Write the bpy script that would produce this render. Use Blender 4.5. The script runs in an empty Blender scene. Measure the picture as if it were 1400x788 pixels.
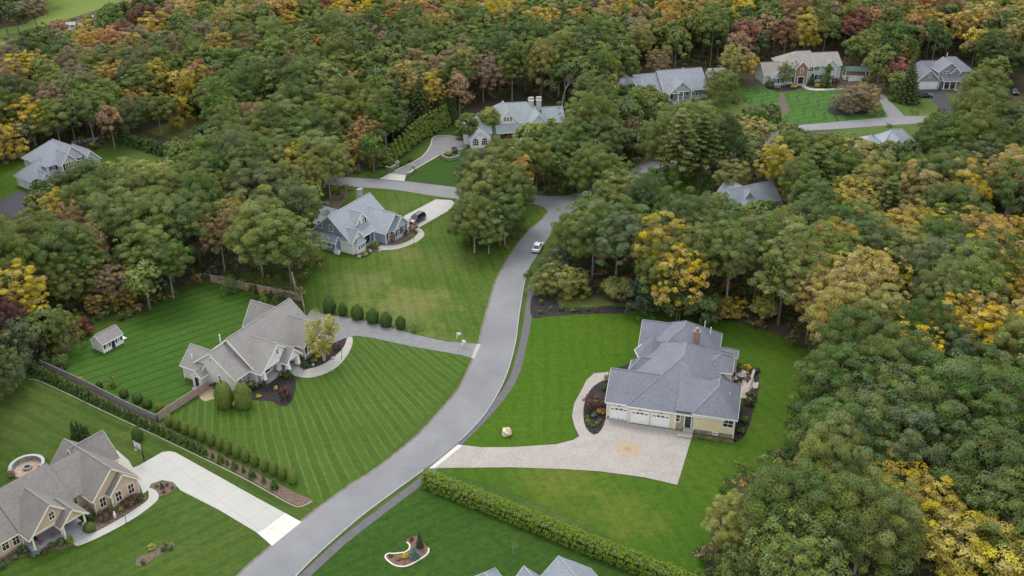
import bpy, bmesh, math, random
import numpy as np
from mathutils import Vector, Matrix
R = math.radians
rng = random.Random(7)
SC = bpy.context.scene
COL = SC.collection

# ------------------------------------------------------------------ camera
F, PITCH, CH = 1400.0, R(28), 96.0          # focal length in photo pixels, tilt below the horizon, height in metres
cp, sp = math.cos(PITCH), math.sin(PITCH)
cam = bpy.data.cameras.new('camera'); cam.sensor_fit = 'HORIZONTAL'; cam.sensor_width = 36; cam.lens = 36 * F / 1400
cam.clip_start = 1; cam.clip_end = 6000
camo = bpy.data.objects.new('camera', cam); COL.objects.link(camo)
camo.location = (0, 0, CH); camo.rotation_euler = (R(90) - PITCH, 0, 0)
SC.camera = camo

def G(px, py, z=0.0):
    """survey: the place at height z that the photo shows at (px, py)"""
    u, v = (px - 700) / F, (py - 394) / F
    t = (CH - z) / (sp + v * cp)
    return Vector((u * t, (cp - v * sp) * t, z))
def proj(p):
    x, y, z = p[0], p[1], p[2] - CH
    d = y * cp - z * sp
    return 700 + F * x / d, 394 - F * (y * sp + z * cp) / d, d

# ------------------------------------------------------------------ materials
def mat(name):
    m = bpy.data.materials.new(name); m.use_nodes = True
    nt = m.node_tree; b = nt.nodes['Principled BSDF']
    return m, nt, b
def N(nt, t, **kw):
    n = nt.nodes.new(t)
    for k, v in kw.items():
        if k in n.inputs: n.inputs[k].default_value = v
        else: setattr(n, k, v)
    return n
def L(nt, a, b): nt.links.new(a, b)
def mth(nt, op, a, b=None, c=None):
    n = nt.nodes.new('ShaderNodeMath'); n.operation = op
    for i, x in enumerate((a, b, c)):
        if x is None: continue
        if isinstance(x, (int, float)): n.inputs[i].default_value = x
        else: L(nt, x, n.inputs[i])
    return n.outputs[0]
def mix(nt, fac, a, b):
    n = nt.nodes.new('ShaderNodeMix'); n.data_type = 'RGBA'
    for s, x in ((0, fac), (6, a), (7, b)):
        if isinstance(x, (int, float)): n.inputs[s].default_value = x
        elif isinstance(x, tuple): n.inputs[s].default_value = (*x, 1) if len(x) == 3 else x
        else: L(nt, x, n.inputs[s])
    return n.outputs[2]
def noise(nt, scale, detail=3, vec=None, rough=.55, dist=0.0):
    n = N(nt, 'ShaderNodeTexNoise', Scale=scale, Detail=detail, Roughness=rough, Distortion=dist)
    if vec is not None: L(nt, vec, n.inputs['Vector'])
    return n.outputs['Fac']
def ramp(nt, fac, lo, hi):
    n = N(nt, 'ShaderNodeMapRange'); n.inputs[1].default_value = lo; n.inputs[2].default_value = hi
    L(nt, fac, n.inputs[0]); return n.outputs[0]
def objco(nt): return N(nt, 'ShaderNodeTexCoord').outputs['Object']

def plain(name, col, rough=.6, var=.12, scale=3.0, spec=.3, metal=0.0, stretch=None, bump=0):
    m, nt, b = mat(name); v = objco(nt)
    if stretch:
        mp = N(nt, 'ShaderNodeMapping'); mp.inputs['Scale'].default_value = stretch; L(nt, v, mp.inputs[0]); v = mp.outputs[0]
    f = noise(nt, scale, 4, v)
    lo = tuple(max(0, c * (1 - var)) for c in col); hi = tuple(min(1, c * (1 + var)) for c in col)
    L(nt, mix(nt, ramp(nt, f, .3, .7), lo, hi), b.inputs['Base Color'])
    b.inputs['Roughness'].default_value = rough; b.inputs['Metallic'].default_value = metal
    b.inputs['Specular IOR Level'].default_value = spec
    if bump:
        bp = N(nt, 'ShaderNodeBump'); bp.inputs['Strength'].default_value = bump; bp.inputs['Distance'].default_value = .05
        L(nt, f, bp.inputs['Height']); L(nt, bp.outputs[0], b.inputs['Normal'])
    return m

def shingle(name, col, var=.40):
    m, nt, b = mat(name); v = objco(nt)
    mp = N(nt, 'ShaderNodeMapping'); mp.inputs['Scale'].default_value = (1, 1, 2.6); L(nt, v, mp.inputs[0])
    f1 = noise(nt, 2.6, 6, mp.outputs[0], .8); f2 = noise(nt, .30, 4, v, .6); f3 = noise(nt, 9.0, 3, mp.outputs[0], .8)
    ms = N(nt, 'ShaderNodeMapping'); ms.inputs['Scale'].default_value = (3.2, 3.2, .22); L(nt, v, ms.inputs[0]); f4 = noise(nt, 1.0, 4, ms.outputs[0], .7)
    z = N(nt, 'ShaderNodeSeparateXYZ'); L(nt, v, z.inputs[0])
    row = ramp(nt, mth(nt, 'FRACT', mth(nt, 'MULTIPLY', z.outputs[2], 6.0)), 0, .35)
    f = mth(nt, 'ADD', mth(nt, 'MULTIPLY', ramp(nt, f1, .40, .60), .42), mth(nt, 'ADD', mth(nt, 'MULTIPLY', ramp(nt, f2, .3, .7), .22), mth(nt, 'ADD', mth(nt, 'MULTIPLY', row, .12), mth(nt, 'ADD', mth(nt, 'MULTIPLY', ramp(nt, f3, .42, .58), .14), mth(nt, 'MULTIPLY', ramp(nt, f4, .35, .65), .14)))))
    lo = tuple(c * (1 - var) for c in col); hi = tuple(c * (1 + var) for c in col)
    L(nt, mix(nt, f, lo, hi), b.inputs['Base Color'])
    b.inputs['Roughness'].default_value = .62; b.inputs['Specular IOR Level'].default_value = .5
    return m

def slabs(name, col, size, ang, var=.08):
    """poured concrete with saw-cut joints and stains"""
    m, nt, b = mat(name); v = objco(nt); mp = N(nt, 'ShaderNodeMapping'); mp.inputs['Rotation'].default_value = (0, 0, R(ang)); L(nt, v, mp.inputs[0])
    s = N(nt, 'ShaderNodeSeparateXYZ'); L(nt, mp.outputs[0], s.inputs[0]); js = []
    for o in (0, 1):
        fr = mth(nt, 'FRACT', mth(nt, 'DIVIDE', s.outputs[o], size)); js.append(ramp(nt, mth(nt, 'ABSOLUTE', mth(nt, 'SUBTRACT', fr, .5)), .482, .492))
    j = mth(nt, 'MAXIMUM', js[0], js[1])
    f1 = noise(nt, .25, 5, v, .65); f2 = noise(nt, 2.5, 5, v, .8)
    c = mix(nt, mth(nt, 'ADD', mth(nt, 'MULTIPLY', ramp(nt, f1, .3, .7), .6), mth(nt, 'MULTIPLY', ramp(nt, f2, .3, .7), .4)), tuple(x * (1 - var) for x in col), tuple(x * (1 + var) for x in col))
    L(nt, mix(nt, mth(nt, 'MULTIPLY', j, .4), c, tuple(x * .55 for x in col)), b.inputs['Base Color']); b.inputs['Roughness'].default_value = .85
    return m

def siding(name, col, pitch=.18, contrast=.16):
    m, nt, b = mat(name); v = objco(nt)
    z = N(nt, 'ShaderNodeSeparateXYZ'); L(nt, v, z.inputs[0])
    fr = mth(nt, 'FRACT', mth(nt, 'DIVIDE', z.outputs[2], pitch))
    f = noise(nt, 1.2, 3, v)
    ln = ramp(nt, fr, .0, .25)
    c0 = mix(nt, ramp(nt, f, .3, .7), tuple(c * .93 for c in col), tuple(min(1, c * 1.05) for c in col))
    L(nt, mix(nt, ln, tuple(c * (1 - contrast * 2) for c in col), c0), b.inputs['Base Color'])
    bp = N(nt, 'ShaderNodeBump'); bp.inputs['Strength'].default_value = .4; bp.inputs['Distance'].default_value = .02
    L(nt, fr, bp.inputs['Height']); L(nt, bp.outputs[0], b.inputs['Normal'])
    b.inputs['Roughness'].default_value = .6
    return m

def brick(name, c1, c2, cm, scale=5.0):
    m, nt, b = mat(name); v = objco(nt)
    n = N(nt, 'ShaderNodeTexBrick', Scale=scale); L(nt, v, n.inputs['Vector'])
    n.inputs['Color1'].default_value = (*c1, 1); n.inputs['Color2'].default_value = (*c2, 1); n.inputs['Mortar'].default_value = (*cm, 1)
    L(nt, n.outputs[0], b.inputs['Base Color']); b.inputs['Roughness'].default_value = .85
    return m

def lawn_mat(name, base, dry, ang=None, width=1.8, amp=.25, line=0.0, patch=.35, dryness=.35, wig=0.0, dry_at=None, fan=None):
    """mown turf: blade-scale noise, worn patches, and the stripes the mower leaves in the grass"""
    m, nt, b = mat(name); v = objco(nt)
    f1 = noise(nt, .07, 4, v, .6); f2 = noise(nt, .9, 4, v, .7); f3 = noise(nt, 4.2, 5, v, .85)
    c = mix(nt, mth(nt, 'MULTIPLY', ramp(nt, f1, .42, .75), dryness), base, dry)
    if dry_at:
        for (x, y, r, s) in dry_at:
            d = N(nt, 'ShaderNodeVectorMath', operation='DISTANCE'); L(nt, v, d.inputs[0]); d.inputs[1].default_value = (x, y, 0)
            dd = mth(nt, 'ADD', d.outputs['Value'], mth(nt, 'MULTIPLY', mth(nt, 'SUBTRACT', noise(nt, .25, 5, v, .7), .5), r * 2.2))
            mk = N(nt, 'ShaderNodeMapRange', interpolation_type='SMOOTHSTEP'); mk.inputs[1].default_value = r; mk.inputs[2].default_value = r * .2; L(nt, dd, mk.inputs[0])
            c = mix(nt, mth(nt, 'MULTIPLY', mk.outputs[0], s), c, dry)
    val = mth(nt, 'ADD', mth(nt, 'MULTIPLY', ramp(nt, f2, .32, .68), patch), mth(nt, 'MULTIPLY', ramp(nt, f3, .34, .66), .55))
    val = mth(nt, 'ADD', val, 1 - patch / 2 - .275)
    if ang is not None:
        s = N(nt, 'ShaderNodeSeparateXYZ'); L(nt, v, s.inputs[0])
        a = R(ang)
        d = mth(nt, 'ADD', mth(nt, 'MULTIPLY', s.outputs[0], -math.sin(a)), mth(nt, 'MULTIPLY', s.outputs[1], math.cos(a)))
        along = mth(nt, 'ADD', mth(nt, 'MULTIPLY', s.outputs[0], math.cos(a)), mth(nt, 'MULTIPLY', s.outputs[1], math.sin(a)))
        if fan:
            d = mth(nt, 'MULTIPLY', mth(nt, 'ARCTAN2', mth(nt, 'SUBTRACT', s.outputs[0], fan[0]), mth(nt, 'SUBTRACT', fan[1], s.outputs[1])), fan[2])
        wob = mth(nt, 'MULTIPLY', mth(nt, 'SUBTRACT', noise(nt, .12, 2, v), .5), width * .9 if not fan else .5)
        d = mth(nt, 'ADD', d, wob)
        if wig: d = mth(nt, 'ADD', d, mth(nt, 'MULTIPLY', mth(nt, 'SINE', mth(nt, 'MULTIPLY', along, .62)), wig))
        ph = mth(nt, 'MULTIPLY', d, math.pi / width)
        sq = mth(nt, 'SINE', ph)
        sq = mth(nt, 'MULTIPLY', ramp(nt, sq, -.35, .35), 1)
        fade = ramp(nt, noise(nt, .11, 3, v), .3, .6)
        val = mth(nt, 'ADD', val, mth(nt, 'MULTIPLY', mth(nt, 'MULTIPLY', mth(nt, 'SUBTRACT', sq, .5), amp), mth(nt, 'ADD', .45, mth(nt, 'MULTIPLY', fade, .55))))
        if line:
            lp = mth(nt, 'POWER', mth(nt, 'ABSOLUTE', mth(nt, 'COSINE', ph)), 14)
            lp2 = mth(nt, 'MULTIPLY', lp, mth(nt, 'ADD', .3, mth(nt, 'MULTIPLY', fade, .7)))
            c = mix(nt, mth(nt, 'MULTIPLY', lp2, line), c, tuple(min(1, x * 1.2 + .035) for x in dry))
    vm = N(nt, 'ShaderNodeVectorMath', operation='SCALE'); L(nt, c, vm.inputs[0]); L(nt, val, vm.inputs['Scale'])
    L(nt, vm.outputs[0], b.inputs['Base Color']); b.inputs['Roughness'].default_value = .9; b.inputs['Specular IOR Level'].default_value = .15
    return m

def leaf_mat(name, warm=.5, attr=None, vary=1.0):
    """foliage: the plant's own colour (object colour) varied per leaf clump and per leaf, a little light passing through"""
    m, nt, b = mat(name); nt.nodes.remove(b)
    out = nt.nodes['Material Output']
    oi = N(nt, 'ShaderNodeObjectInfo'); at = N(nt, 'ShaderNodeAttribute', attribute_name='tint'); geo = N(nt, 'ShaderNodeNewGeometry')
    hsv = N(nt, 'ShaderNodeHueSaturation'); sep = N(nt, 'ShaderNodeSeparateColor'); L(nt, at.outputs['Color'], sep.inputs[0])
    own = N(nt, 'ShaderNodeAttribute', attribute_name=attr).outputs['Color'] if attr else oi.outputs['Color']
    L(nt, mix(nt, mth(nt, 'MULTIPLY', ramp(nt, sep.outputs[0], .45, .95), .5 * vary), own, (.15, .172, .058)), hsv.inputs['Color'])
    L(nt, mth(nt, 'ADD', .5, mth(nt, 'MULTIPLY', mth(nt, 'SUBTRACT', sep.outputs[0], .5), -.085 * warm)), hsv.inputs['Hue'])
    L(nt, mth(nt, 'ADD', .85, mth(nt, 'MULTIPLY', sep.outputs[1], .3)), hsv.inputs['Saturation'])
    val = mth(nt, 'ADD', mth(nt, 'ADD', 1.06 - .48 * vary, mth(nt, 'MULTIPLY', sep.outputs[2], .48 * vary)), mth(nt, 'MULTIPLY', geo.outputs['Random Per Island'], .34 * vary))
    L(nt, val, hsv.inputs['Value'])
    d = N(nt, 'ShaderNodeBsdfDiffuse'); t = N(nt, 'ShaderNodeBsdfTranslucent'); L(nt, hsv.outputs[0], d.inputs[0]); tc = N(nt, 'ShaderNodeVectorMath', operation='SCALE'); tc.inputs['Scale'].default_value = .34; L(nt, hsv.outputs[0], tc.inputs[0]); L(nt, tc.outputs[0], t.inputs[0])
    g = N(nt, 'ShaderNodeBsdfGlossy', Roughness=.55); g.inputs[0].default_value = (.8, .85, .9, 1)
    mx = N(nt, 'ShaderNodeAddShader'); L(nt, d.outputs[0], mx.inputs[0]); L(nt, t.outputs[0], mx.inputs[1])
    m2 = N(nt, 'ShaderNodeMixShader', Fac=.012); L(nt, mx.outputs[0], m2.inputs[1]); L(nt, g.outputs[0], m2.inputs[2])
    L(nt, m2.outputs[0], out.inputs[0])
    return m

def wood_mat(name):
    m, nt, b = mat(name); v = objco(nt); oi = N(nt, 'ShaderNodeObjectInfo')
    mp = N(nt, 'ShaderNodeMapping'); mp.inputs['Scale'].default_value = (6, 6, .8); L(nt, v, mp.inputs[0])
    f = noise(nt, 2, 4, mp.outputs[0], .7)
    vm = N(nt, 'ShaderNodeVectorMath', operation='SCALE'); L(nt, oi.outputs['Color'], vm.inputs[0]); L(nt, mth(nt, 'ADD', .55, mth(nt, 'MULTIPLY', f, .9)), vm.inputs['Scale'])
    L(nt, vm.outputs[0], b.inputs['Base Color']); b.inputs['Roughness'].default_value = .95; b.inputs['Specular IOR Level'].default_value = .1
    return m

M = {}
M['leaf'] = leaf_mat('foliage'); M['trimleaf'] = leaf_mat('clipped foliage', .3, vary=.4); M['massleaf'] = leaf_mat('mixed foliage', attr='hue'); M['bark'] = wood_mat('bark')
M['white'] = plain('white trim paint', (.88, .875, .855), .45, .04)
M['cream'] = plain('cream trim paint', (.80, .73, .60), .5, .04)
M['glass'] = plain('dark window glass', (.03, .036, .045), .12, .3, .6, spec=.6)
M['black'] = plain('black paint', (.02, .02, .022), .5, .2)
M['shut'] = plain('dark shutters', (.022, .024, .032), .5, .2)
M['purple'] = plain('plum door paint', (.05, .018, .045), .5, .15)
M['metal'] = plain('grey metal', (.32, .33, .34), .4, .1, metal=.6)
M['tyre'] = plain('rubber', (.018, .018, .018), .8, .2)
M['concrete'] = slabs('pale concrete', (.42, .41, .38), 3.4, -48)
M['concrete2'] = plain('pale walk concrete', (.38, .365, .33), .85, .1, .8)
M['porch'] = plain('porch boards', (.36, .37, .39), .6, .06)
M['stone'] = plain('field stone', (.27, .23, .19), .9, .5, 2.2, bump=.6)
M['greystone'] = plain('grey wall stone', (.30, .30, .29), .9, .35, 2.5, bump=.5)
M['mulch'] = plain('dark mulch', (.032, .026, .026), .95, .6, 3)
M['brownmulch'] = plain('brown mulch', (.14, .10, .075), .95, .4, 3)
M['redmulch'] = plain('red brown mulch', (.17, .095, .075), .95, .45, 3)
M['fence'] = plain('tan fence boards', (.36, .27, .235), .8, .12, 2, stretch=(5, 5, .3))
M['fenceshade'] = plain('shaded fence boards', (.27, .26, .255), .85, .15, 2, stretch=(5, 5, .3))  # tan fence boards with their shaded side put into the colour
M['chimney'] = brick('chimney brick', (.24, .16, .12), (.30, .21, .16), (.34, .3, .26), 4)
# ------------------------------------------------------------------ mesh helpers
def tag(o, label=None, cat=None, group=None, kind=None):
    for k, v in (('label', label), ('category', cat), ('group', group), ('kind', kind)):
        if v: o[k] = v
    return o
def mesh_obj(name, me, parent=None, color=None):
    o = bpy.data.objects.new(name, me); COL.objects.link(o)
    if parent is not None: o.parent = parent
    if color is not None: o.color = (*color, 1)
    return o
def thing(name, label, cat, loc=(0, 0, 0), rz=0.0, group=None):
    o = bpy.data.objects.new(name, None); o.empty_display_size = .3; COL.objects.link(o)
    o.location = loc; o.rotation_euler = (0, 0, rz)
    return tag(o, label, cat, group)

class MB:
    def __init__(s): s.v = []; s.f = []
    def poly(s, *fs):            # each f: list of points
        for pts in fs:
            b = len(s.v); s.v += [tuple(p) for p in pts]; s.f.append(tuple(range(b, b + len(pts))))
        return s
    def box(s, x0, x1, y0, y1, z0, z1, T=None):
        P = [(x0, y0, z0), (x1, y0, z0), (x1, y1, z0), (x0, y1, z0), (x0, y0, z1), (x1, y0, z1), (x1, y1, z1), (x0, y1, z1)]
        if T is not None: P = [tuple(T @ Vector(p)) for p in P]
        b = len(s.v); s.v += P
        s.f += [tuple(b + i for i in q) for q in ((0, 3, 2, 1), (4, 5, 6, 7), (0, 1, 5, 4), (1, 2, 6, 5), (2, 3, 7, 6), (3, 0, 4, 7))]
        return s
    def bar(s, p, q, w, h, up=(0, 0, 1), lift=0.0):
        p, q = Vector(p), Vector(q); d = (q - p).normalized(); upv = Vector(up)
        sd = d.cross(upv)
        if sd.length < 1e-4: sd = Vector((1, 0, 0))
        sd.normalize(); u = sd.cross(d)
        A = [sd * (-w / 2) + u * (-h / 2 + lift), sd * (w / 2) + u * (-h / 2 + lift), sd * (w / 2) + u * (h / 2 + lift), sd * (-w / 2) + u * (h / 2 + lift)]
        b = len(s.v); s.v += [tuple(p + a) for a in A] + [tuple(q + a) for a in A]
        s.f += [tuple(b + i for i in f) for f in ((0, 1, 2, 3), (7, 6, 5, 4), (0, 4, 5, 1), (1, 5, 6, 2), (2, 6, 7, 3), (3, 7, 4, 0))]
        return s
    def tube(s, pts, radii, n=6, cap=True):
        rings = []
        for i, p in enumerate(pts):
            p = Vector(p); a = Vector(pts[max(i - 1, 0)]); c = Vector(pts[min(i + 1, len(pts) - 1)])
            d = (c - a).normalized(); x = d.cross(Vector((0.3, .2, 1))) if abs(d.z) < .95 else d.cross(Vector((1, 0, 0)))
            x.normalize(); y = d.cross(x); b = len(s.v)
            for k in range(n):
                t = 2 * math.pi * k / n; s.v.append(tuple(p + (x * math.cos(t) + y * math.sin(t)) * radii[i]))
            rings.append(b)
        for a, b in zip(rings, rings[1:]):
            for k in range(n): s.f.append((a + k, a + (k + 1) % n, b + (k + 1) % n, b + k))
        if cap: s.f.append(tuple(rings[-1] + k for k in range(n))); s.f.append(tuple(rings[0] + k for k in reversed(range(n))))
        return s
    def lathe(s, prof, c=(0, 0, 0), n=12, sx=1, sy=1):
        rings = []
        for r, z in prof:
            b = len(s.v)
            for k in range(n):
                t = 2 * math.pi * k / n; s.v.append((c[0] + sx * r * math.cos(t), c[1] + sy * r * math.sin(t), c[2] + z))
            rings.append(b)
        for a, b in zip(rings, rings[1:]):
            for k in range(n): s.f.append((a + k, a + (k + 1) % n, b + (k + 1) % n, b + k))
        s.f.append(tuple(rings[-1] + k for k in range(n))); s.f.append(tuple(rings[0] + k for k in reversed(range(n))))
        return s
    def mesh(s, name, m):
        me = bpy.data.meshes.new(name); me.from_pydata(s.v, [], s.f); me.materials.append(m); me.update(); return me
    def build(s, name, m, parent=None, color=None, smooth=False):
        if not s.f: return None
        me = s.mesh(name, m)
        if smooth:
            for p in me.polygons: p.use_smooth = True
        return mesh_obj(name, me, parent, color)

def catmull(pts, closed=False, n=6):
    P = [Vector((p[0], p[1])) for p in pts]; out = []; m = len(P)
    rngi = range(m) if closed else range(m - 1)
    for i in rngi:
        if closed: a, b, c, d = P[(i - 1) % m], P[i], P[(i + 1) % m], P[(i + 2) % m]
        else: a, b, c, d = P[max(i - 1, 0)], P[i], P[i + 1], P[min(i + 2, m - 1)]
        for k in range(n):
            t = k / n
            out.append(.5 * ((2 * b) + (c - a) * t + (2 * a - 5 * b + 4 * c - d) * t * t + (3 * b - a - 3 * c + d) * t ** 3))
    if not closed: out.append(P[-1])
    return [(p.x, p.y) for p in out]
def gpts(px): return [tuple(G(*p)[:2]) for p in px]
def sheet(name, outline, z, m, kind='structure', label=None, cat=None, edge=0.0):
    """flat ground sheet from a ground outline; with a thickness skirt when edge > 0"""
    bm = bmesh.new(); vs = [bm.verts.new((x, y, z)) for x, y in outline]
    f = bm.faces.new(vs)
    if f.normal.z < 0: f.normal_flip()
    bm.normal_update()
    if edge:
        r = bmesh.ops.extrude_face_region(bm, geom=[f])
        bmesh.ops.translate(bm, verts=[e for e in r['geom'] if isinstance(e, bmesh.types.BMVert)], vec=(0, 0, 0))
        for v in vs: v.co.z -= edge
    bmesh.ops.triangulate(bm, faces=bm.faces[:])
    me = bpy.data.meshes.new(name); bm.to_mesh(me); bm.free(); me.materials.append(m)
    o = mesh_obj(name, me)
    tag(o, label, cat, None, kind)
    return o
def strip(name, left, right, z, m, kind='structure'):
    """ribbon between two ground polylines resampled to the same count"""
    def res(p, n=90):
        d = [0]
        for a, b in zip(p, p[1:]): d.append(d[-1] + math.dist(a, b))
        out = []; j = 0
        for i in range(n):
            t = d[-1] * i / (n - 1)
            while j < len(p) - 2 and d[j + 1] < t: j += 1
            q = (t - d[j]) / max(d[j + 1] - d[j], 1e-6)
            out.append((p[j][0] + (p[j + 1][0] - p[j][0]) * q, p[j][1] + (p[j + 1][1] - p[j][1]) * q))
        return out
    a, b = res(left), res(right); mb = MB()
    mb.v = [(x, y, z) for x, y in a] + [(x, y, z) for x, y in b]; n = len(a)
    mb.f = [(i, n + i, n + i + 1, i + 1) for i in range(n - 1)]
    return tag(mb.build(name, m), None, None, None, kind)

def inside(p, poly):
    x, y = p; c = False; j = len(poly) - 1
    for i in range(len(poly)):
        xi, yi = poly[i]; xj, yj = poly[j]
        if (yi > y) != (yj > y) and x < (xj - xi) * (y - yi) / (yj - yi) + xi: c = not c
        j = i
    return c
# ------------------------------------------------------------------ world and light: bright overcast
SUN_EL, SUN_AZ = 58.0, -22.0        # high, from beyond the houses and a little to the west
w = bpy.data.worlds.new('World'); SC.world = w; w.use_nodes = True
nt = w.node_tree; bg = nt.nodes['Background']
sky = nt.nodes.new('ShaderNodeTexSky'); sky.sky_type = 'NISHITA'; sky.sun_disc = False
sky.sun_elevation = R(SUN_EL); sky.sun_rotation = R(SUN_AZ); sky.air_density = 1.6; sky.dust_density = 5.0; sky.ozone_density = 1.2; sky.altitude = 50
hs = nt.nodes.new('ShaderNodeHueSaturation'); hs.inputs['Saturation'].default_value = .38
ov = nt.nodes.new('ShaderNodeMix'); ov.data_type = 'RGBA'; ov.inputs[0].default_value = .74; ov.inputs[7].default_value = (7.2, 7.45, 7.8, 1)   # the even grey of the cloud layer
nt.links.new(sky.outputs[0], hs.inputs['Color']); nt.links.new(hs.outputs[0], ov.inputs[6]); nt.links.new(ov.outputs[2], bg.inputs[0]); bg.inputs[1].default_value = .15
sun = bpy.data.lights.new('sun', 'SUN'); sun.energy = 1.0; sun.angle = R(20); sun.color = (1, .965, .91)
so = bpy.data.objects.new('sun', sun); COL.objects.link(so)
dirv = Vector((math.sin(R(SUN_AZ)) * math.cos(R(SUN_EL)), math.cos(R(SUN_AZ)) * math.cos(R(SUN_EL)), math.sin(R(SUN_EL))))
so.rotation_euler = dirv.to_track_quat('Z', 'Y').to_euler(); so.location = (0, 200, 300)
vs = SC.view_settings; vs.view_transform = 'Standard'; vs.look = 'None'; vs.gamma = 1; vs.exposure = 0.42; vs.use_curve_mapping = False
SC.cycles.max_bounces = 6; SC.cycles.diffuse_bounces = 1; SC.cycles.transmission_bounces = 3; SC.cycles.transparent_max_bounces = 4
SC.cycles.use_denoising = True

# ------------------------------------------------------------------ ground
m, nt, b = mat('forest floor'); v = objco(nt)
f = noise(nt, .08, 5, v); f2 = noise(nt, 1.5, 5, v, .8)
c = mix(nt, ramp(nt, f, .35, .65), (.055, .042, .026), (.034, .04, .016))
L(nt, mix(nt, ramp(nt, f2, .35, .7), c, (.10, .07, .042)), b.inputs['Base Color']); b.inputs['Roughness'].default_value = .95
me = bpy.data.meshes.new('ground'); S_ = 3000
me.from_pydata([(-S_, -500, 0), (S_, -500, 0), (S_, 5000, 0), (-S_, 5000, 0)], [], [(0, 1, 2, 3)]); me.materials.append(m)
tag(mesh_obj('ground', me), kind='structure')

GR, DRY = (.042, .094, .012), (.118, .135, .036)
GC = (.046, .092, .013)
lm = {
 'base': lawn_mat('turf', (.050, .090, .013), DRY, None, dryness=.4),
 'A': lawn_mat('turf with stripes beside the tan house', (.043, .086, .009), DRY, 40, 1.3, .15, .10, dryness=.3),
 'Aback': lawn_mat('turf behind the tan house', (.044, .082, .010), DRY, -32, 1.5, .16, .12, dryness=.5),
 'Bf': lawn_mat('turf with a fan of stripes', (.050, .100, .011), DRY, 0, 1.22, .15, .34, dryness=.2, fan=(-71.5, 229, 95), patch=.25),
 'Bb': lawn_mat('turf with broad stripes', (.038, .091, .009), (.075, .15, .026), 38, 1.15, .24, .24, dryness=.2, patch=.25),
 'C': lawn_mat('worn turf', (.050, .100, .009), (.17, .165, .055), -78, 1.3, .12, .10, dryness=.35, dry_at=[(-20, 173, 12, .55), (-30, 182, 9, .4), (-12, 158, 9, .35), (-24, 196, 7, .35)]),
 'D': lawn_mat('bright turf', (.046, .106, .004), (.105, .135, .018), 88, 1.25, .07, .04, dryness=.25),
 'Dr': lawn_mat('turf around the yellow house', (.046, .102, .006), (.115, .135, .02), -68, 1.3, .09, .05, dryness=.3, dry_at=[(7, 121, 9, .55), (16, 112, 8, .5)]),
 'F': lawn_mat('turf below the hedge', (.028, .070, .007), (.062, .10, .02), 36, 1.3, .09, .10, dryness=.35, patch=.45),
 'G': lawn_mat('turf with wavy stripes', (.042, .105, .016), (.12, .19, .06), 50, 1.7, .30, .25, dryness=.1, wig=1.3),
 'far': lawn_mat('meadow', (.145, .205, .042), (.19, .22, .065), None, dryness=.4),
 'light': lawn_mat('roadside turf', (.066, .112, .02), (.15, .15, .05), 10, 1.4, .12, .1, dryness=.5),
}
tan_grass = lawn_mat('dry verge grass', (.10, .115, .03), (.23, .19, .09), None, dryness=.9)

sheet('lawn', gpts([(-200, 560), (-60, 530), (20, 505), (48, 500), (78, 488), (105, 470), (112, 445), (150, 428), (190, 425), (235, 402), (285, 380), (340, 372), (420, 360), (425, 300), (440, 262), (475, 246), (560, 258), (620, 268), (680, 276), (740, 280), (790, 290), (800, 330), (790, 380), (800, 415), (905, 418), (1000, 440), (1065, 458), (1120, 490), (1110, 560), (1085, 620), (1010, 660), (975, 720), (960, 800), (960, 860), (-200, 860)]), .010, lm['base'])
sheet('lawn', gpts([(-200, 640), (60, 640), (165, 640), (240, 665), (330, 720), (350, 745), (322, 792), (280, 860), (-200, 860)]), .020, lm['A'])
sheet('lawn', gpts([(-200, 545), (0, 525), (46, 522), (225, 604), (330, 655), (395, 690), (440, 694), (425, 712), (395, 720), (240, 640), (165, 646), (60, 646), (-200, 646)]), .024, lm['Aback'])
sheet('lawn', gpts([(232, 574), (345, 632), (405, 660), (436, 690), (480, 662), (530, 624), (575, 580), (610, 540), (638, 500), (647, 489), (560, 473), (500, 460), (470, 470), (440, 500), (400, 525), (330, 550), (285, 540), (240, 562)]), .028, lm['Bf'])
sheet('lawn', gpts([(62, 499), (98, 478), (130, 452), (180, 440), (232, 408), (287, 388), (414, 412), (425, 440), (345, 480), (285, 532), (216, 575)]), .028, lm['Bb'])
sheet('lawn', gpts(catmull([(416, 410), (424, 380), (432, 360), (428, 340), (440, 340), (500, 350), (570, 320), (620, 290), (660, 300), (715, 282), (745, 280), (750, 292), (720, 318), (700, 345), (680, 382), (660, 446), (656, 471), (600, 464), (540, 451), (480, 436), (440, 430)], True, 4)), .028, lm['C'])
sheet('lawn', gpts([(436, 300), (440, 275), (455, 272), (500, 262), (560, 263), (612, 272), (596, 274), (552, 296), (540, 300), (480, 300)]), .028, lm['C'])
sheet('lawn', gpts([(631, 611), (674, 566), (707, 520), (720, 473), (727, 434), (800, 428), (870, 425), (905, 430), (900, 500), (830, 520), (795, 540), (783, 575), (788, 600), (750, 609), (700, 612)]), .028, lm['D'])
sheet('lawn', gpts([(905, 424), (1000, 440), (1065, 458), (1120, 490), (1110, 560), (1085, 620), (1010, 660), (975, 720), (960, 800), (940, 795), (810, 722), (690, 668), (590, 640), (775, 640), (930, 664), (946, 598), (1000, 600), (1000, 480)]), .024, lm['Dr'])
sheet('lawn', gpts([(578, 666), (700, 712), (810, 758), (935, 805), (935, 870), (380, 870), (425, 788), (520, 702)]), .028, lm['F'])
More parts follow.
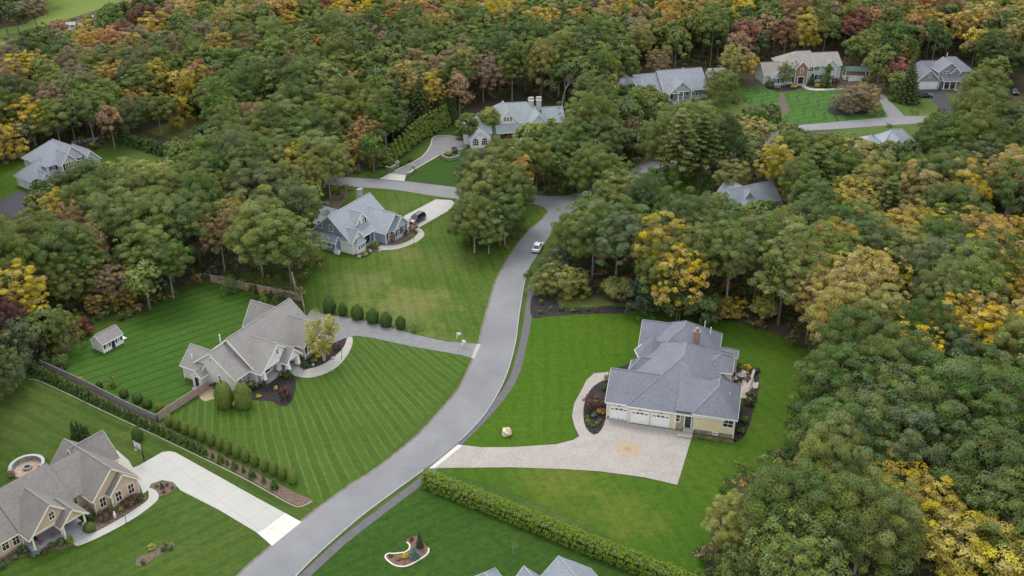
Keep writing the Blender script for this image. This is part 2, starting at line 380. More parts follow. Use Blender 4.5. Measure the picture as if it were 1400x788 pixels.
# lots farther up the street
sheet('lawn', gpts([(470, 246), (500, 232), (520, 228), (550, 200), (596, 168), (640, 172), (640, 215), (650, 255), (560, 247)]), .012, lm['base'])
sheet('lawn', gpts([(553, 246), (556, 239), (572, 229), (604, 211), (640, 206), (700, 230), (700, 262), (619, 255)]), .024, lm['F'])
sheet('lawn', gpts([(700, 200), (760, 200), (800, 215), (870, 205), (905, 218), (860, 236), (775, 268), (733, 266), (680, 260)]), .012, lm['base'])
sheet('lawn', gpts([(840, 262), (862, 252), (896, 232), (970, 232), (980, 262), (930, 285), (870, 280)]), .012, lm['D'])
sheet('lawn', gpts([(838, 140), (900, 142), (968, 125), (985, 118), (1035, 150), (1090, 172), (1000, 200), (900, 175), (840, 170)]), .012, lm['light'])
sheet('lawn', gpts([(1000, 118), (1040, 120), (1075, 126), (1105, 122), (1152, 122), (1180, 122), (1200, 130), (1216, 160), (1133, 168), (1090, 171), (1040, 150), (1012, 135)]), .022, lm['G'])
sheet('lawn', gpts([(1205, 128), (1260, 120), (1310, 130), (1345, 130), (1345, 155), (1238, 159)]), .012, lm['light'])
sheet('lawn', gpts([(1130, 182), (1150, 177), (1250, 170), (1290, 168), (1300, 200), (1150, 210)]), .012, lm['light'])
sheet('lawn', gpts([(-60, 235), (0, 224), (30, 215), (80, 205), (140, 200), (152, 190), (190, 203), (230, 215), (190, 230), (130, 235), (70, 270), (30, 297), (-60, 330)]), .012, lm['base'])
sheet('lawn', gpts([(-60, 232), (0, 222), (20, 220), (45, 236), (45, 262), (25, 263), (0, 274), (-60, 300)]), .022, lm['D'])
sheet('lawn', gpts([(196, 180), (240, 165), (300, 160), (300, 178), (230, 190)]), .012, tan_grass)
sheet('lawn', gpts([(-120, 110), (0, 68), (60, 37), (120, 18), (178, -2), (200, -14), (70, -14), (58, 6), (62, 18), (33, 33), (0, 40), (-120, 80)]), .012, lm['far'])
sheet('lawn', gpts([(1375, 290), (1460, 290), (1460, 335), (1380, 335)]), .012, lm['D'])
# bare and dry patches
sheet('dirt', gpts(catmull([(436, 300), (440, 280), (452, 268), (470, 262), (474, 272), (462, 285), (450, 296)], True)), .032, plain('worn soil', (.15, .115, .075), .95, .35, 1.2))
sheet('dirt', gpts(catmull([(1064, 152), (1066, 130), (1071, 128), (1078, 150), (1072, 157)], True)), .032, plain('bare soil', (.12, .09, .068), .95, .3, 2))
sheet('dirt', gpts(catmull([(760, 409), (770, 404), (800, 404), (835, 412), (832, 418), (800, 420), (768, 418)], True)), .036, tan_grass)
sheet('dirt', gpts(catmull([(868, 228), (880, 218), (893, 212), (898, 217), (886, 224), (875, 231)], True)), .03, plain('dry earth', (.16, .11, .07), .95, .3, 2))

# ------------------------------------------------------------------ roads
m, nt, b = mat('worn asphalt'); v = objco(nt)
f1 = noise(nt, .12, 4, v); f2 = noise(nt, 3.5, 5, v, .8); f3 = noise(nt, .5, 5, v, .75)
c = mix(nt, ramp(nt, f1, .3, .7), (.165, .168, .178), (.215, .219, .229))
vo = N(nt, 'ShaderNodeTexVoronoi', Scale=.16, feature='DISTANCE_TO_EDGE'); wv = N(nt, 'ShaderNodeVectorMath', operation='ADD'); L(nt, v, wv.inputs[0])
nz = N(nt, 'ShaderNodeTexNoise', Scale=.8, Detail=4); L(nt, v, nz.inputs['Vector']); sc_ = N(nt, 'ShaderNodeVectorMath', operation='SCALE'); sc_.inputs['Scale'].default_value = 2.2; L(nt, nz.outputs['Color'], sc_.inputs[0]); L(nt, sc_.outputs[0], wv.inputs[1]); L(nt, wv.outputs[0], vo.inputs['Vector'])
crack = ramp(nt, vo.outputs['Distance'], .009, .002)
c = mix(nt, mth(nt, 'MULTIPLY', crack, .24), c, (.09, .09, .095))
vm = N(nt, 'ShaderNodeVectorMath', operation='SCALE'); L(nt, c, vm.inputs[0]); L(nt, mth(nt, 'ADD', .78, mth(nt, 'ADD', mth(nt, 'MULTIPLY', f2, .24), mth(nt, 'MULTIPLY', f3, .22))), vm.inputs['Scale'])
L(nt, vm.outputs[0], b.inputs['Base Color']); b.inputs['Roughness'].default_value = .75
M['asphalt'] = m
M['asphalt2'] = plain('dark footway asphalt', (.115, .113, .122), .85, .15, 1.0)
M['blacktop'] = plain('new blacktop', (.055, .055, .068), .8, .12, 1.0)
M['drivegrey'] = plain('grey drive asphalt', (.20, .20, .205), .85, .1, .8)
M['kerb'] = plain('granite kerb', (.33, .325, .32), .85, .12, 2)
M['edge'] = plain('dusty verge', (.17, .15, .11), .95, .35, .9)

LE = [(150, 985), (240, 880), (322, 792), (366, 752), (430, 700), (480, 664), (517, 640), (567, 600), (598, 568), (628, 532), (644, 499), (656, 469), (661, 446), (674, 400), (681, 380), (700, 346), (722, 318), (741, 301), (749, 291)]
RE = [(250, 985), (330, 880), (405, 788), (480, 718), (540, 672), (588, 637), (628, 604), (664, 565), (690, 519), (704, 472), (709, 436), (717, 387), (724, 366), (737, 346), (755, 318), (775, 297), (788, 285)]
le, re_ = catmull(LE, n=5), catmull(RE, n=5)
strip('road', gpts(le), gpts(re_), .050, M['asphalt'])
CT = [(440, 241), (485, 243.5), (540, 247), (620, 256), (680, 262), (733, 267), (762, 268.5), (800, 262), (858, 235), (892, 221), (950, 212), (1000, 204), (1040, 196), (1055, 184), (1087, 172.5), (1133, 168), (1216, 160.5), (1265, 158.5), (1330, 156), (1420, 152)]
CB = [(440, 252), (485, 256), (540, 260), (612, 271), (680, 276), (738, 281), (752, 292), (779, 291), (864, 250), (897, 231), (955, 222), (1010, 214), (1062, 203), (1075, 188), (1098, 180), (1150, 176.5), (1250, 169.5), (1290, 167), (1340, 164), (1420, 160)]
strip('road', gpts(catmull(CT, n=5)), gpts(catmull(CB, n=5)), .046, M['asphalt'])
def offs(line, d):
    P = [Vector(p) for p in line]; out = []
    for i, p in enumerate(P):
        t = (P[min(i + 1, len(P) - 1)] - P[max(i - 1, 0)]).normalized(); out.append(tuple(p + Vector((-t.y, t.x)) * d))
    return out
def curb(name, line, w, h, m, kind='structure'):
    a = offs(line, w / 2); c = offs(line, -w / 2); mb = MB(); n = len(line)
    mb.v = [(x, y, 0) for x, y in a] + [(x, y, h) for x, y in a] + [(x, y, h) for x, y in c] + [(x, y, 0) for x, y in c]
    for i in range(n - 1):
        for k in range(3): mb.f.append((k * n + i, k * n + i + 1, (k + 1) * n + i + 1, (k + 1) * n + i))
    return tag(mb.build(name, m), None, None, None, kind)
gre = gpts(re_)
i0 = next(i for i, p in enumerate(re_) if p[1] < 606); i1 = next(i for i, p in enumerate(re_) if p[1] < 372)
j0 = next(i for i, p in enumerate(re_) if p[1] < 642)
curb('kerb', gre[i0:i1], .20, .15, M['kerb']); curb('kerb', gre[:j0], .20, .15, M['kerb'])
# dusty gutter line along the other side
gle = gpts(le)
strip('verge', offs(gle, .0), offs(gle, .38), .042, M['edge'])
# footway
sr = gpts(catmull([(330, 880), (425, 788), (480, 738), (577, 663), (600, 640), (631, 609), (674, 565), (707, 519), (720, 472), (727, 436), (730, 400), (730, 390)], n=6))
strip('footway', sr, offs(sr, 1.35), .040, M['asphalt2'])
sv = gpts(catmull([(631, 606), (672, 562), (698, 519), (712, 472), (718, 436), (724, 400), (727, 385)], n=6))
strip('verge', offs(sv, -.30), offs(sv, .30), .036, tan_grass)

# ------------------------------------------------------------------ drives and walks
pav, nt, b = mat('tan pavers'); v = objco(nt)
mp = N(nt, 'ShaderNodeMapping'); mp.inputs['Rotation'].default_value = (0, 0, R(-14)); L(nt, v, mp.inputs[0])
bk = N(nt, 'ShaderNodeTexBrick', Scale=2.6); L(nt, mp.outputs[0], bk.inputs['Vector'])
bk.inputs['Color1'].default_value = (.375, .338, .305, 1); bk.inputs['Color2'].default_value = (.30, .272, .25, 1); bk.inputs['Mortar'].default_value = (.27, .235, .21, 1); bk.inputs['Mortar Size'].default_value = .012
f = noise(nt, .35, 5, mp.outputs[0], .7); f2 = ramp(nt, noise(nt, 3.4, 5, mp.outputs[0], .85), .32, .68)
vm = N(nt, 'ShaderNodeVectorMath', operation='SCALE'); L(nt, bk.outputs[0], vm.inputs[0]); L(nt, mth(nt, 'ADD', .55, mth(nt, 'ADD', mth(nt, 'MULTIPLY', f, .50), mth(nt, 'MULTIPLY', f2, .46))), vm.inputs['Scale'])
L(nt, vm.outputs[0], b.inputs['Base Color']); b.inputs['Roughness'].default_value = .9
M['pavers'] = pav
sheet('driveway', gpts([(587, 640.5), (626, 608.5), (658, 612), (700, 612), (760, 608), (784, 602), (792, 597), (786, 585), (782, 570), (785, 552), (794, 536), (802, 520), (812, 511), (832, 509), (832, 519), (818, 524), (806, 535), (799, 552), (798, 570), (802, 586), (812, 595), (822, 588), (829, 572), (858, 576), (860, 579), (934, 590), (946, 598), (926, 663.5), (880, 653), (820, 645), (775, 642), (700, 639.5)]), .060, pav)
md = G(858, 614.5); mp_ = plain('ochre paver medallion', (.37, .30, .205), .9, .10, 2.5)
sheet('paver_medallion', [(md.x + 2.0 * math.cos(t * math.pi / 12), md.y + 2.0 * math.sin(t * math.pi / 12)) for t in range(24)], .066, mp_)
sheet('paver_medallion', [(md.x + .6 * math.cos(t * math.pi / 12), md.y + .6 * math.sin(t * math.pi / 12)) for t in range(24)], .070, plain('brown paver centre', (.34, .24, .16), .9, .2, 3))
sheet('driveway_apron', gpts([(586.5, 641), (626, 608.3), (632, 610), (594, 641)]), .064, plain('pale setts', (.55, .53, .5), .9, .1, 3))
sheet('driveway', gpts([(425, 424), (441, 429.5), (509, 441), (565, 457.5), (611, 467.5), (657, 471), (648, 491), (631, 486), (565, 474.5), (509, 462.5), (486, 459.5), (471, 463), (455, 470), (420, 470), (415, 440)]), .056, M['drivegrey'])
sheet('driveway_apron', gpts([(652, 470.7), (657.5, 471.5), (648.5, 491.3), (644, 490)]), .060, M['concrete2'])
sheet('footpath', gpts(catmull([(399, 510), (405, 515), (421, 517), (441, 513), (460, 503), (473, 489), (481, 474), (482, 462.5), (475, 462.5), (471, 473), (462, 484), (448, 495), (430, 503), (410, 506), (402, 505)], True, 4)), .062, M['concrete2'])
sheet('driveway', gpts([(595.6, 273), (617, 274), (625, 280), (617.5, 286), (571, 312.5), (556, 315), (552, 296)]), .056, M['concrete'])
sheet('footpath', gpts(catmull([(571, 312), (578, 316), (580, 322), (572, 330), (556, 337), (540, 341.5), (520, 342), (516, 339), (520, 336), (540, 335.5), (556, 331), (566, 325), (571, 319), (567, 315)], True, 4)), .062, M['concrete2'])
sheet('driveway', gpts([(160, 616), (176, 630), (182, 640), (190, 637), (222, 618.5), (232, 617.5), (240, 619), (350, 680.5), (412, 714), (372, 746.5), (350, 728), (300, 698), (247, 671), (237, 660), (222, 657), (207, 662), (203, 670), (196, 676), (186, 652), (165, 640), (150, 625)]), .056, M['concrete'])
sheet('driveway_apron', gpts([(390, 702), (412, 714.5), (372, 747), (352, 729), (362, 724)]), .061, plain('broom finished concrete', (.60, .57, .52), .9, .12, .9))
sheet('footpath', gpts(catmull([(203, 668), (214, 672), (217, 680), (212, 688), (190, 705), (165, 720), (140, 733), (118, 743), (104, 747), (100, 738), (112, 731), (130, 728), (160, 712), (190, 693), (203, 682)], True, 4)), .062, M['concrete'])
sheet('driveway', gpts([(522, 244.8), (548, 229.7), (575.4, 216), (588, 201), (594, 187.5), (635, 186), (640, 200), (628, 207), (603, 211.4), (571, 229.7), (556, 238), (553, 247.6)]), .036, M['drivegrey'])
sheet('driveway_apron', gpts([(517, 245.8), (533, 237.5), (555, 240), (552.6, 248.8)]), .046, M['concrete'])
curb('kerb', gpts(catmull([(540, 234), (575.4, 216), (588, 201), (594, 187.5), (618, 186.5)], n=5)), .35, .12, plain('tan kerb stones', (.45, .41, .34), .9, .15, 2))
curb('kerb', gpts(catmull([(556, 239), (571, 229.7), (603, 211.4)], n=5)), .35, .12, bpy.data.materials['tan kerb stones'])
sheet('driveway', gpts([(1199, 131), (1207, 129.5), (1237, 159), (1214, 161.2)]), .036, M['drivegrey'])
sheet('driveway', gpts([(1256, 123), (1289, 123), (1295, 131), (1302, 142), (1318, 150), (1325, 157), (1306, 158), (1288, 154.6), (1281, 145), (1272, 136), (1257, 130)]), .036, M['blacktop'])
sheet('driveway', gpts([(25, 262), (50, 262), (60, 275), (45, 292), (28, 297), (0, 300), (-60, 310), (-60, 290), (0, 274)]), .036, M['blacktop'])
sheet('footpath', gpts(catmull([(1093, 115), (1098, 115), (1104, 119), (1115, 121.5), (1150, 121), (1150, 123), (1114, 124), (1100, 121)], True, 4)), .036, M['concrete'])
sheet('footpath', gpts(catmull([(704, 190), (709, 190), (711, 200), (700, 207), (690, 206), (700, 200)], True, 4)), .036, M['concrete'])
sheet('footpath', gpts([(922, 137), (930, 137), (928, 150), (921, 150)]), .036, M['concrete2'])
# patio behind the yellow house
sheet('patio', gpts([(997, 506), (1007, 505.5), (1030, 509), (1031, 525), (1020, 545), (1008, 545), (992, 530)]), .08, plain('patio pavers', (.46, .38, .31), .9, .2, 2.5))

# ------------------------------------------------------------------ planting beds
def bed(px, m, z=.05, n=4): return sheet('planting_bed', gpts(catmull(px, True, n)), z, m)
bed([(727.5, 406), (742, 407), (760, 409), (768, 420), (800, 422), (835, 419), (866, 422), (868, 426), (850, 429), (800, 430), (750, 433), (727, 434)], M['mulch'])
bed([(876, 486), (862, 496), (845, 503), (830, 512), (838, 516), (870, 512), (892, 500)], M['mulch'])
bed([(818, 524), (806, 535), (799, 552), (797.5, 570), (801, 585.5), (812, 595), (822, 588.5), (828, 573), (830, 550), (830, 522)], M['mulch'], .07, 2)
bed([(1002, 603), (1016, 598), (1025, 580), (1030, 560), (1036, 540), (1037, 512), (1028, 508), (1022, 530), (1012, 560)], M['mulch'])
bed([(950, 594), (1002, 602), (1002, 606), (948, 598)], M['brownmulch'])
bed([(352, 527), (372, 512), (395, 510), (404, 520), (403, 538), (396, 552), (386, 556), (370, 549), (350, 548), (338, 545), (340, 530)], M['mulch'])
bed([(300, 545), (280, 549), (272, 540), (285, 530), (300, 532), (320, 545), (330, 551), (318, 555)], plain('tan gravel', (.36, .29, .19), .95, .2, 4))
bed([(418, 492), (440, 484), (470, 462), (478, 466), (470, 482), (450, 496), (425, 504), (408, 503)], M['mulch'])
bed([(131, 712), (155, 698), (192, 678), (200, 682), (190, 692), (160, 711), (140, 723), (118, 730)], M['brownmulch'])
bed([(0, 764), (35, 745), (70, 740), (100, 732), (104, 742), (90, 750), (60, 754), (30, 762), (4, 775), (-30, 790), (-30, 775)], M['brownmulch'])
isl = [(207, 664), (215, 660), (228, 659), (241, 662), (240, 669), (230, 675), (216, 680), (208, 675)]
bed(isl, M['brownmulch'])
bed([(186, 767), (192, 760), (205, 757), (212, 751), (226, 744), (236, 742), (238, 748), (226, 756), (212, 763), (200, 772), (188, 775)], M['brownmulch'])
isl2 = [(527, 763), (530, 758), (540, 757.5), (553, 756), (559, 752), (560, 746), (555, 741), (560, 736), (570, 734), (580, 744), (586, 750), (585, 757), (575, 765), (558, 774), (545, 775), (535, 771)]
bed(isl2, M['redmulch'])
bed([(40, 517), (60, 520), (225, 598), (330, 650), (395, 687), (415, 692), (428, 685), (400, 672), (330, 636), (228, 585), (80, 512)], M['brownmulch'])
bed([(497, 341), (520, 344), (545, 334), (566, 322), (566, 314), (556, 316), (535, 330), (515, 338)], M['brownmulch'])
bed([(1046, 119), (1056, 124), (1070, 126), (1090, 122), (1094, 117), (1060, 116)], M['mulch'])
bed([(1132, 152), (1136, 146), (1160, 143), (1185, 144), (1196, 150), (1180, 157), (1140, 157)], M['mulch'])
# pale stone edging of the beds
ed = plain('cast edging', (.62, .59, .51), .85, .08, 3)
curb('edging', gpts(catmull([(40, 519), (60, 524), (140, 562), (225, 602), (330, 653), (395, 689), (412, 693), (426, 686)], n=5)), .11, .10, plain('weathered edging', (.40, .37, .31), .9, .15, 3))
curb('edging', gpts(catmull(isl2[3:7] + [(556, 742)] , n=5)), .2, .12, ed)
curb('edging', gpts(catmull(isl2[10:] + isl2[:4], n=5)), .2, .12, ed)
# ------------------------------------------------------------------ house kit
class House:
    def __init__(s, name, label, cat, px, ang, wall, roof, trim='white', group=None):
        g = G(*px); s.o = (g.x, g.y); s.a = R(ang)
        s.t = thing(name, label, cat, (g.x, g.y, 0), s.a, group)
        s.wm, s.rm, s.tm = wall, roof, trim if not isinstance(trim, str) else M[trim]
    def loc(s, px, py, z):
        g = G(px, py, z); dx, dy = g.x - s.o[0], g.y - s.o[1]; c, n = math.cos(s.a), math.sin(s.a)
        return dx * c + dy * n, -dx * n + dy * c
    def hit(s, wall, px, py):
        """(along, z) of a photo point on a wall plane ('v', 0.0) or ('u', 1.2)"""
        ax, k = wall; lo, hi = -5.0, 14.0
        i = 1 if ax == 'v' else 0
        f = lambda z: s.loc(px, py, z)[i] - k
        a, b = lo, hi
        for _ in range(50):
            m_ = (a + b) / 2
            if (f(a) > 0) == (f(m_) > 0): a = m_
            else: b = m_
        z = (a + b) / 2
        return s.loc(px, py, z)[1 - i], z
    def P(s, axis, a, b, z): return (a, b, z) if axis == 'u' else (b, a, z)
    def wing(s, u0, u1, v0, v1, ze, zr, axis='u', e0='g', e1='g', ov=.4, wall=True, wm=None, rm=None, z0=0.0, trim=True, rake=.3, base=None, th=.16):
        """one block: walls plus a gable ('g') or hip ('h') roof with its ridge along axis"""
        wm = wm or s.wm; rm = rm or s.rm; P = s.P
        a0, a1, b0, b1 = (u0, u1, v0, v1) if axis == 'u' else (v0, v1, u0, u1)
        half = (b1 - b0) / 2; bm_ = (b0 + b1) / 2; pit = (zr - ze) / half
        if wall:
            w = MB()
            A = [(a0, b0), (a1, b0), (a1, b1), (a0, b1)]
            for i in range(4):
                p, q = A[i], A[(i + 1) % 4]; pts = [P(axis, *p, z0), P(axis, *q, z0), P(axis, *q, ze), P(axis, *p, ze)]
                if i == 1 and e1 == 'g': pts = pts[:3] + [P(axis, a1, bm_, zr - .02)] + pts[3:]
                if i == 3 and e0 == 'g': pts = pts[:3] + [P(axis, a0, bm_, zr - .02)] + pts[3:]
                w.poly(pts)
            w.build('wall', wm, s.t)
            if base:
                q = MB().box(min(u0, u1) - .04, max(u0, u1) + .04, min(v0, v1) - .04, max(v0, v1) + .04, 0, base)
                q.build('foundation', M['stone'], s.t)
            for p in A:
                x, y, _ = P(axis, *p, 0); MB().box(x - .07, x + .07, y - .07, y + .07, max(z0, 0), ze - .05).build('corner_board', s.tm, s.t)
        zo = ze - pit * ov
        r0 = a0 - rake if e0 == 'g' else a0 + half; r1 = a1 + rake if e1 == 'g' else a1 - half
        c0 = a0 - (rake if e0 == 'g' else ov); c1 = a1 + (rake if e1 == 'g' else ov)
        B0, B1 = b0 - ov, b1 + ov
        c = [P(axis, c0, B0, zo), P(axis, c1, B0, zo), P(axis, c1, B1, zo), P(axis, c0, B1, zo)]
        r = [P(axis, r0, bm_, zr), P(axis, r1, bm_, zr)]
        rf = MB(); up = lambda p, d: (p[0], p[1], p[2] + d)
        tops = [[c[0], c[1], r[1], r[0]], [c[2], c[3], r[0], r[1]]]
        if e0 == 'h': tops.append([c[3], c[0], r[0]])
        if e1 == 'h': tops.append([c[1], c[2], r[1]])
        for t in tops: rf.poly([up(p, th) for p in t]); rf.poly(list(reversed(t)))
        def edge(p, q): rf.poly([p, q, up(q, th), up(p, th)])
        edge(c[0], c[1]); edge(c[2], c[3])
        if e0 == 'h': edge(c[3], c[0])
        else: edge(c[3], r[0]); edge(r[0], c[0])
        if e1 == 'h': edge(c[1], c[2])
        else: edge(c[1], r[1]); edge(r[1], c[2])
        rf.build('roof', rm, s.t)
        if trim:
            tr = MB(); W, Hh = .05, .24
            def tb(p, q, off):
                o = Vector(P(axis, *off, 0)); tr.bar(Vector(p) + o, Vector(q) + o, W, Hh, lift=-.03)
            tb(c[0], c[1], (0, -.03)); tb(c[3], c[2], (0, .03))
            if e0 == 'h': tb(c[0], c[3], (-.03, 0))
            else: tb(c[0], r[0], (-.03, 0)); tb(c[3], r[0], (-.03, 0))
            if e1 == 'h': tb(c[1], c[2], (.03, 0))
            else: tb(c[1], r[1], (.03, 0)); tb(c[2], r[1], (.03, 0))
            tr.build('fascia', s.tm, s.t)
            cap = MB()
            cap.bar(up(r[0], th + .01), up(r[1], th + .005), .2, .03)
            for hp, cc in ((e0 == 'h', (c[0], c[3], r[0])), (e1 == 'h', (c[1], c[2], r[1]))):
                if hp:
                    for q in cc[:2]: cap.bar(up(q, th + .01), up(cc[2], th + .005), .2, .03)
            cap.build('ridge_cap', rm, s.t)
    def gable_face(s, u0, u1, v, ze, zr, mat_=None):
        """gable triangle over an open porch, facing -v"""
        um = (u0 + u1) / 2; g = MB()
        for d in (0, .12): g.poly([(u0, v + d, ze), (u1, v + d, ze), (um, v + d, zr)])
        g.build('gable', mat_ or s.wm, s.t)
        MB().box(u0 - .1, u1 + .1, v - .05, v + .2, ze - .22, ze + .02).build('porch_beam', s.tm, s.t)
    def frame_T(s, wall, a, z, sgn):
        ax, k = wall
        # local x = along the wall, y = outward, z = up
        if ax == 'v': return Matrix(((1, 0, 0, a), (0, sgn, 0, k), (0, 0, 1, z), (0, 0, 0, 1)))
        return Matrix(((0, sgn, 0, k), (1, 0, 0, a), (0, 0, 1, z), (0, 0, 0, 1)))
    def window(s, wall, a, z, w=.95, h=1.5, sgn=-1, cols=2, rows=2, shut=None, arch=False, name='window', fr=None):
        T = s.frame_T(wall, a, z, sgn); b = MB(); t = .11
        x0, x1, z0, z1 = -w / 2, w / 2, -h / 2, h / 2
        b.box(x0 - t, x0, .0, .07, z0 - t, z1 + t, T); b.box(x1, x1 + t, .0, .07, z0 - t, z1 + t, T)
        b.box(x0, x1, 0, .069, z1, z1 + t, T); b.box(x0 - .05, x1 + .05, 0, .10, z0 - t - .03, z0 - .001, T)
        for i in range(1, cols): x = x0 + w * i / cols; b.box(x - .028, x + .028, .0, .06, z0, z1, T)
        for i in range(1, rows): q = z0 + h * i / rows; b.box(x0, x1, .0, .055, q - .03, q + .03, T)
        if arch:
            for k in range(6):
                p = (math.pi * k / 6, math.pi * (k + 1) / 6)
                A_ = [T @ Vector((math.cos(q) * w / 2, .05, z1 + math.sin(q) * w / 2)) for q in p]; b.bar(A_[0], A_[1], .1, .1)
        o = b.build(name, fr or s.tm, s.t)
        g = MB().box(x0, x1, .0, .025, z0, z1, T)
        if arch: g.poly([T @ Vector((math.cos(math.pi * k / 8) * w / 2, .03, z1 + math.sin(math.pi * k / 8) * w / 2)) for k in range(9)])
        g.build('pane', M['glass'], o)
        if shut:
            for sx in (-1, 1):
                x = sx * (w / 2 + t + .24); q = MB().box(x - .22, x + .22, .0, .05, z0 - .05, z1 + .05, T)
                for k in range(6): q.box(x - .17, x + .17, .05, .065, z0 + h * (k + .15) / 6, z0 + h * (k + .75) / 6, T)
                q.build('shutter', shut, o)
        return o
    def wpx(s, wall, px, py, w=.95, h=1.5, **k):
        a, z = s.hit(wall, px, py); return s.window(wall, a, z, w, h, **k)
    def door(s, wall, a, z0=0.1, w=1.0, h=2.1, sgn=-1, m=None, side=False):
        T = s.frame_T(wall, a, z0, sgn); b = MB(); W = w / 2 + (.45 if side else 0)
        b.box(-W - .14, -W, 0, .09, 0, h + .16, T); b.box(W, W + .14, 0, .09, 0, h + .16, T); b.box(-W, W, 0, .088, h, h + .16, T)
        o = b.build('door_frame', s.tm, s.t)
        d = MB().box(-w / 2, w / 2, 0, .05, 0, h - .01, T)
        for x in (-.24, .24):
            for q, hh in ((.25, .6), (1.1, .7)): d.box(x * w - .16 * w, x * w + .16 * w, .05, .065, q, q + hh, T)
        dd = d.build('door', m or M['black'], s.t)
        MB().box(w * .38, w * .42, .05, .13, .98, 1.04, T).build('handle', M['metal'], dd)
        if side:
            [MB().box(q0, q1, .0, .03, .2, h - .1, T).build('sidelight', M['glass'], o) for q0, q1 in ((-W + .03, -w / 2 - .06), (w / 2 + .06, W - .03))]
    def garage(s, wall, a, w=2.75, h=2.3, sgn=-1, arch=False):
        T = s.frame_T(wall, a, 0.06, sgn); b = MB()
        b.box(-w / 2 - .15, -w / 2, 0, .1, 0, h + .18, T).box(w / 2, w / 2 + .15, 0, .1, 0, h + .18, T).box(-w / 2, w / 2, 0, .098, h, h + .18, T)
        b.build('garage_frame', s.tm, s.t)
        d = MB().box(-w / 2, w / 2, 0, .04, 0, h - .01, T)
        for r_ in range(3):
            for c in range(4):
                x = -w / 2 + w * (c + .5) / 4; d.box(x - w / 8 + .06, x + w / 8 - .06, .04, .058, h * r_ / 4 + .07, h * (r_ + 1) / 4 - .05, T)
        o = d.build('garage_door', M['white'], s.t)
        g = MB()
        for c in range(4):
            x = -w / 2 + w * (c + .5) / 4
            if arch:
                hh = .30 if c in (1, 2) else .17
                g.box(x - w / 8 + .08, x + w / 8 - .08, .04, .055, h * .78, h * .78 + hh, T)
            else: g.box(x - w / 8 + .08, x + w / 8 - .08, .04, .055, h * .79, h * .93, T)
        if arch: g.build('pane', M['glass'], o)
        return o
    def post(s, u, v, z0, z1, w=.22, m=None, name='porch_post'):
        b = MB().box(u - w / 2, u + w / 2, v - w / 2, v + w / 2, z0, z1).box(u - w * .75, u + w * .75, v - w * .75, v + w * .75, z0, z0 + .18).box(u - w * .7, u + w * .7, v - w * .7, v + w * .7, z1 - .15, z1 - .001)
        b.build(name, m or s.tm, s.t)
    def taper(s, u, v, z0, z1, zb, w0=.75, w1=.42):
        """tapered white column on a stone pier"""
        MB().box(u - w0 * .62, u + w0 * .62, v - w0 * .62, v + w0 * .62, 0, zb).build('pier', M['stone'], s.t)
        b = MB(); P = []
        for z, w in ((zb, w0), (z1, w1)): P += [(u - w / 2, v - w / 2, z), (u + w / 2, v - w / 2, z), (u + w / 2, v + w / 2, z), (u - w / 2, v + w / 2, z)]
        b.v = P; b.f = [(0, 1, 5, 4), (1, 2, 6, 5), (2, 3, 7, 6), (3, 0, 4, 7), (4, 5, 6, 7), (3, 2, 1, 0)]
        b.build('porch_column', s.tm, s.t)
    def slab(s, u0, u1, v0, v1, z, name='porch_floor', m=None, zb=0.0):
        MB().box(u0, u1, v0, v1, zb, z).build(name, m or M['porch'], s.t)
    def steps(s, u0, u1, v, z, n=3, run=.32, m=None):
        b = MB()
        for i in range(n): b.box(u0, u1, v - run * (i + 1), v - run * i - (0 if i == 0 else 0), 0, z * (n - i) / (n + 1))
        b.build('steps', m or M['concrete2'], s.t)
    def chimney(s, u, v, z0, z1, w=.9, d=.7, m=None, cap=True):
        b = MB().box(u - w / 2, u + w / 2, v - d / 2, v + d / 2, z0, z1).box(u - w / 2 - .07, u + w / 2 + .07, v - d / 2 - .07, v + d / 2 + .07, z1, z1 + .14)
        o = b.build('chimney', m or M['chimney'], s.t)
        if cap: MB().lathe([(.3, 0), (.34, .5), (.2, .62)], (u, v, z1 + .14), 10).build('flue_cap', M['metal'], o)
    def vent(s, u, v, z, h=.5, r=.06, m=None):
        MB().lathe([(r, -.6), (r, h)], (u, v, z), 8).build('vent_pipe', m or M['white'], s.t)

RG = shingle('grey brown shingles', (.185, .170, .158)); RG2 = shingle('warm grey shingles', (.225, .21, .198))
RB = shingle('blue grey shingles', (.225, .243, .28)); RD = shingle('slate grey shingles', (.160, .168, .20), .42)
RGR = shingle('green grey shingles', (.25, .29, .295)); RC = shingle('pale blue shingles', (.26, .29, .325)); RT = shingle('taupe shingles', (.245, .22, .205))
WT = siding('tan siding', (.60, .46, .32)); WG = siding('pale greige siding', (.70, .66, .62), contrast=.08); WB = siding('blue siding', (.27, .35, .47), contrast=.1)
WY = siding('butter yellow siding', (.80, .69, .44), contrast=.06); WW = siding('white siding', (.86, .86, .845), contrast=.06); WF = siding('blue grey siding', (.40, .45, .49), contrast=.08)
WM = siding('mint siding', (.55, .63, .62), contrast=.06); WH = siding('slate siding', (.30, .31, .35), contrast=.1); WI = siding('pale grey siding', (.56, .585, .62), contrast=.08)
BR = brick('red brick', (.36, .17, .12), (.28, .13, .1), (.4, .34, .3), 4)
WB_LIT = siding('light blue siding', (.50, .60, .68), contrast=.06)  # same siding as the blue walls, its brighter lit face put into the colour

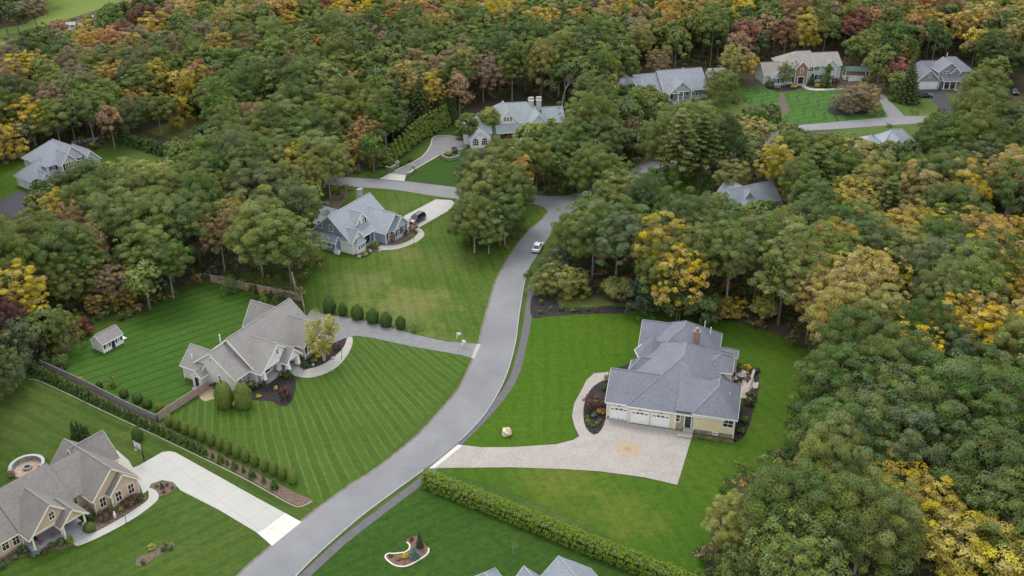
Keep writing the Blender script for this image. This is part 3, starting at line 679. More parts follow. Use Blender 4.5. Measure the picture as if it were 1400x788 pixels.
# ---- tan house, lower left
A = House('tan_house', 'tan sided house with grey brown roofs and two porch gables beside the pale concrete drive', 'house', (134.2, 704.2), 53, WT, RG, 'cream')
A.wing(-.1, 6.5, .1, 11.0, 2.95, 6.2, 'v', base=.35)
A.wing(2.1, 6.35, -.7, 2.0, 2.85, 4.95, 'v', base=.35)
A.wing(2.5, 7.6, 6.0, 11.6, 2.95, 6.05, 'u', base=.35)
A.wing(-9.8, -2.2, 2.2, 12.2, 3.0, 6.8, 'u', base=.35, trim=False)
A.wing(-2.6, 3.2, 2.8, 11.4, 3.0, 6.15, 'u', base=.35, trim=False)
A.wing(-17.5, -9.6, 2.4, 11.6, 2.95, 6.5, 'u', base=.35)
A.wing(-9.7, -3.1, -.3, 5.0, 3.0, 6.35, 'v', wall=False)
A.gable_face(-9.6, -3.2, -.28, 3.02, 6.25)
A.wing(-5.9, -2.5, -1.5, 2.0, 3.0, 4.65, 'v', wall=False)
A.gable_face(-5.8, -2.6, -1.48, 3.02, 4.58)
A.slab(-9.8, -2.4, -.4, 2.2, .5); A.slab(-5.9, -2.4, -1.6, -.4, .48)
A.steps(-5.3, -3.0, -1.6, .48, 3)
for u, v in ((-9.5, -.2), (-5.75, -1.4), (-2.65, -1.4), (-5.5, -.15)): A.post(u, v, .5, 2.9)
A.wpx(('v', .1), 140.5, 686.5, .85, 1.5); A.wpx(('v', -.7), 162, 678.5, .85, 1.55); A.wpx(('v', -.7), 179, 668, .85, 1.55)
A.window(('v', -.28), -6.35, 4.35, .7, 1.15, arch=True)
A.window(('v', 2.2), -7.5, 1.95, 2.6, 1.1, cols=3); A.window(('v', 2.8), -1.55, 2.1, .85, 1.3)
A.door(('v', 2.2), -4.2, .5, 1.0, 2.1, side=True)
A.wpx(('v', 2.4), 7, 745.5, .85, 1.5); A.wpx(('v', 2.4), 21.5, 738, .85, 1.5); A.window(('v', 2.4), -15.2, 1.9, .85, 1.5)
A.window(('u', 7.6), 8.8, 1.9, .9, 1.3, sgn=1)
for k in (2.2, 5.3): A.garage(('u', 6.5), k, 2.7, 2.2, sgn=1)
A.vent(-5, 9, 6.0); A.vent(-8, 9.4, 5.7)

# ---- greige house, centre left
B = House('greige_house', 'pale greige house with warm grey roof and white tapered porch columns between two mown lawns', 'house', (321.6, 534.5), 61, WG, RG2)
B.wing(-.5, 3.3, -.8, 8.8, 3.0, 6.5, 'u', base=.3)
B.wing(-1.2, 4.0, 6.0, 10.2, 3.0, 5.3, 'v', base=.3)
B.wing(3.2, 19.0, -2.0, 8.8, 3.0, 7.5, 'u', base=.3)
B.wing(13.5, 19.4, -4.0, 3.0, 3.0, 6.0, 'v', base=.5)
B.wing(14.2, 19.4, 5.0, 10.2, 3.0, 6.5, 'v', base=.3)
B.wing(3.1, 11.5, -3.5, 3.0, 3.0, 6.3, 'v', wall=False)
B.gable_face(3.3, 11.3, -3.48, 3.02, 6.2, WW)
B.wing(7.8, 11.2, -5.0, -1.0, 3.0, 4.7, 'v', wall=False)
B.gable_face(7.9, 11.1, -4.98, 3.02, 4.62, WW)
B.slab(3.6, 11.6, -3.5, -2.0, .6); B.slab(8.0, 11.3, -5.0, -3.5, .58); B.steps(8.4, 10.8, -5.0, .58, 3, m=M['concrete'])
for u, v in ((3.9, -3.1), (7.7, -3.1), (8.3, -4.6), (10.8, -4.6), (11.2, -3.0)): B.taper(u, v, .6, 2.85, .95)
B.window(('v', -3.48), 7.3, 4.8, .45, .8, cols=1)
for k in range(4): B.window(('v', -2.0), 4.6 + k * .78, 1.95, .6, 1.3, cols=1, shut=None, fr=M['purple'] if k in (1, 2) else None)
B.door(('v', -2.0), 9.6, .6, 1.0, 2.1, m=M['purple'], side=True)
for k in (.7, 1.75, 2.8): B.window(('v', -.8), k - .2, 1.8, .62, 1.6, shut=M['purple'] if k == 1.75 else None)
B.window(('u', -.5), 2.6, 1.9, .5, 1.0, cols=1); B.window(('u', -.5), 4.2, 5.0, .45, .6, cols=1, rows=3, fr=M['white'])
# arched side porch with a plum door
B.wing(-2.3, -.5, 5.2, 7.0, 2.35, 3.15, 'u', ov=.2, rake=.12)
B.door(('u', -2.3), 6.1, .15, .9, 1.95, m=M['purple']); B.slab(-3.2, -2.3, 5.5, 6.7, .15, 'stoop', M['concrete2'])
for q in (-3.2, -1.4): B.window(('v', -4.0), 16.4 + q * .55, 1.9, .8, 1.6, shut=M['shut'] if q == -3.2 else None)
B.window(('v', -4.0), 17.6, 1.9, .8, 1.6); B.window(('u', 13.5), -2.6, 2.0, .5, .5, cols=1)
B.vent(3.6, 5.6, 6.6, .9, .1); B.vent(-.4, 8.6, 4.4, .5, .09)
for k in (-1.5, 1.4): B.garage(('u', 19.4), k, 2.6, 2.2, sgn=1)

# ---- blue house up the lane
C = House('blue_house', 'blue sided house with pale blue roof, white dormer and bay beside a white concrete drive', 'house', (479.8, 345.2), 60, WB, RC)
C.wing(-.6, 13.6, -.5, 10.1, 3.0, 7.6, 'u')
C.wing(3.5, 8.2, 8.0, 12.3, 3.2, 5.8, 'v')
C.wing(3.4, 7.2, .9, 5.0, 5.0, 6.95, 'v', wm=WW, z0=3.0, ov=.25)
C.wing(-.7, 2.9, -1.2, 2.0, 3.0, 4.9, 'v', wm=WW, ov=.3)
C.wing(-.1, 2.3, -2.1, -1.0, 2.5, 3.1, 'u', 'h', 'h', ov=.2, wm=WW, rm=RC)
C.wing(7.0, 14.0, -4.2, 3.5, 2.95, 5.95, 'v')
C.wing(9.4, 14.1, -4.9, -2.0, 2.85, 4.95, 'v', wm=WB_LIT)
C.wing(-1.8, -.5, 2.6, 6.4, 2.7, 3.6, 'v', 'g', 'g', ov=.3)
C.wing(2.8, 7.0, -1.3, .9, 3.0, 3.7, 'u', wall=False, ov=.2)
C.slab(2.8, 7.0, -1.4, -.5, .35); C.post(3.05, -1.2, .35, 2.9, .25); C.post(6.8, -1.2, .35, 2.9, .25)
C.door(('v', -.5), 5.2, .35, 1.0, 2.1, side=True)
for k in (4.65, 5.95): C.window(('v', .9), k, 4.85, .6, 1.15, shut=None)
for k in (3.85, 6.72): MB().box(k - .2, k + .2, .84, .9, 4.2, 5.5).build('shutter', M['shut'], C.t)
for k in (.35, 1.1, 1.85): C.window(('v', -2.1), k, 1.6, .5, 1.25, cols=1)
C.window(('u', -.6), 1.1, 1.6, .8, 1.4); C.window(('u', -.6), 4.4, 4.9, .8, 1.3); C.window(('u', -.6), 7.4, 5.0, .9, 1.1, arch=True)
C.window(('u', -1.8), 4.5, 1.7, 1.6, 1.1, cols=3, arch=False); C.window(('u', -1.8), 4.5, 2.75, .7, .3, arch=True)
C.window(('v', -4.2), 8.2, 1.7, .7, 1.4, shut=M['shut'])
for k in (10.6, 12.7): C.window(('v', -4.9), k, 1.7, .75, 1.4, shut=M['shut'])
for k in (-2.6, .6): C.garage(('u', 14.0), k, 2.7, 2.2, sgn=1)
C.chimney(12.6, 6.6, 5, 8.6, 1.2, .8, M['greystone'], False)
for u in (4.6, 5.6, 3.9): C.vent(u, 7.6, 5.0, .9)

# ---- yellow house with the three garage doors
D = House('yellow_house', 'butter yellow house with slate grey hip roofs and three white garage doors facing tan pavers', 'house', (828.8, 572.6), -14.5, WY, RD)
D.wing(0, 8.5, .2, 8.8, 3.55, 6.7, 'u', base=.4)
D.wing(3.6, 18.2, -.1, 19.2, 3.55, 9.0, 'v', 'h', 'h')
D.wing(4.2, 15.8, 12.0, 25.6, 3.7, 8.5, 'v', 'h', 'h')
D.wing(2.7, 10.0, 18.2, 25.0, 3.7, 6.6, 'u')
D.wing(13.9, 20.1, -.3, 8.9, 4.05, 6.9, 'v', 'h', 'h', base=.7)
D.wing(11.0, 16.9, -.1, 8.9, 4.0, 6.9, 'u', 'g', 'g', trim=False, rake=.1)
D.wing(14.4, 18.6, 11.0, 15.6, 5.0, 6.6, 'v', 'h', 'h', ov=.25, z0=3.0)
D.wing(15.5, 19.2, 19.0, 21.2, 3.2, 3.9, 'u', 'g', 'h', ov=.2)
# octagonal tower bay on the west side
b_ = MB().lathe([(2.5, 0), (2.5, 3.9)], (5.0, 15.9, 0), 8); b_.build('tower_wall', WY, D.t)
b_ = MB().lathe([(3.0, 3.85), (.05, 7.0)], (5.0, 15.9, 0), 8); b_.build('tower_roof', RD, D.t)
b_ = MB().lathe([(3.0, 3.66), (3.04, 3.9)], (5.0, 15.9, 0), 8); b_.build('fascia', M['white'], D.t)
D.wing(2.2, 8.0, 10.4, 13.6, 3.3, 4.9, 'u', 'h', 'g', wall=False); D.post(2.4, 10.6, 0, 2.95, .3); D.post(2.4, 13.8, 0, 2.95, .3)
D.wing(2.5, 7.0, 11.5, 13.0, 3.0, 4.0, 'u', 'g', 'g', ov=.1, trim=False)
D.slab(2.0, 4.2, 10.3, 14.0, .25, 'porch_floor', M['concrete2'])
D.garage(('v', .2), 1.95, 2.7, 2.35, arch=True); D.garage(('v', -.1), 5.35, 2.7, 2.35, arch=True); D.garage(('v', -.1), 8.65, 2.7, 2.35, arch=True)
for u, v in ((1.95, .2), (5.35, -.1), (8.65, -.1)): MB().box(u - .12, u + .12, v - .3, v - .02, 2.75, 3.05).build('lantern', M['black'], D.t)
D.window(('v', -.1), 11.3, 2.2, .7, 1.2, cols=1)
D.wpx(('v', -.3), 995.4, 579.5, 1.5, 1.25); D.window(('v', -.3), 17.3, .45, .7, .3, cols=2, rows=1)
D.door(('u', 13.9), .0, .6, .1, 2.1); D.door(('v', -.1), 12.95, .7, .95, 2.1, m=M['glass'])
D.slab(12.3, 13.9, -1.2, -.1, .66, 'stoop', M['concrete2']); D.slab(11.6, 13.9, -2.2, -1.2, .33, 'stoop', M['concrete2'])
for k in (1.5, 4.5, 7.0): D.window(('u', 20.1), k, 2.1, .9, 1.4, sgn=1)
for k in (11.5, 14.0, 16.5): D.window(('u', 18.2), k, 2.1, 1.2, 1.5, sgn=1)
D.chimney(12.3, 15.4, 6, 9.3, 1.15, .9); D.vent(14.3, 21.3, 6.4, .7, .09); D.vent(13.2, 21.6, 7.3, .7, .07); D.vent(18.8, 4.0, 4.9, .6, .08)

# ---- white house across the street
E = House('white_house', 'white house with green grey roof, front gable and twin chimneys half hidden by trees', 'house', (676, 190), 10, WW, RGR)
E.wing(-3.0, 15.5, .8, 11.6, 3.6, 7.9, 'u', 'h', 'h')
E.wing(.2, 7.2, -.6, 8.0, 4.0, 7.9, 'v')
E.wing(8.9, 15.2, -1.4, 8.0, 3.4, 6.7, 'v')
E.wing(-8.6, -1.5, -3.2, 6.0, 3.2, 6.4, 'u', 'h', 'g')
E.wing(-7.4, -2.6, -7.0, 1.0, 2.9, 5.0, 'v')
E.wing(14.5, 20.0, 2.2, 9.6, 3.3, 6.2, 'u')
E.wing(.6, 8.0, -2.4, -.4, 3.0, 4.3, 'u', wall=False); E.slab(.8, 8.0, -2.4, -.6, .4)
for u in (1.0, 3.4, 5.6, 7.8): E.post(u, -2.2, .4, 2.9, .25)
for k in (2.9, 3.7, 4.5): E.window(('v', -.6), k, 5.6, .6, 1.05)
E.window(('v', -.6), 2.0, 1.8, .9, 1.5); E.window(('v', -.6), 6.0, 1.8, .9, 1.5); E.door(('v', -.6), 4.0, .4, 1.1, 2.1, side=True)
for k in (-6.2, -3.8): E.window(('v', -7.0), k, 1.6, 1.5, 1.2, cols=3, arch=True)
for k in (10.2, 12.05, 13.9): E.window(('v', -1.4), k, 1.9, .9, 1.6)
E.window(('v', 2.2), 18.0, 1.9, .9, 1.5)
for u in (11.4, 13.6): E.chimney(u, 6.4, 6, 9.0, 1.3, .9, brick('pale chimney stone', (.42, .38, .36), (.3, .26, .25), (.5, .48, .45), 5), False); MB().box(u - .75, u + .75, 5.85, 6.95, 8.2, 8.6).build('chimney_band', M['white'], E.t)

# ---- blue grey ranch
Fh = House('ranch_house', 'long blue grey ranch house with pale roof and white porch gable at the wood edge', 'house', (933, 137.3), 14, WF, RB)
Fh.wing(-6.0, 8.0, .6, 12.4, 3.2, 7.7, 'u')
Fh.wing(-13.5, -5.6, 2.0, 11.6, 3.1, 6.9, 'u')
Fh.wing(-4.6, 2.4, -1.4, 7.0, 3.3, 6.4, 'v', wall=False, ov=.3); Fh.gable_face(-4.5, 2.3, -1.38, 3.32, 6.3)
Fh.wing(-5.4, -2.3, -2.3, 2.0, 3.2, 4.7, 'v', wall=False, ov=.25); Fh.gable_face(-5.3, -2.4, -2.28, 3.22, 4.6)
Fh.slab(-5.2, 2.4, -1.4, .6, .6); Fh.slab(-5.3, -2.4, -2.4, -1.4, .58); Fh.steps(-4.6, -3.0, -2.4, .55, 3)
for u, v in ((2.2, -1.2), (-2.4, -2.1), (-5.2, -2.1), (-.4, -1.2)): Fh.post(u, v, .6, 3.2, .3)
Fh.wing(-20.2, -12.0, 1.4, 10.0, 3.1, 6.3, 'u'); Fh.wing(-18.6, -13.8, -.4, 8.0, 3.2, 7.0, 'v')
Fh.window(('v', -1.38), -1.1, 5.1, .6, .6, cols=1, rows=1)
for k in (-.6, .5, 1.6): Fh.window(('v', .6), k, 1.95, .8, 1.5)
Fh.door(('v', .6), -3.8, .6, 1.0, 2.1, side=True)
for k in (4.0, 5.4, 6.8): Fh.window(('v', .6), k, 1.9, .7, 1.5, shut=M['shut'] if k != 5.4 else None)
Fh.window(('v', 2.0), -7.2, 1.9, .8, 1.5)
for k in (-12.2, -9.8): Fh.garage(('v', 2.0), k, 2.2, 2.1)
for k in (-17.2, -15.2): Fh.window(('v', -.4), k, 1.8, .8, 1.5)
Fh.vent(2.5, 7.2, 7.2, .8, .12)

# ---- mint and brick house
Gh = House('mint_house', 'pale mint two storey house with a brick entrance gable and dark shutters', 'house', (1088.6, 114.8), 8, WM, RT)
Gh.wing(-4.4, 5.4, 0.4, 10.6, 5.7, 8.9, 'u', 'h', 'g', ov=.45)
Gh.wing(5.0, 14.6, .9, 9.6, 5.6, 8.3, 'u', 'g', 'g')
Gh.wing(-3.8, 1.0, -.1, 5.0, 5.7, 8.3, 'v')
Gh.wing(-1.1, 2.9, -.9, 5.0, 5.5, 7.5, 'v', wm=BR)
Gh.wing(9.2, 12.7, -.2, 5.0, 5.7, 7.7, 'v')
Gh.wing(-10.6, -3.0, 1.0, 8.0, 3.3, 6.0, 'u'); Gh.wing(-8.6, -4.6, -1.2, 4.0, 3.1, 5.0, 'v')
for k in (4.2, 6.3): Gh.window(('v', .4 if k < 5 else .9), k, 4.6, .8, 1.5, shut=M['shut'])
for k in (5.8, 7.6): Gh.window(('v', .9), k, 1.6, .8, 1.5, shut=M['shut'])
Gh.window(('v', -.9), .9, 4.4, .9, 1.2, arch=True); Gh.door(('v', -.9), .9, .3, 1.1, 2.2, m=M['black'], side=True)
for k in (10.3, 11.6): Gh.window(('v', -.2), k, 4.4, .7, 1.3)
Gh.window(('v', -.2), 10.95, 1.6, 1.4, 1.4, shut=M['shut']); Gh.window(('v', -.1), -2.3, 4.4, .8, 1.4, shut=M['shut']); Gh.window(('v', -.1), -2.3, 1.6, .9, 1.5, shut=M['shut'])
for k in (-7.4, -5.8): Gh.window(('v', -1.2), k, 1.6, .7, 1.3, shut=M['shut'])
Gh.window(('u', -10.6), 3.0, 1.7, .8, 1.4); Gh.window(('u', -10.6), 5.6, 1.7, .8, 1.4)
Gh.slab(-.6, 2.4, -2.2, -.9, .28, 'stoop', M['concrete2'])
# ---- slate grey colonial
Hh = House('slate_house', 'slate grey two storey house with white double garage gable and columned porch', 'house', (1256.4, 122.8), 3, WH, RD)
Hh.wing(-.9, 6.1, 0, 9.0, 3.0, 6.3, 'v'); Hh.wing(-1.4, 7.4, 4.0, 11.6, 3.2, 6.9, 'u', 'h', 'g')
Hh.wing(6.4, 16.4, 1.6, 9.6, 5.7, 8.7, 'u', 'h', 'h'); Hh.wing(5.9, 12.5, .9, 7.0, 5.6, 8.3, 'v'); Hh.wing(9.6, 12.2, .3, 4.0, 5.4, 6.8, 'v')
Hh.wing(16.0, 20.0, 2.6, 9.0, 2.8, 4.7, 'v')
Hh.wing(7.0, 16.0, -1.0, 1.6, 3.0, 4.0, 'u', wall=False, ov=.2); Hh.slab(7.0, 16.0, -1.0, 1.6, .35)
for u in (7.3, 9.2, 11.1, 12.9, 14.5, 15.8): Hh.post(u, -.8, .35, 2.95, .25)
for k in (1.05, 4.15): Hh.garage(('v', 0), k, 2.75, 2.25)
Hh.window(('v', 0), 2.6, 4.4, .6, 1.2)
for k in (7.6, 8.6): Hh.window(('v', .9), k, 4.8, .7, 1.3)
Hh.window(('v', .3), 10.9, 4.8, .8, 1.3)
for k in (14.3, 15.5): Hh.window(('v', 1.6), k, 4.9, .7, 1.3)
for k in (7.6, 8.8): Hh.window(('v', .9), k, 1.8, .7, 1.4)
Hh.door(('v', .9), 11.6, .35, 1.0, 2.1, m=M['purple'], side=True); Hh.window(('v', 1.6), 14.6, 1.8, .8, 1.4); Hh.window(('v', 2.6), 18.0, 1.7, .8, 1.3)
Hh.slab(10.6, 13.4, -2.0, -1.0, .2, 'stoop', M['concrete']); Hh.vent(10.4, 7.2, 8.8, .8, .1)

# ---- grey house at the left edge
I = House('grey_gable_house', 'pale grey house with blue grey roof and stacked white trimmed gables behind the trees', 'house', (46, 267), 54, WI, RB)
I.wing(1.2, 8.0, 1.0, 8.6, 3.0, 6.2, 'u', 'h', 'g'); I.wing(5.6, 15.5, 1.5, 11.4, 5.6, 9.3, 'u', 'h', 'h')
I.wing(9.0, 15.4, .4, 8.0, 5.6, 8.8, 'v'); I.wing(8.4, 12.2, -.6, 5.0, 5.5, 7.6, 'v'); I.wing(15.0, 19.4, 1.0, 8.0, 3.6, 6.0, 'v')
I.wing(2.6, 5.4, -.2, 3.0, 3.0, 4.6, 'v')
for k in (9.6, 11.0): I.window(('v', -.6), k, 4.6, .8, 1.4, shut=M['shut'] if k < 10 else None)
I.window(('v', .4), 14.0, 4.6, .8, 1.3, shut=M['shut']); I.window(('v', 1.5), 7.2, 4.6, .8, 1.4, shut=M['shut'])
I.window(('v', 1.0), 17.2, 2.0, .8, 1.3); I.window(('v', -.6), 10.3, 1.7, 1.6, 1.5, cols=3); I.window(('v', .4), 13.6, 1.7, .9, 1.5)
for k in (2.9, 6.4): I.garage(('u', 1.2), k, 2.8, 2.3)
# ---- house in the wood, right of centre
J = House('wooded_house', 'grey house with pale slate roof sunk among green trees below the yellow green tree', 'house', (1012, 302), 27, WI, RB)
J.wing(-1.5, 10.8, .0, 7.0, 3.4, 6.5, 'u'); J.wing(.4, 5.4, 1.5, 9.4, 3.4, 6.3, 'v'); J.wing(-.6, 2.6, -1.6, 4.0, 3.0, 4.8, 'v')
J.window(('v', 0), 5.0, 2.0, .9, 1.5); J.window(('v', 0), 7.2, 2.0, .9, 1.5); J.window(('v', 0), 9.2, 2.0, .9, 1.5); J.window(('u', 10.8), 3.5, 4.8, .8, 1.0, sgn=1); J.window(('u', 10.8), 3.5, 1.9, .9, 1.4, sgn=1); J.window(('v', -1.6), 1.0, 1.8, .9, 1.4)
# ---- pair of pale roofs at the street
K = House('pale_roof_house', 'pale roofed grey house mostly hidden by trees below the far street', 'house', (1190, 219), 4, WI, RC)
K.wing(-3.0, 4.2, 0, 7.6, 3.2, 5.6, 'u', 'h', 'h'); K.wing(3.0, 12.6, 1.0, 8.0, 3.6, 6.6, 'u', 'h', 'h'); K.wing(4.0, 8.0, -1.0, 5.0, 3.4, 6.0, 'v')
K.window(('v', 0), -1.0, 1.9, .9, 1.4); K.window(('v', 0), 1.6, 1.9, .9, 1.4); K.window(('v', -1.0), 6.0, 1.9, 1.4, 1.4); K.window(('v', 1.0), 9.8, 1.9, .9, 1.4)
# ---- roof tips at the bottom edge
g_ = G(766.9, 764.6, 7.0)
Lh = House('slate_roof_house', 'pale slate roofed house whose ridge tips just enter at the bottom of the photo', 'house', proj((g_.x, g_.y, 0))[:2], 29, WI, RB)
Lh.wing(-4.5, 4.4, -9.5, .2, 3.2, 7.0, 'v'); Lh.wing(-6.4, -2.0, -7.0, 1.6, 3.6, 6.1, 'v'); Lh.wing(-11.3, -6.2, -6.0, 6.0, 3.2, 5.7, 'v', 'h', 'h')
Lh.window(('u', 4.4), -3.0, 1.9, .9, 1.4, sgn=1); Lh.window(('u', 4.4), -6.0, 1.9, .9, 1.4, sgn=1)
# ---- glimpsed roofs
Mh = House('glimpsed_house', 'grey roofed white house barely glimpsed through oak crowns behind the greige house wood', 'house', (352, 205), 20, WW, RG2)
Mh.wing(-4, 6, 0, 8, 3.4, 7.0, 'u'); Mh.window(('v', 0), -1, 1.8, .9, 1.4); Mh.window(('v', 0), 3, 1.8, .9, 1.4)
for px, py, wd, lb in ((100, 41, 4.4, 'long white farm shed at the meadow edge'), (123, 32, 2.8, 'smaller white farm shed farther along the meadow edge')):
    S_h = House('farm_shed', lb, 'shed', (px, py), 12, WW, M['concrete2'])
    S_h.wing(-wd / 2, wd / 2, 0, 3, 1.9, 2.5, 'u', trim=False); S_h.window(('v', 0), 0, 1.2, 1.0, .7)
W2 = House('white_outbuilding', 'white outbuilding with pale grey roof between the ranch house and the mint house', 'shed', (981, 107), 8, WW, M['metal'])
W2.wing(-2.9, 2.6, 0, 3.6, 2.1, 2.7, 'u', trim=False); W2.window(('v', 0), -1.3, 1.2, 1.0, .7); W2.door(('v', 0), 1.2, 0.05, .9, 1.85)
# ---- garden shed
SH = House('garden_shed', 'white and greige garden shed with plum door standing on the striped back lawn', 'shed', (142.6, 483.3), 58, WW, RG2)
SH.wing(0, 4.2, 0, 3.0, 1.95, 3.2, 'u', ov=.15, rake=.15)
MB().poly([(-.004, .06, .0), (-.004, 2.94, .0), (-.004, 2.94, 1.9), (-.004, 1.5, 3.12), (-.004, .06, 1.9)]).build('gable_wall', WG, SH.t)
SH.door(('v', 0), 2.1, .08, .75, 1.7, m=M['purple'])
for k in (.85, 3.35): SH.window(('v', 0), k, 1.15, .42, .62, shut=M['purple'])
sh_r = MB(); sh_r.v = [(4.2, .9, .02), (4.2, 2.3, .02), (5.8, 2.3, .02), (5.8, .9, .02), (4.22, .9, .3), (4.22, 2.3, .3)]; sh_r.f = [(0, 1, 2, 3), (4, 3, 2, 5), (0, 3, 4), (1, 5, 2), (0, 4, 5, 1)]
sh_r.build('ramp', M['white'], SH.t)
# ------------------------------------------------------------------ plants
NR = np.random.default_rng(11)
def unit(n):
    v = NR.normal(size=(n, 3)); return v / np.linalg.norm(v, axis=1, keepdims=True)
class Leaves:
    def __init__(s): s.c = []; s.n = []; s.s = []; s.t = []; s.h = []
    def add(s, c, n, size, tint, hue=None):
        s.c.append(c); s.n.append(n); s.s.append(size); s.t.append(np.broadcast_to(tint, (len(c), 3)))
        if hue is not None: s.h.append(np.broadcast_to(hue, (len(c), 3)))
    def clump(s, cen, rad, n, size, out=None, up=.35, squash=.8, tint=None, hue=None, fill=.0):
        d = unit(n)
        if out is not None: d = d + out * .55
        d[:, 2] += up; d /= np.linalg.norm(d, axis=1, keepdims=True)
        rr = rad * NR.uniform(.72 - fill, 1.06, (n, 1)); p = np.asarray(cen) + d * rr * np.array([1, 1, squash])
        nn = d + NR.normal(size=(n, 3)) * .30 + np.array([0, 0, .25])
        if tint is None: tint = NR.random(3)
        s.add(p, nn, NR.uniform(.75, 1.3, n) * size, tint, hue)
    def arrays(s): return [np.concatenate(x) for x in (s.c, s.n, s.s, s.t)] + ([np.concatenate(s.h)] if s.h else [])
    def mesh(s, name, m, aspect=1.45):
        A = s.arrays(); c, n, sz, t = A[:4]; k = len(c)
        n = n / np.maximum(np.linalg.norm(n, axis=1, keepdims=True), 1e-6)
        a = np.cross(n, unit(k)); a /= np.maximum(np.linalg.norm(a, axis=1, keepdims=True), 1e-6); b = np.cross(n, a)
        a = a * (sz * .5 * aspect)[:, None]; b = b * (sz * .5)[:, None]
        V = np.stack([c - a * 1.0, c - b * .9 + a * .1 - n * (sz * .12)[:, None], c + a, c + b * .9 + a * .1 - n * (sz * .12)[:, None]], 1).reshape(-1, 3)
        me = bpy.data.meshes.new(name); me.vertices.add(4 * k); me.vertices.foreach_set('co', V.astype(np.float32).ravel())
        me.loops.add(4 * k); me.loops.foreach_set('vertex_index', np.arange(4 * k, dtype=np.int32))
        me.polygons.add(k); me.polygons.foreach_set('loop_start', np.arange(0, 4 * k, 4, dtype=np.int32)); me.polygons.foreach_set('loop_total', np.full(k, 4, np.int32))
        me.materials.append(m); me.update(calc_edges=True)
        def attr(nm, arr):
            at = me.attributes.new(nm, 'FLOAT_COLOR', 'POINT'); q = np.ones((4 * k, 4), np.float32); q[:, :3] = np.repeat(arr, 4, 0); at.data.foreach_set('color', q.ravel())
        attr('tint', t)
        if len(A) > 4: attr('hue', A[4])
        return me

def limb_tree(mb, h, ends, r0, z_fork, lean=(0, 0)):
    """tapered trunk with limbs running out to the given ends"""
    top = Vector((lean[0], lean[1], h)); P = []; n = 7
    for i in range(n):
        t = i / (n - 1); P.append((lean[0] * t + math.sin(t * 5 + h) * .12 * t, lean[1] * t + math.cos(t * 4 + h) * .12 * t, h * t))
    mb.tube(P, [r0 * (1.25 if i == 0 else 1) * (1 - .86 * i / (n - 1)) for i in range(n)], 7)
    for e in ends:
        e = Vector(e); zf = min(max(z_fork, e.z - max(1.0, math.hypot(e.x, e.y) * .9)), h * .92); t = zf / h
        a = Vector((lean[0] * t, lean[1] * t, zf)); m_ = (a + e) / 2 + Vector((0, 0, -.3)); r = r0 * (1 - .8 * t) * .5
        mb.tube([a, m_, e], [r, r * .6, r * .18], 5)

def broadleaf(h=16, R_=5.6, zc=.60, rz=.40, clumps=150, per=320, leaf=.165, crad=(.6, 1.3), low=-.55, top=1.0, inner=14, seed=0, taper=0.0):
    """crown of leaf clumps spread through an uneven ellipsoid on a forked trunk -> (trunk mesh, crown mesh)"""
    global NR; NR = np.random.default_rng(seed + 50)
    L_ = Leaves(); ends = []
    lob = unit(8); amp = NR.uniform(-.28, .34, 8)
    cz, rzm = h * zc, h * rz; k = 0
    while k < clumps:
        d = unit(1)[0]
        if d[2] < low: continue
        f = 1 + sum(a * max(0, float(d @ q)) ** 3 for a, q in zip(amp, lob))
        q = NR.uniform(.56, 1.03) * f
        shrink = 1 - taper * max(0, d[2])
        p = np.array([d[0] * R_ * q * shrink, d[1] * R_ * q * shrink, cz + d[2] * rzm * q * top])
        rad = NR.uniform(*crad) * (R_ / 5.6) ** .6
        L_.clump(p, rad, int(per * (rad / 1.35) ** 1.6), leaf, d * np.array([1, 1, .8]), .45, .75)
        if k % 9 == 0: ends.append(p * np.array([.8, .8, .96]))
        k += 1
    for _ in range(inner):
        d = unit(1)[0] * NR.uniform(.2, .55); p = np.array([d[0] * R_, d[1] * R_, cz + d[2] * rzm])
        L_.clump(p, 1.7, 60, leaf * 1.9, None, .1, .9, fill=.5)
    mb = MB(); limb_tree(mb, h * .86, ends, .017 * h * .8, h * .30)
    return mb.mesh('trunk', M['bark']), L_.mesh('crown', M['leaf'])
def airy(h=11, R_=3.6, seed=0, stems=3):
    """several pale stems under a loose hanging crown"""
    global NR; NR = np.random.default_rng(seed + 90); L_ = Leaves(); mb = MB()
    for s in range(stems):
        a = 2 * math.pi * s / stems + .5; e = (math.cos(a) * R_ * .42, math.sin(a) * R_ * .42)
        mb.tube([(e[0] * .08, e[1] * .08, 0), (e[0] * .5, e[1] * .5, h * .4), (e[0], e[1], h * .9)], [.15, .10, .02], 6)
        for j in range(5):
            z = h * (.35 + .1 * j); b = a + NR.uniform(-1.4, 1.4)
            mb.tube([(e[0] * z / h, e[1] * z / h, z), (e[0] * z / h + math.cos(b) * R_ * .5, e[1] * z / h + math.sin(b) * R_ * .5, z + h * .12)], [.05, .012], 4)
    for _ in range(85):
        d = unit(1)[0]; q = NR.uniform(.45, 1.0); p = np.array([d[0] * R_ * q, d[1] * R_ * q, h * .58 + d[2] * h * .40 * q])
        L_.clump(p, NR.uniform(.5, .95), 42, .24, None, .0, 1.25, fill=.4)
    return mb.mesh('trunk', M['bark']), L_.mesh('crown', M['leaf'])
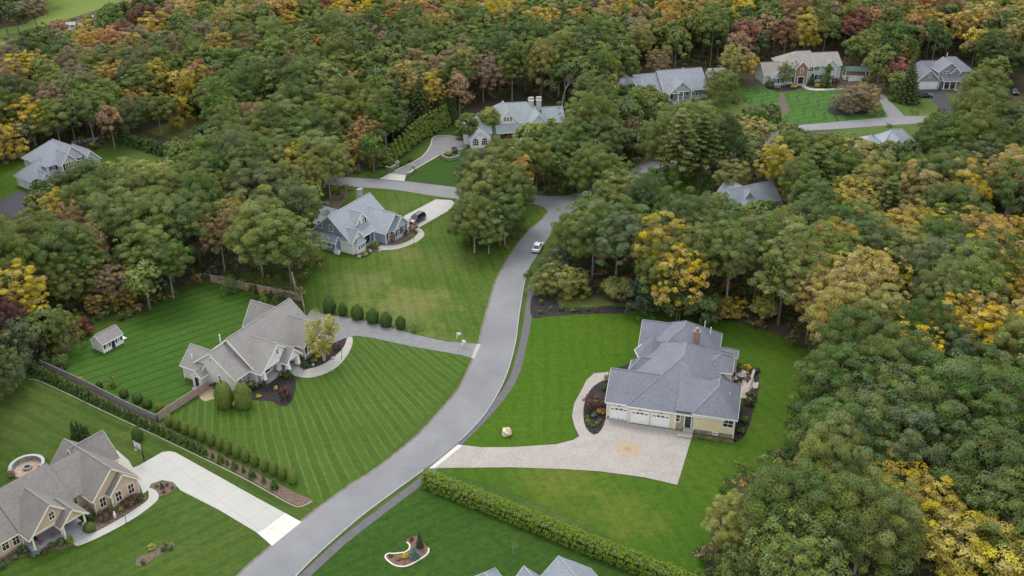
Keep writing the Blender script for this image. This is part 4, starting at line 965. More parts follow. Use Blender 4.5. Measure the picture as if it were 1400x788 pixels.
def pine(h=19, R_=4.4, seed=0, first=.32, tiers=12, leaf=.34):
    """whorls of level boughs, open between the tiers"""
    global NR; NR = np.random.default_rng(seed + 130); L_ = Leaves(); mb = MB()
    mb.tube([(0, 0, 0), (.1, 0, h * .5), (0, .1, h)], [.026 * h * .75, .016 * h, .02], 7)
    for i in range(tiers):
        t = i / (tiers - 1); z = h * (first + (1 - first) * t * .97); r = R_ * (1 - t) ** .75 * (.75 + .35 * NR.random()) + .45
        nb = 7 if t < .7 else 5; a0 = NR.random() * 6
        for b in range(nb):
            a = a0 + 2 * math.pi * b / nb + NR.uniform(-.25, .25); rr = r * NR.uniform(.75, 1.1)
            e = np.array([math.cos(a) * rr, math.sin(a) * rr, z + rr * .10]); mb.tube([(0, 0, z), tuple(e)], [.07 * (1 - t) + .02, .01], 4)
            for q in np.linspace(.35, 1.0, 4):
                L_.clump(np.array([e[0] * q, e[1] * q, z + rr * .10 * q + .1]), .55 + .35 * (1 - t), 46, leaf, None, .5, .42, fill=.4)
    return mb.mesh('trunk', M['bark']), L_.mesh('crown', M['leaf'])
def cone(h=3.0, R_=.9, seed=0, n=1500, leaf=.16, shape='egg', K=60):
    """dense upright evergreen: leaf sprays over an egg or cone shaped body"""
    global NR; NR = np.random.default_rng(seed + 170); L_ = Leaves(); K = 26
    def rad(t): return R_ * ((math.sin(math.pi * min(.985, max(.05, .20 + .78 * t))) ** .6) if shape == 'egg' else (1 - t) ** .82 * .97 + .03)
    j = 0
    if shape == 'egg':       # clipped: a close even skin of small leaves
        t = NR.random(n); a = NR.random(n) * 2 * math.pi; keep = NR.random(n) < np.array([rad(q) / R_ + .1 for q in t]); t, a = t[keep], a[keep]
        lump = 1 + .05 * np.sin(a * 3 + t * 9) + .04 * np.sin(a * 7 - t * 13 + seed)
        r = np.array([rad(q) for q in t]) * lump * NR.uniform(.90, 1.03, len(t)); sl = np.array([rad(q + .03) - rad(q - .03) for q in t]) / (.06 * h)
        L_.add(np.stack([np.cos(a) * r, np.sin(a) * r, .03 * h + t * h * .95], 1), np.stack([np.cos(a), np.sin(a), -sl], 1) + NR.normal(size=(len(t), 3)) * .35, NR.uniform(.7, 1.4, len(t)) * leaf, (.4, .5, .6)); j = K
    while j < K:
        t = NR.random(); a = NR.random() * 2 * math.pi
        if NR.random() > rad(t) / R_ + .12: continue
        r = rad(t) * .80; p = np.array([math.cos(a) * r, math.sin(a) * r, .05 * h + t * h * .90])
        L_.clump(p, (.27 if K < 100 else .20) * R_ + .04, int(n / K), leaf, np.array([math.cos(a), math.sin(a), .3]), .35, 1.3, fill=.3); j += 1
    for t in np.linspace(.02, .9, 9): L_.clump((0, 0, .05 * h + t * h * .9), rad(t) * .72, 40, leaf * 1.8, None, 0, .7, fill=.2)
    mb = MB().tube([(0, 0, 0), (0, 0, h * .8)], [.05 * R_ + .03, .02], 6)
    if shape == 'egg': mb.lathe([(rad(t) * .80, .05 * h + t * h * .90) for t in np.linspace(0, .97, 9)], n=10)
    return mb.mesh('stem', M['bark']), L_.mesh('foliage', M['trimleaf'])
def spruce(h=14, R_=3.2, seed=0, leaf=.3):
    global NR; NR = np.random.default_rng(seed + 190); L_ = Leaves(); mb = MB()
    mb.tube([(0, 0, 0), (0, 0, h * .97)], [.018 * h, .02], 7)
    for i in range(17):
        t = i / 16; z = h * (.07 + .9 * t); r = R_ * (1 - t) ** .9 + .15
        nb = max(4, int(11 * (1 - t) + 3)); a0 = NR.random() * 6
        for b in range(nb):
            a = a0 + 2 * math.pi * b / nb; rr = r * NR.uniform(.8, 1.1)
            for q in (.45, .75, 1.0):
                L_.clump(np.array([math.cos(a) * rr * q, math.sin(a) * rr * q, z - rr * .22 * q]), .34 + .2 * (1 - t), 22, leaf, None, .4, .6, fill=.4)
    return mb.mesh('trunk', M['bark']), L_.mesh('crown', M['leaf'])
def shrub(h=1.2, R_=.9, seed=0, leaf=.14, n=12, per=70):
    global NR; NR = np.random.default_rng(seed + 210); L_ = Leaves(); mb = MB()
    for i in range(n):
        d = unit(1)[0]; d[2] = abs(d[2]); q = NR.uniform(.4, .75); p = np.array([d[0] * R_ * q, d[1] * R_ * q, h * .30 + d[2] * h * .45 * q / .6])
        L_.clump(p, R_ * .42, per, leaf, d, .4, .85 * h / R_ / 1.2, fill=.2)
    for i in range(4):
        a = i * 1.6; mb.tube([(0, 0, 0), (math.cos(a) * R_ * .35, math.sin(a) * R_ * .35, h * .55)], [.03, .012], 4)
    return mb.mesh('stem', M['bark']), L_.mesh('foliage', M['leaf'])
def bare(h=13, seed=0, spread=.34):
    """leafless crown of branching limbs, down to twigs"""
    rg = random.Random(seed + 5); mb = MB()
    def grow(p, d, l, r, lev):
        q = p + d * l; m_ = p + d * l * .5 + Vector((rg.uniform(-.06, .06), rg.uniform(-.06, .06), 0)) * l
        mb.tube([p, m_, q], [r, r * .8, r * .6], 5 if lev < 3 else 3, cap=lev > 3)
        if lev >= 6: return
        for _ in range(3 if lev in (1, 2, 4) else 2):
            nd = (d + Vector((rg.uniform(-1, 1), rg.uniform(-1, 1), rg.uniform(-.25, .55))) * (.62 if lev else .5)).normalized()
            grow(q, nd, l * rg.uniform(.62, .82), r * .56, lev + 1)
    grow(Vector((0, 0, 0)), Vector((0, 0, 1)), h * .27, .02 * h, 0)
    return mb.mesh('trunk', M['bark'])

KIT = {
 'round': [broadleaf(seed=i, R_=5.8, h=15.5, zc=.60, rz=.385, clumps=175) for i in range(4)],
 'tall': [broadleaf(seed=10 + i, R_=4.5, h=18, zc=.64, rz=.35, clumps=140, crad=(.55, 1.15), taper=.25) for i in range(4)],
 'loose': [broadleaf(seed=20 + i, R_=4.9, h=16, zc=.62, rz=.37, clumps=135, per=170, crad=(.5, 1.1), inner=9, leaf=.18) for i in range(3)],
 'bushy': [broadleaf(seed=30 + i, R_=4.0, h=9, zc=.48, rz=.50, clumps=90, per=180, crad=(.55, 1.15), low=-.85, inner=8, leaf=.18) for i in range(2)],
 'pine': [pine(seed=i) for i in range(2)], 'spruce': [spruce(seed=i) for i in range(2)],
 'airy': [airy(seed=i) for i in range(2)],
 'egg': [cone(3.0, 1.15, i, 11000, .085, K=150) for i in range(2)], 'cone': [cone(2.4, .62, 5 + i, 2200, .11, 'cone') for i in range(3)],
 'pillar': [cone(6.0, 1.0, 15 + i, 4500, .17, 'cone') for i in range(3)],
 'shrub': [shrub(seed=i) for i in range(4)],
 'bare': [(bare(13, i),) for i in range(3)],
}
BASEH = {'round': 15.5, 'tall': 18, 'loose': 16, 'bushy': 9, 'pine': 19, 'spruce': 14, 'airy': 11, 'egg': 3, 'cone': 2.4, 'pillar': 6, 'shrub': 1.2, 'bare': 13}
BASER = {'round': 5.8, 'tall': 4.5, 'loose': 4.9, 'bushy': 4.0, 'pine': 4.4, 'spruce': 3.2, 'airy': 3.6, 'egg': 1.15, 'cone': .62, 'pillar': 1.0, 'shrub': .9, 'bare': 4.5}
CRZ = {'round': .60, 'tall': .64, 'loose': .62, 'bushy': .5, 'pine': .62, 'spruce': .45, 'airy': .58, 'egg': .5, 'cone': .45, 'pillar': .45, 'shrub': .5, 'bare': .65}
C_ = dict(dark=(.058, .088, .028), green=(.088, .132, .034), olive=(.124, .154, .038), light=(.168, .195, .054), lime=(.225, .222, .062), gold=(.39, .29, .048), amber=(.345, .225, .062),
          orange=(.36, .19, .085), rust=(.25, .158, .095), red=(.205, .075, .058), crimson=(.15, .03, .04), taupe=(.20, .165, .11), tan=(.35, .262, .09), pink=(.27, .18, .115), grey=(.102, .130, .054), teal=(.064, .095, .05),
          yolk=(.49, .365, .042), arb=(.075, .12, .032), arbl=(.15, .20, .042), blue=(.15, .21, .20), burg=(.10, .04, .045))
def jitter(c, a=.14):
    k = 1 + rng.uniform(-a, a); return (c[0] * k * (1 + rng.uniform(-a, a) * .6), c[1] * k, c[2] * k * (1 + rng.uniform(-a, a)))
def plant(name, kind, x, y, h, r, color, label, cat, group=None, bark=None, var=None):
    parts = KIT[kind][rng.randrange(len(KIT[kind])) if var is None else var]
    t = thing(name, label, cat, (x, y, 0), rng.uniform(0, 6.28), group)
    sx, sz = r / BASER[kind], h / BASEH[kind]; t.scale = (sx, sx, sz)
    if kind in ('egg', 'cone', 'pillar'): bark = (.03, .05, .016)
    bark = bark or rng.choice([(.20, .17, .14), (.26, .23, .20), (.15, .125, .10), (.33, .30, .27)])
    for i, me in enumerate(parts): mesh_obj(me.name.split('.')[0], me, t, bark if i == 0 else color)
    return t
# ------------------------------------------------------------------ the woods
CLEAR = [
 [(-60, 575), (8, 548), (30, 520), (48, 508), (78, 494), (105, 476), (112, 455), (150, 438), (178, 440), (232, 408), (285, 388), (300, 390), (345, 400), (415, 415), (418, 392), (438, 366), (434, 300), (440, 282), (470, 276), (500, 260), (560, 262), (612, 271), (620, 285), (617, 320), (640, 348), (690, 346), (718, 318), (715, 288), (730, 268), (792, 266), (792, 286), (776, 302), (758, 322), (744, 346), (727, 370), (722, 385), (724, 405), (790, 408), (870, 420), (905, 424), (1000, 442), (1060, 462), (1108, 490), (1082, 530), (1076, 600), (1040, 630), (1000, 646), (975, 690), (955, 735), (945, 790), (945, 860), (-60, 860)],
 [(484, 242), (530, 238), (575, 216), (592, 192), (600, 170), (625, 165), (632, 152), (690, 134), (768, 144), (768, 158), (740, 170), (712, 190), (690, 196), (650, 190), (622, 235), (616, 270), (500, 257)],
 [(843, 104), (865, 96), (905, 93), (960, 90), (968, 130), (1012, 150), (1015, 162), (972, 160), (950, 146), (920, 148), (905, 124), (848, 120)],
 [(1036, 90), (1065, 74), (1086, 66), (1150, 68), (1156, 92), (1182, 94), (1185, 100), (1156, 120), (1152, 142), (1210, 134), (1235, 154), (1265, 158), (1264, 169), (1160, 180), (1092, 175), (1078, 160), (1070, 150), (1020, 138), (1000, 122), (1040, 118)],
 [(1170, 183), (1205, 176), (1255, 172), (1262, 184), (1240, 192), (1180, 196)],
 [(1252, 84), (1300, 76), (1330, 92), (1332, 120), (1300, 128), (1305, 148), (1265, 156), (1240, 152), (1222, 138), (1252, 126)],
 [(-10, 222), (18, 222), (66, 194), (135, 206), (150, 193), (186, 206), (150, 214), (125, 222), (90, 238), (55, 258), (40, 270), (28, 297), (-10, 300)],
 [(990, 254), (1048, 247), (1068, 274), (1066, 292), (1050, 284), (1010, 282)],
 [(858, 238), (892, 221), (896, 231), (864, 250)], [(898, 254), (955, 250), (958, 268), (900, 272)],
 [(-60, 84), (0, 66), (66, 34), (130, 16), (172, 0), (200, -14), (62, -14), (60, 18), (33, 33), (0, 39), (-60, 60)],
 [(1388, 304), (1470, 304), (1470, 330), (1388, 330)], [(196, 178), (240, 166), (285, 166), (262, 187), (225, 198), (222, 216), (170, 222), (150, 220), (140, 204), (165, 188)],
 [(90, 32), (112, 26), (114, 38), (92, 42)], [(116, 22), (132, 20), (132, 29), (116, 30)], [(967, 92), (992, 92), (992, 104), (967, 104)], [(1378, 100), (1420, 96), (1420, 138), (1380, 134)], [(1078, 172), (1052, 182), (1044, 196), (1060, 196)],
 [(522, 222), (540, 206), (560, 190), (588, 168), (610, 158), (606, 174), (575, 200), (552, 216), (530, 229)],
 [(1195, 128), (1240, 158), (1214, 162), (1195, 134)],
]
# ground that stays free of trunks: every house plot and street, in metres
PLOTS = []
for h_, e in ((A, (-19, 9, -4, 14)), (B, (-4, 21, -7, 14)), (C, (-4, 17, -7, 14)), (D, (-2, 24, -4, 28)), (E, (-11, 26, -9, 15)), (Fh, (-20, 10, -4, 15)), (Gh, (-13, 16, -3, 13)), (Hh, (-2, 22, -4, 14)), (I, (-3, 21, -2, 14)), (J, (-5, 11, -3, 14)), (K, (-4, 13, -2, 11)), (Lh, (-13, 6, -11, 7)), (Mh, (-6, 8, -2, 10)), (W2, (-5, 5, -1, 6)), (SH, (-2, 7, -2, 4))):
    PLOTS.append((h_.o, h_.a, e))
STREET = [gpts(zip_) for zip_ in ([*le, *reversed(re_)], [*catmull(CT, n=5), *reversed(catmull(CB, n=5))])]
def blocked(x, y, r):
    for (ox, oy), a, e in PLOTS:
        dx, dy = x - ox, y - oy; c, n = math.cos(a), math.sin(a); u, v = dx * c + dy * n, -dx * n + dy * c
        if e[0] - 2 < u < e[1] + 2 and e[2] - 2 < v < e[3] + 2: return True
    if any(inside((x, y), s) for s in STREET): return True
    return False
_pts = []
for c in CLEAR:
    xs, ys = [p[0] for p in c], [p[1] for p in c]; st = 5 if (max(xs) - min(xs)) < 300 else 8
    _pts += [(x, y) for x in range(int(min(xs)), int(max(xs)) + 1, st) for y in range(int(min(ys)), int(max(ys)) + 1, st) if inside((x, y), c)]
_pts = np.array(_pts, float); HV = np.zeros((0, 3))
def hits_clear(x, y, h, r, crz, f=.86):
    """would this crown or trunk stand in front of something the photo shows open?"""
    px, py, d = proj((x, y, 0)); qx, qy, d2 = proj((x, y, h * crz)); s = F / d2
    rx = r * s * f; ry = (h * (1 - crz) * .90 + r * .22) * s * f
    if len(HV):
        hx, hy = (HV[:, 0] - qx) / rx, (HV[:, 1] - qy) / ry
        if ((hx * hx + hy * hy < .8) & (d2 < HV[:, 2])).any(): return True
    dx, dy = (_pts[:, 0] - qx) / rx, (_pts[:, 1] - qy) / ry
    if (dx * dx + dy * dy < 1).any(): return True
    return bool(((np.abs(_pts[:, 0] - px) < 5) & (_pts[:, 1] < py + 3) & (_pts[:, 1] > qy)).any())

# trees one can pick out in the photo: crown centre in the photo, colour, height, crown radius, habit
HAND = [
 (25, 100, 'gold', 14, 6.5, 'loose'), (50, 92, 'amber', 13, 5, 'loose'), (8, 118, 'rust', 12, 5, 'round'), (42, 78, 'dark', 13, 6, 'round'), (86, 80, 'dark', 14, 6.5, 'round'), (118, 64, 'amber', 12, 6, 'round'),
 (150, 58, 'orange', 12, 6, 'round'), (170, 50, 'red', 13, 5, 'round'), (196, 32, 'red', 14, 6, 'round'), (205, 47, 'gold', 13, 6, 'round'), (228, 34, 'rust', 14, 6, 'round'), (172, 22, 'dark', 14, 4, 'pine'), (192, 12, 'teal', 18, 5, 'pine'), (205, 24, 'dark', 17, 5, 'pine'),
 (130, 50, 'gold', 9, 4, 'round'), (78, 56, 'taupe', 7, 4.5, 'bushy'), (20, 20, 'grey', 12, 6, 'round'), (45, 14, 'taupe', 12, 5.5, 'round'), (5, 22, 'dark', 12, 5.5, 'round'),
 (100, 112, 'taupe', 15, 7, 'loose'), (150, 104, 'amber', 15, 6, 'loose'), (130, 95, 'olive', 15, 6, 'round'), (216, 110, 'gold', 16, 4, 'tall'), (280, 112, 'red', 15, 4, 'tall'), (262, 124, 'gold', 14, 4.2, 'round'), (246, 118, 'gold', 13, 3.5, 'tall'),
 (40, 160, 'gold', 13, 6, 'loose'), (75, 162, 'olive', 13, 6, 'round'), (20, 150, 'amber', 12, 5, 'loose'), (6, 196, 'gold', 10, 5, 'bushy'), (95, 155, 'taupe', 13, 5.5, 'loose'), (150, 166, 'rust', 12, 3, 'tall'), (240, 152, 'gold', 10, 4, 'bushy'), (215, 150, 'olive', 12, 5, 'round'), (185, 140, 'amber', 12, 4.5, 'loose'), (172, 160, 'grey', 11, 4.5, 'round'),
 (442, 12, 'red', 14, 7, 'round'), (470, 18, 'gold', 14, 6, 'round'), (502, 21, 'yolk', 14, 5, 'round'), (541, 33, 'amber', 14, 5, 'round'), (440, 68, 'amber', 14, 4, 'round'), (398, 40, 'gold', 13, 6, 'round'), (488, 118, 'orange', 12, 3.5, 'round'),
 (590, 126, 'gold', 15, 4.2, 'tall'), (660, 96, 'rust', 16, 6.5, 'loose'), (496, 182, 'orange', 12, 4.5, 'loose'), (488, 205, 'amber', 9, 4, 'bushy'), (545, 150, 'teal', 17, 4, 'spruce'), (575, 145, 'dark', 16, 4, 'spruce'), (560, 120, 'tan', 17, 4.5, 'tall'), (628, 125, 'rust', 15, 3, 'tall'), (700, 90, 'olive', 17, 5, 'tall'),
 (765, 80, 'light', 19, 6.5, 'tall'), (798, 65, 'dark', 19, 5.5, 'tall'), (730, 60, 'green', 18, 6, 'round'), (875, 55, 'lime', 17, 4.5, 'tall'), (855, 85, 'green', 15, 4.5, 'tall'), (902, 85, 'rust', 13, 4.5, 'loose'), (925, 60, 'olive', 17, 4.5, 'tall'), (975, 45, 'olive', 18, 5, 'tall'), (1000, 80, 'lime', 14, 5, 'loose'), (985, 118, 'olive', 11, 5, 'bushy'), (1020, 48, 'red', 17, 4.5, 'tall'), (1010, 66, 'pink', 15, 4, 'loose'), (1048, 40, 'rust', 16, 4, 'tall'), (1075, 48, 'red', 16, 4, 'tall'),
 (1102, 46, 'gold', 15, 5.5, 'round'), (1130, 40, 'olive', 17, 5, 'tall'), (1190, 62, 'lime', 15, 5, 'loose'), (1172, 35, 'red', 17, 5, 'tall'), (1225, 100, 'red', 9, 4, 'bushy'), (1205, 85, 'olive', 13, 5, 'loose'), (1250, 42, 'orange', 16, 4.5, 'tall'), (1300, 40, 'amber', 16, 4.5, 'tall'), (1335, 60, 'gold', 15, 4, 'tall'), (1280, 55, 'dark', 17, 5, 'tall'), (1385, 50, 'tan', 17, 5, 'loose'), (1350, 38, 'amber', 17, 4.5, 'tall'), (1230, 20, 'tan', 17, 6, 'round'), (1265, 15, 'orange', 17, 6, 'round'),
 (1244, 112, 'dark', 14, 3.6, 'spruce'), (1160, 136, 'taupe', 8, 5.0, 'bushy'), (1186, 134, 'rust', 8, 5.0, 'bushy'), (1172, 130, 'pink', 9, 4.5, 'bushy'), (1348, 118, 'olive', 13, 6, 'round'), (1360, 100, 'olive', 13, 4.5, 'loose'), (1375, 165, 'grey', 12, 6, 'round'),
 (762, 72, 'light', 18, 4.5, 'loose'), (832, 122, 'lime', 11, 3, 'loose'), (884, 134, 'olive', 9, 4.2, 'loose'), (858, 134, 'dark', 7, 3, 'bushy'), (856, 182, 'rust', 9, 4.2, 'bushy'), (895, 150, 'olive', 9, 4.5, 'bushy'), (930, 170, 'olive', 13, 6, 'round'), (958, 165, 'light', 12, 5.5, 'round'), (930, 190, 'light', 20, 5.2, 'pine'), (960, 195, 'green', 18, 6, 'pine'), (990, 190, 'dark', 17, 5, 'round'),
 (1003, 241, 'lime', 10, 4.6, 'round'), (1115, 235, 'green', 17, 6.5, 'pine'), (1060, 225, 'gold', 16, 4.6, 'tall'), (1150, 235, 'green', 15, 6, 'round'), (1098, 208, 'green', 12, 5.4, 'round'), (1128, 208, 'olive', 12, 5.4, 'round'), (1025, 178, 'tan', 9, 4.5, 'loose'), (1080, 210, 'olive', 14, 5, 'round'), (1030, 298, 'olive', 7, 3.0, 'round'), (1047, 293, 'green', 7, 2.8, 'round'), (982, 290, 'light', 10, 4.2, 'round'), (1026, 308, 'rust', 7, 3.6, 'bushy'), (1172, 218, 'tan', 12, 4.5, 'loose'),
 (1165, 272, 'gold', 13, 5.5, 'loose'), (1185, 292, 'lime', 12, 5, 'loose'), (1215, 318, 'gold', 13, 6.5, 'loose'), (1250, 306, 'amber', 13, 5.5, 'loose'), (1282, 312, 'gold', 12, 5, 'loose'), (1216, 276, 'olive', 15, 4.8, 'pine'), (1302, 290, 'green', 15, 6.5, 'round'), (1340, 318, 'amber', 14, 6.5, 'loose'), (1372, 335, 'amber', 14, 6.2, 'loose'), (1386, 382, 'yolk', 12, 5, 'loose'), (1140, 385, 'tan', 15, 6.0, 'loose'), (1112, 405, 'tan', 15, 4.5, 'loose'), (1212, 372, 'gold', 13, 5.6, 'loose'), (1290, 335, 'green', 15, 6.2, 'round'), (1270, 372, 'grey', 15, 6, 'round'), (1355, 258, 'orange', 9, 3, 'loose'),
 (1256, 478, 'yolk', 13, 5.2, 'loose'), (1300, 443, 'gold', 14, 5, 'loose'), (1332, 436, 'tan', 14, 5, 'loose'), (1358, 462, 'yolk', 13, 5.4, 'loose'), (1388, 405, 'gold', 13, 5, 'loose'), (1310, 465, 'gold', 12, 4.2, 'loose'), (1305, 485, 'teal', 12, 4.5, 'round'),
 (1192, 648, 'yolk', 12, 4.6, 'loose'), (1238, 682, 'gold', 13, 5.2, 'loose'), (1276, 700, 'gold', 12, 4.4, 'loose'), (1322, 748, 'gold', 13, 6.6, 'loose'), (1006, 716, 'lime', 10, 3.8, 'round'), (1146, 530, 'green', 16, 6.6, 'round'), (1166, 600, 'green', 16, 6.8, 'round'), (1288, 560, 'green', 18, 8.6, 'round'), (1090, 702, 'green', 16, 7.0, 'round'), (1182, 716, 'olive', 17, 6.8, 'round'), (1352, 650, 'green', 17, 7.0, 'round'), (1340, 560, 'green', 17, 7, 'round'), (1230, 500, 'green', 16, 6.5, 'round'), (1172, 468, 'green', 16, 6.2, 'round'),
 (900, 338, 'gold', 18, 5.0, 'tall'), (930, 380, 'gold', 15, 4.6, 'loose'), (905, 372, 'olive', 14, 5, 'round'), (845, 330, 'grey', 17, 5.2, 'tall'), (812, 320, 'olive', 16, 6.0, 'round'), (792, 322, 'olive', 12, 4.4, 'round'), (768, 352, 'teal', 8, 4.2, 'bushy'), (768, 384, 'lime', 6, 4.2, 'bushy'), (743, 382, 'olive', 6, 3.4, 'bushy'), (790, 385, 'lime', 5, 3.2, 'bushy'), (845, 396, 'lime', 3.5, 2.2, 'bushy'), (1000, 420, 'yolk', 4, 2.6, 'bushy'), (1046, 424, 'lime', 4, 2.2, 'bushy'), (985, 424, 'amber', 3, 1.8, 'bushy'), (1000, 350, 'light', 19, 5.0, 'tall'), (1075, 365, 'light', 19, 5.6, 'tall'), (960, 350, 'olive', 18, 5, 'tall'), (1040, 340, 'olive', 18, 5.4, 'tall'), (880, 405, 'teal', 8, 3.6, 'bushy'), (930, 420, 'dark', 6, 3.0, 'bushy'), (960, 425, 'dark', 6, 3.0, 'bushy'),
 (682, 225, 'olive', 15, 5.8, 'round'), (660, 258, 'light', 15, 5.8, 'round'), (703, 262, 'olive', 15, 4.8, 'round'), (648, 300, 'olive', 13, 4.8, 'round'), (690, 290, 'green', 13, 5.0, 'round'), (710, 236, 'amber', 12, 2.8, 'loose'), (668, 312, 'light', 10, 3.8, 'round'),
 (812, 234, 'olive', 15, 6.2, 'round'), (842, 262, 'light', 13, 5, 'round'), (762, 208, 'green', 11, 5, 'round'), (792, 190, 'green', 13, 5.6, 'round'), (825, 190, 'grey', 13, 5, 'round'), (845, 160, 'grey', 13, 4, 'loose'), (724, 190, 'light', 9, 3.6, 'round'), (752, 186, 'olive', 10, 4.0, 'round'), (668, 165, 'light', 8, 2.6, 'loose'), (641, 172, 'olive', 8, 2.8, 'loose'),
 (352, 322, 'light', 16, 6.6, 'round'), (392, 332, 'olive', 16, 5.8, 'tall'), (320, 300, 'tan', 15, 4.2, 'loose'), (322, 268, 'pink', 14, 3.4, 'loose'), (300, 320, 'rust', 14, 4.0, 'loose'), (195, 262, 'light', 16, 6.8, 'round'), (240, 258, 'light', 15, 6.2, 'round'), (160, 300, 'light', 16, 7.0, 'round'), (215, 310, 'olive', 16, 6.6, 'round'), (265, 305, 'green', 16, 6.0, 'round'), (200, 345, 'light', 14, 5.0, 'tall'), (125, 335, 'pink', 13, 3.6, 'loose'), (96, 305, 'pink', 14, 3.0, 'loose'), (80, 288, 'gold', 12, 3.8, 'loose'), (50, 330, 'olive', 16, 6.6, 'round'), (90, 350, 'green', 16, 6.2, 'round'), (28, 398, 'gold', 14, 4.6, 'tall'), (45, 430, 'yolk', 9, 2.6, 'loose'), (8, 440, 'burg', 11, 3.6, 'round'), (20, 470, 'grey', 10, 4.2, 'bushy'),
 (404, 228, 'gold', 14, 4.0, 'tall'), (425, 240, 'lime', 14, 3.6, 'loose'), (380, 225, 'light', 14, 5, 'round'), (212, 246, 'tan', 13, 5.6, 'loose'), (178, 246, 'light', 12, 5, 'round'), (120, 244, 'green', 11, 4.8, 'round'), (88, 256, 'dark', 9, 4, 'round'), (62, 268, 'dark', 8, 3.2, 'round'), (340, 190, 'olive', 15, 7.2, 'round'), (395, 170, 'light', 15, 7.0, 'round'), (300, 210, 'green', 15, 7, 'round'), (450, 165, 'olive', 16, 7.2, 'round'), (470, 140, 'olive', 16, 6.8, 'round'), (365, 215, 'olive', 15, 6.5, 'round'), (430, 185, 'green', 16, 6, 'round'), (107, 447, 'crimson', 3.4, 2.6, 'bushy'), (150, 385, 'rust', 9, 3.6, 'loose'), (135, 410, 'amber', 5, 3, 'bushy'), (172, 405, 'amber', 4, 2.6, 'bushy'), (85, 385, 'olive', 11, 4.2, 'round'), (112, 360, 'olive', 13, 4.6, 'tall'), (228, 355, 'green', 13, 4.6, 'tall'),
]
HBARE = [(285, 262, 12), (1257, 268, 11), (1255, 348, 9), (1335, 702, 9), (1120, 772, 6), (38, 128, 13), (818, 138, 10), (1290, 180, 8), (1265, 160, 6), (845, 175, 9), (1355, 60, 16), (1378, 210, 9), (1200, 410, 9), (770, 110, 15)]
trees = []; grid = {}; _hv = []
def put(x, y, h, r, kind, col, hand):
    trees.append((x, y, h, r, kind, col, hand)); grid.setdefault((int(x // 12), int(y // 12)), []).append((x, y, r))
def near(x, y, r, f):
    gx, gy = int(x // 12), int(y // 12)
    return any((x - a) ** 2 + (y - b) ** 2 < (f * (r + q)) ** 2 for i in (-1, 0, 1) for j in (-1, 0, 1) for a, b, q in grid.get((gx + i, gy + j), ()))
for px, py, c, h, r, k in HAND:
    p = G(px, py, h * CRZ[k]); put(p.x, p.y, h, r, k, c, True); _hv.append((px, py, proj(p)[2])); _hv.append((px, py - h * (1 - CRZ[k]) * .6 * F / proj(p)[2] * .88, proj(p)[2]))
HV = np.array(_hv)
def mixcol(px, py, Y):
    """the share of turned foliage changes across the woods as it does in the photo"""
    q = rng.random()
    if py < 45 and px > 60: P_ = [('olive', .34), ('green', .16), ('amber', .10), ('tan', .16), ('gold', .07), ('orange', .02), ('rust', .08), ('light', .07)]
    elif px < 330 and py < 200: P_ = [('olive', .36), ('dark', .16), ('grey', .13), ('taupe', .12), ('amber', .05), ('gold', .03), ('rust', .06), ('green', .09)]
    elif py < 130 and px > 820: P_ = [('olive', .3), ('dark', .24), ('green', .12), ('light', .1), ('taupe', .08), ('amber', .06), ('rust', .05), ('lime', .05)]
    elif px > 1080 and 230 < py < 480: P_ = [('olive', .22), ('green', .20), ('grey', .12), ('light', .10), ('gold', .14), ('tan', .10), ('lime', .12)]
    elif px > 950: P_ = [('olive', .34), ('green', .28), ('grey', .22), ('light', .10), ('dark', .06)]
    else: P_ = [('olive', .34), ('green', .28), ('dark', .14), ('light', .10), ('grey', .10), ('lime', .02), ('rust', .02)]
    for c, w_ in P_:
        q -= w_
        if q < 0: return c
    return 'green'
n_try = 0
for n_try in range(46000):
    Y = 92 + 440 * rng.random() ** .8; hw = (Y * cp + CH * sp) * .5 + 26
    X = rng.uniform(-hw, hw)
    r = rng.uniform(4.2, 6.6) if Y > 180 else rng.uniform(4.6, 7.0)
    h = rng.uniform(13.5, 18.5); k = rng.choice(['round', 'round', 'round', 'tall', 'tall', 'loose'])
    if near(X, Y, r, .54): continue
    if blocked(X, Y, r) or hits_clear(X, Y, h, r, CRZ[k]): 
        h *= .55; r *= .6; k = 'bushy'
        if rng.random() < .7 or near(X, Y, r, .54) or blocked(X, Y, r) or hits_clear(X, Y, h, r, .5): continue
    px, py, _ = proj((X, Y, h * .6))
    if not (-210 < px < 1610 and -90 < py < 900): continue
    put(X, Y, h, r, k, mixcol(px, py, Y), False)

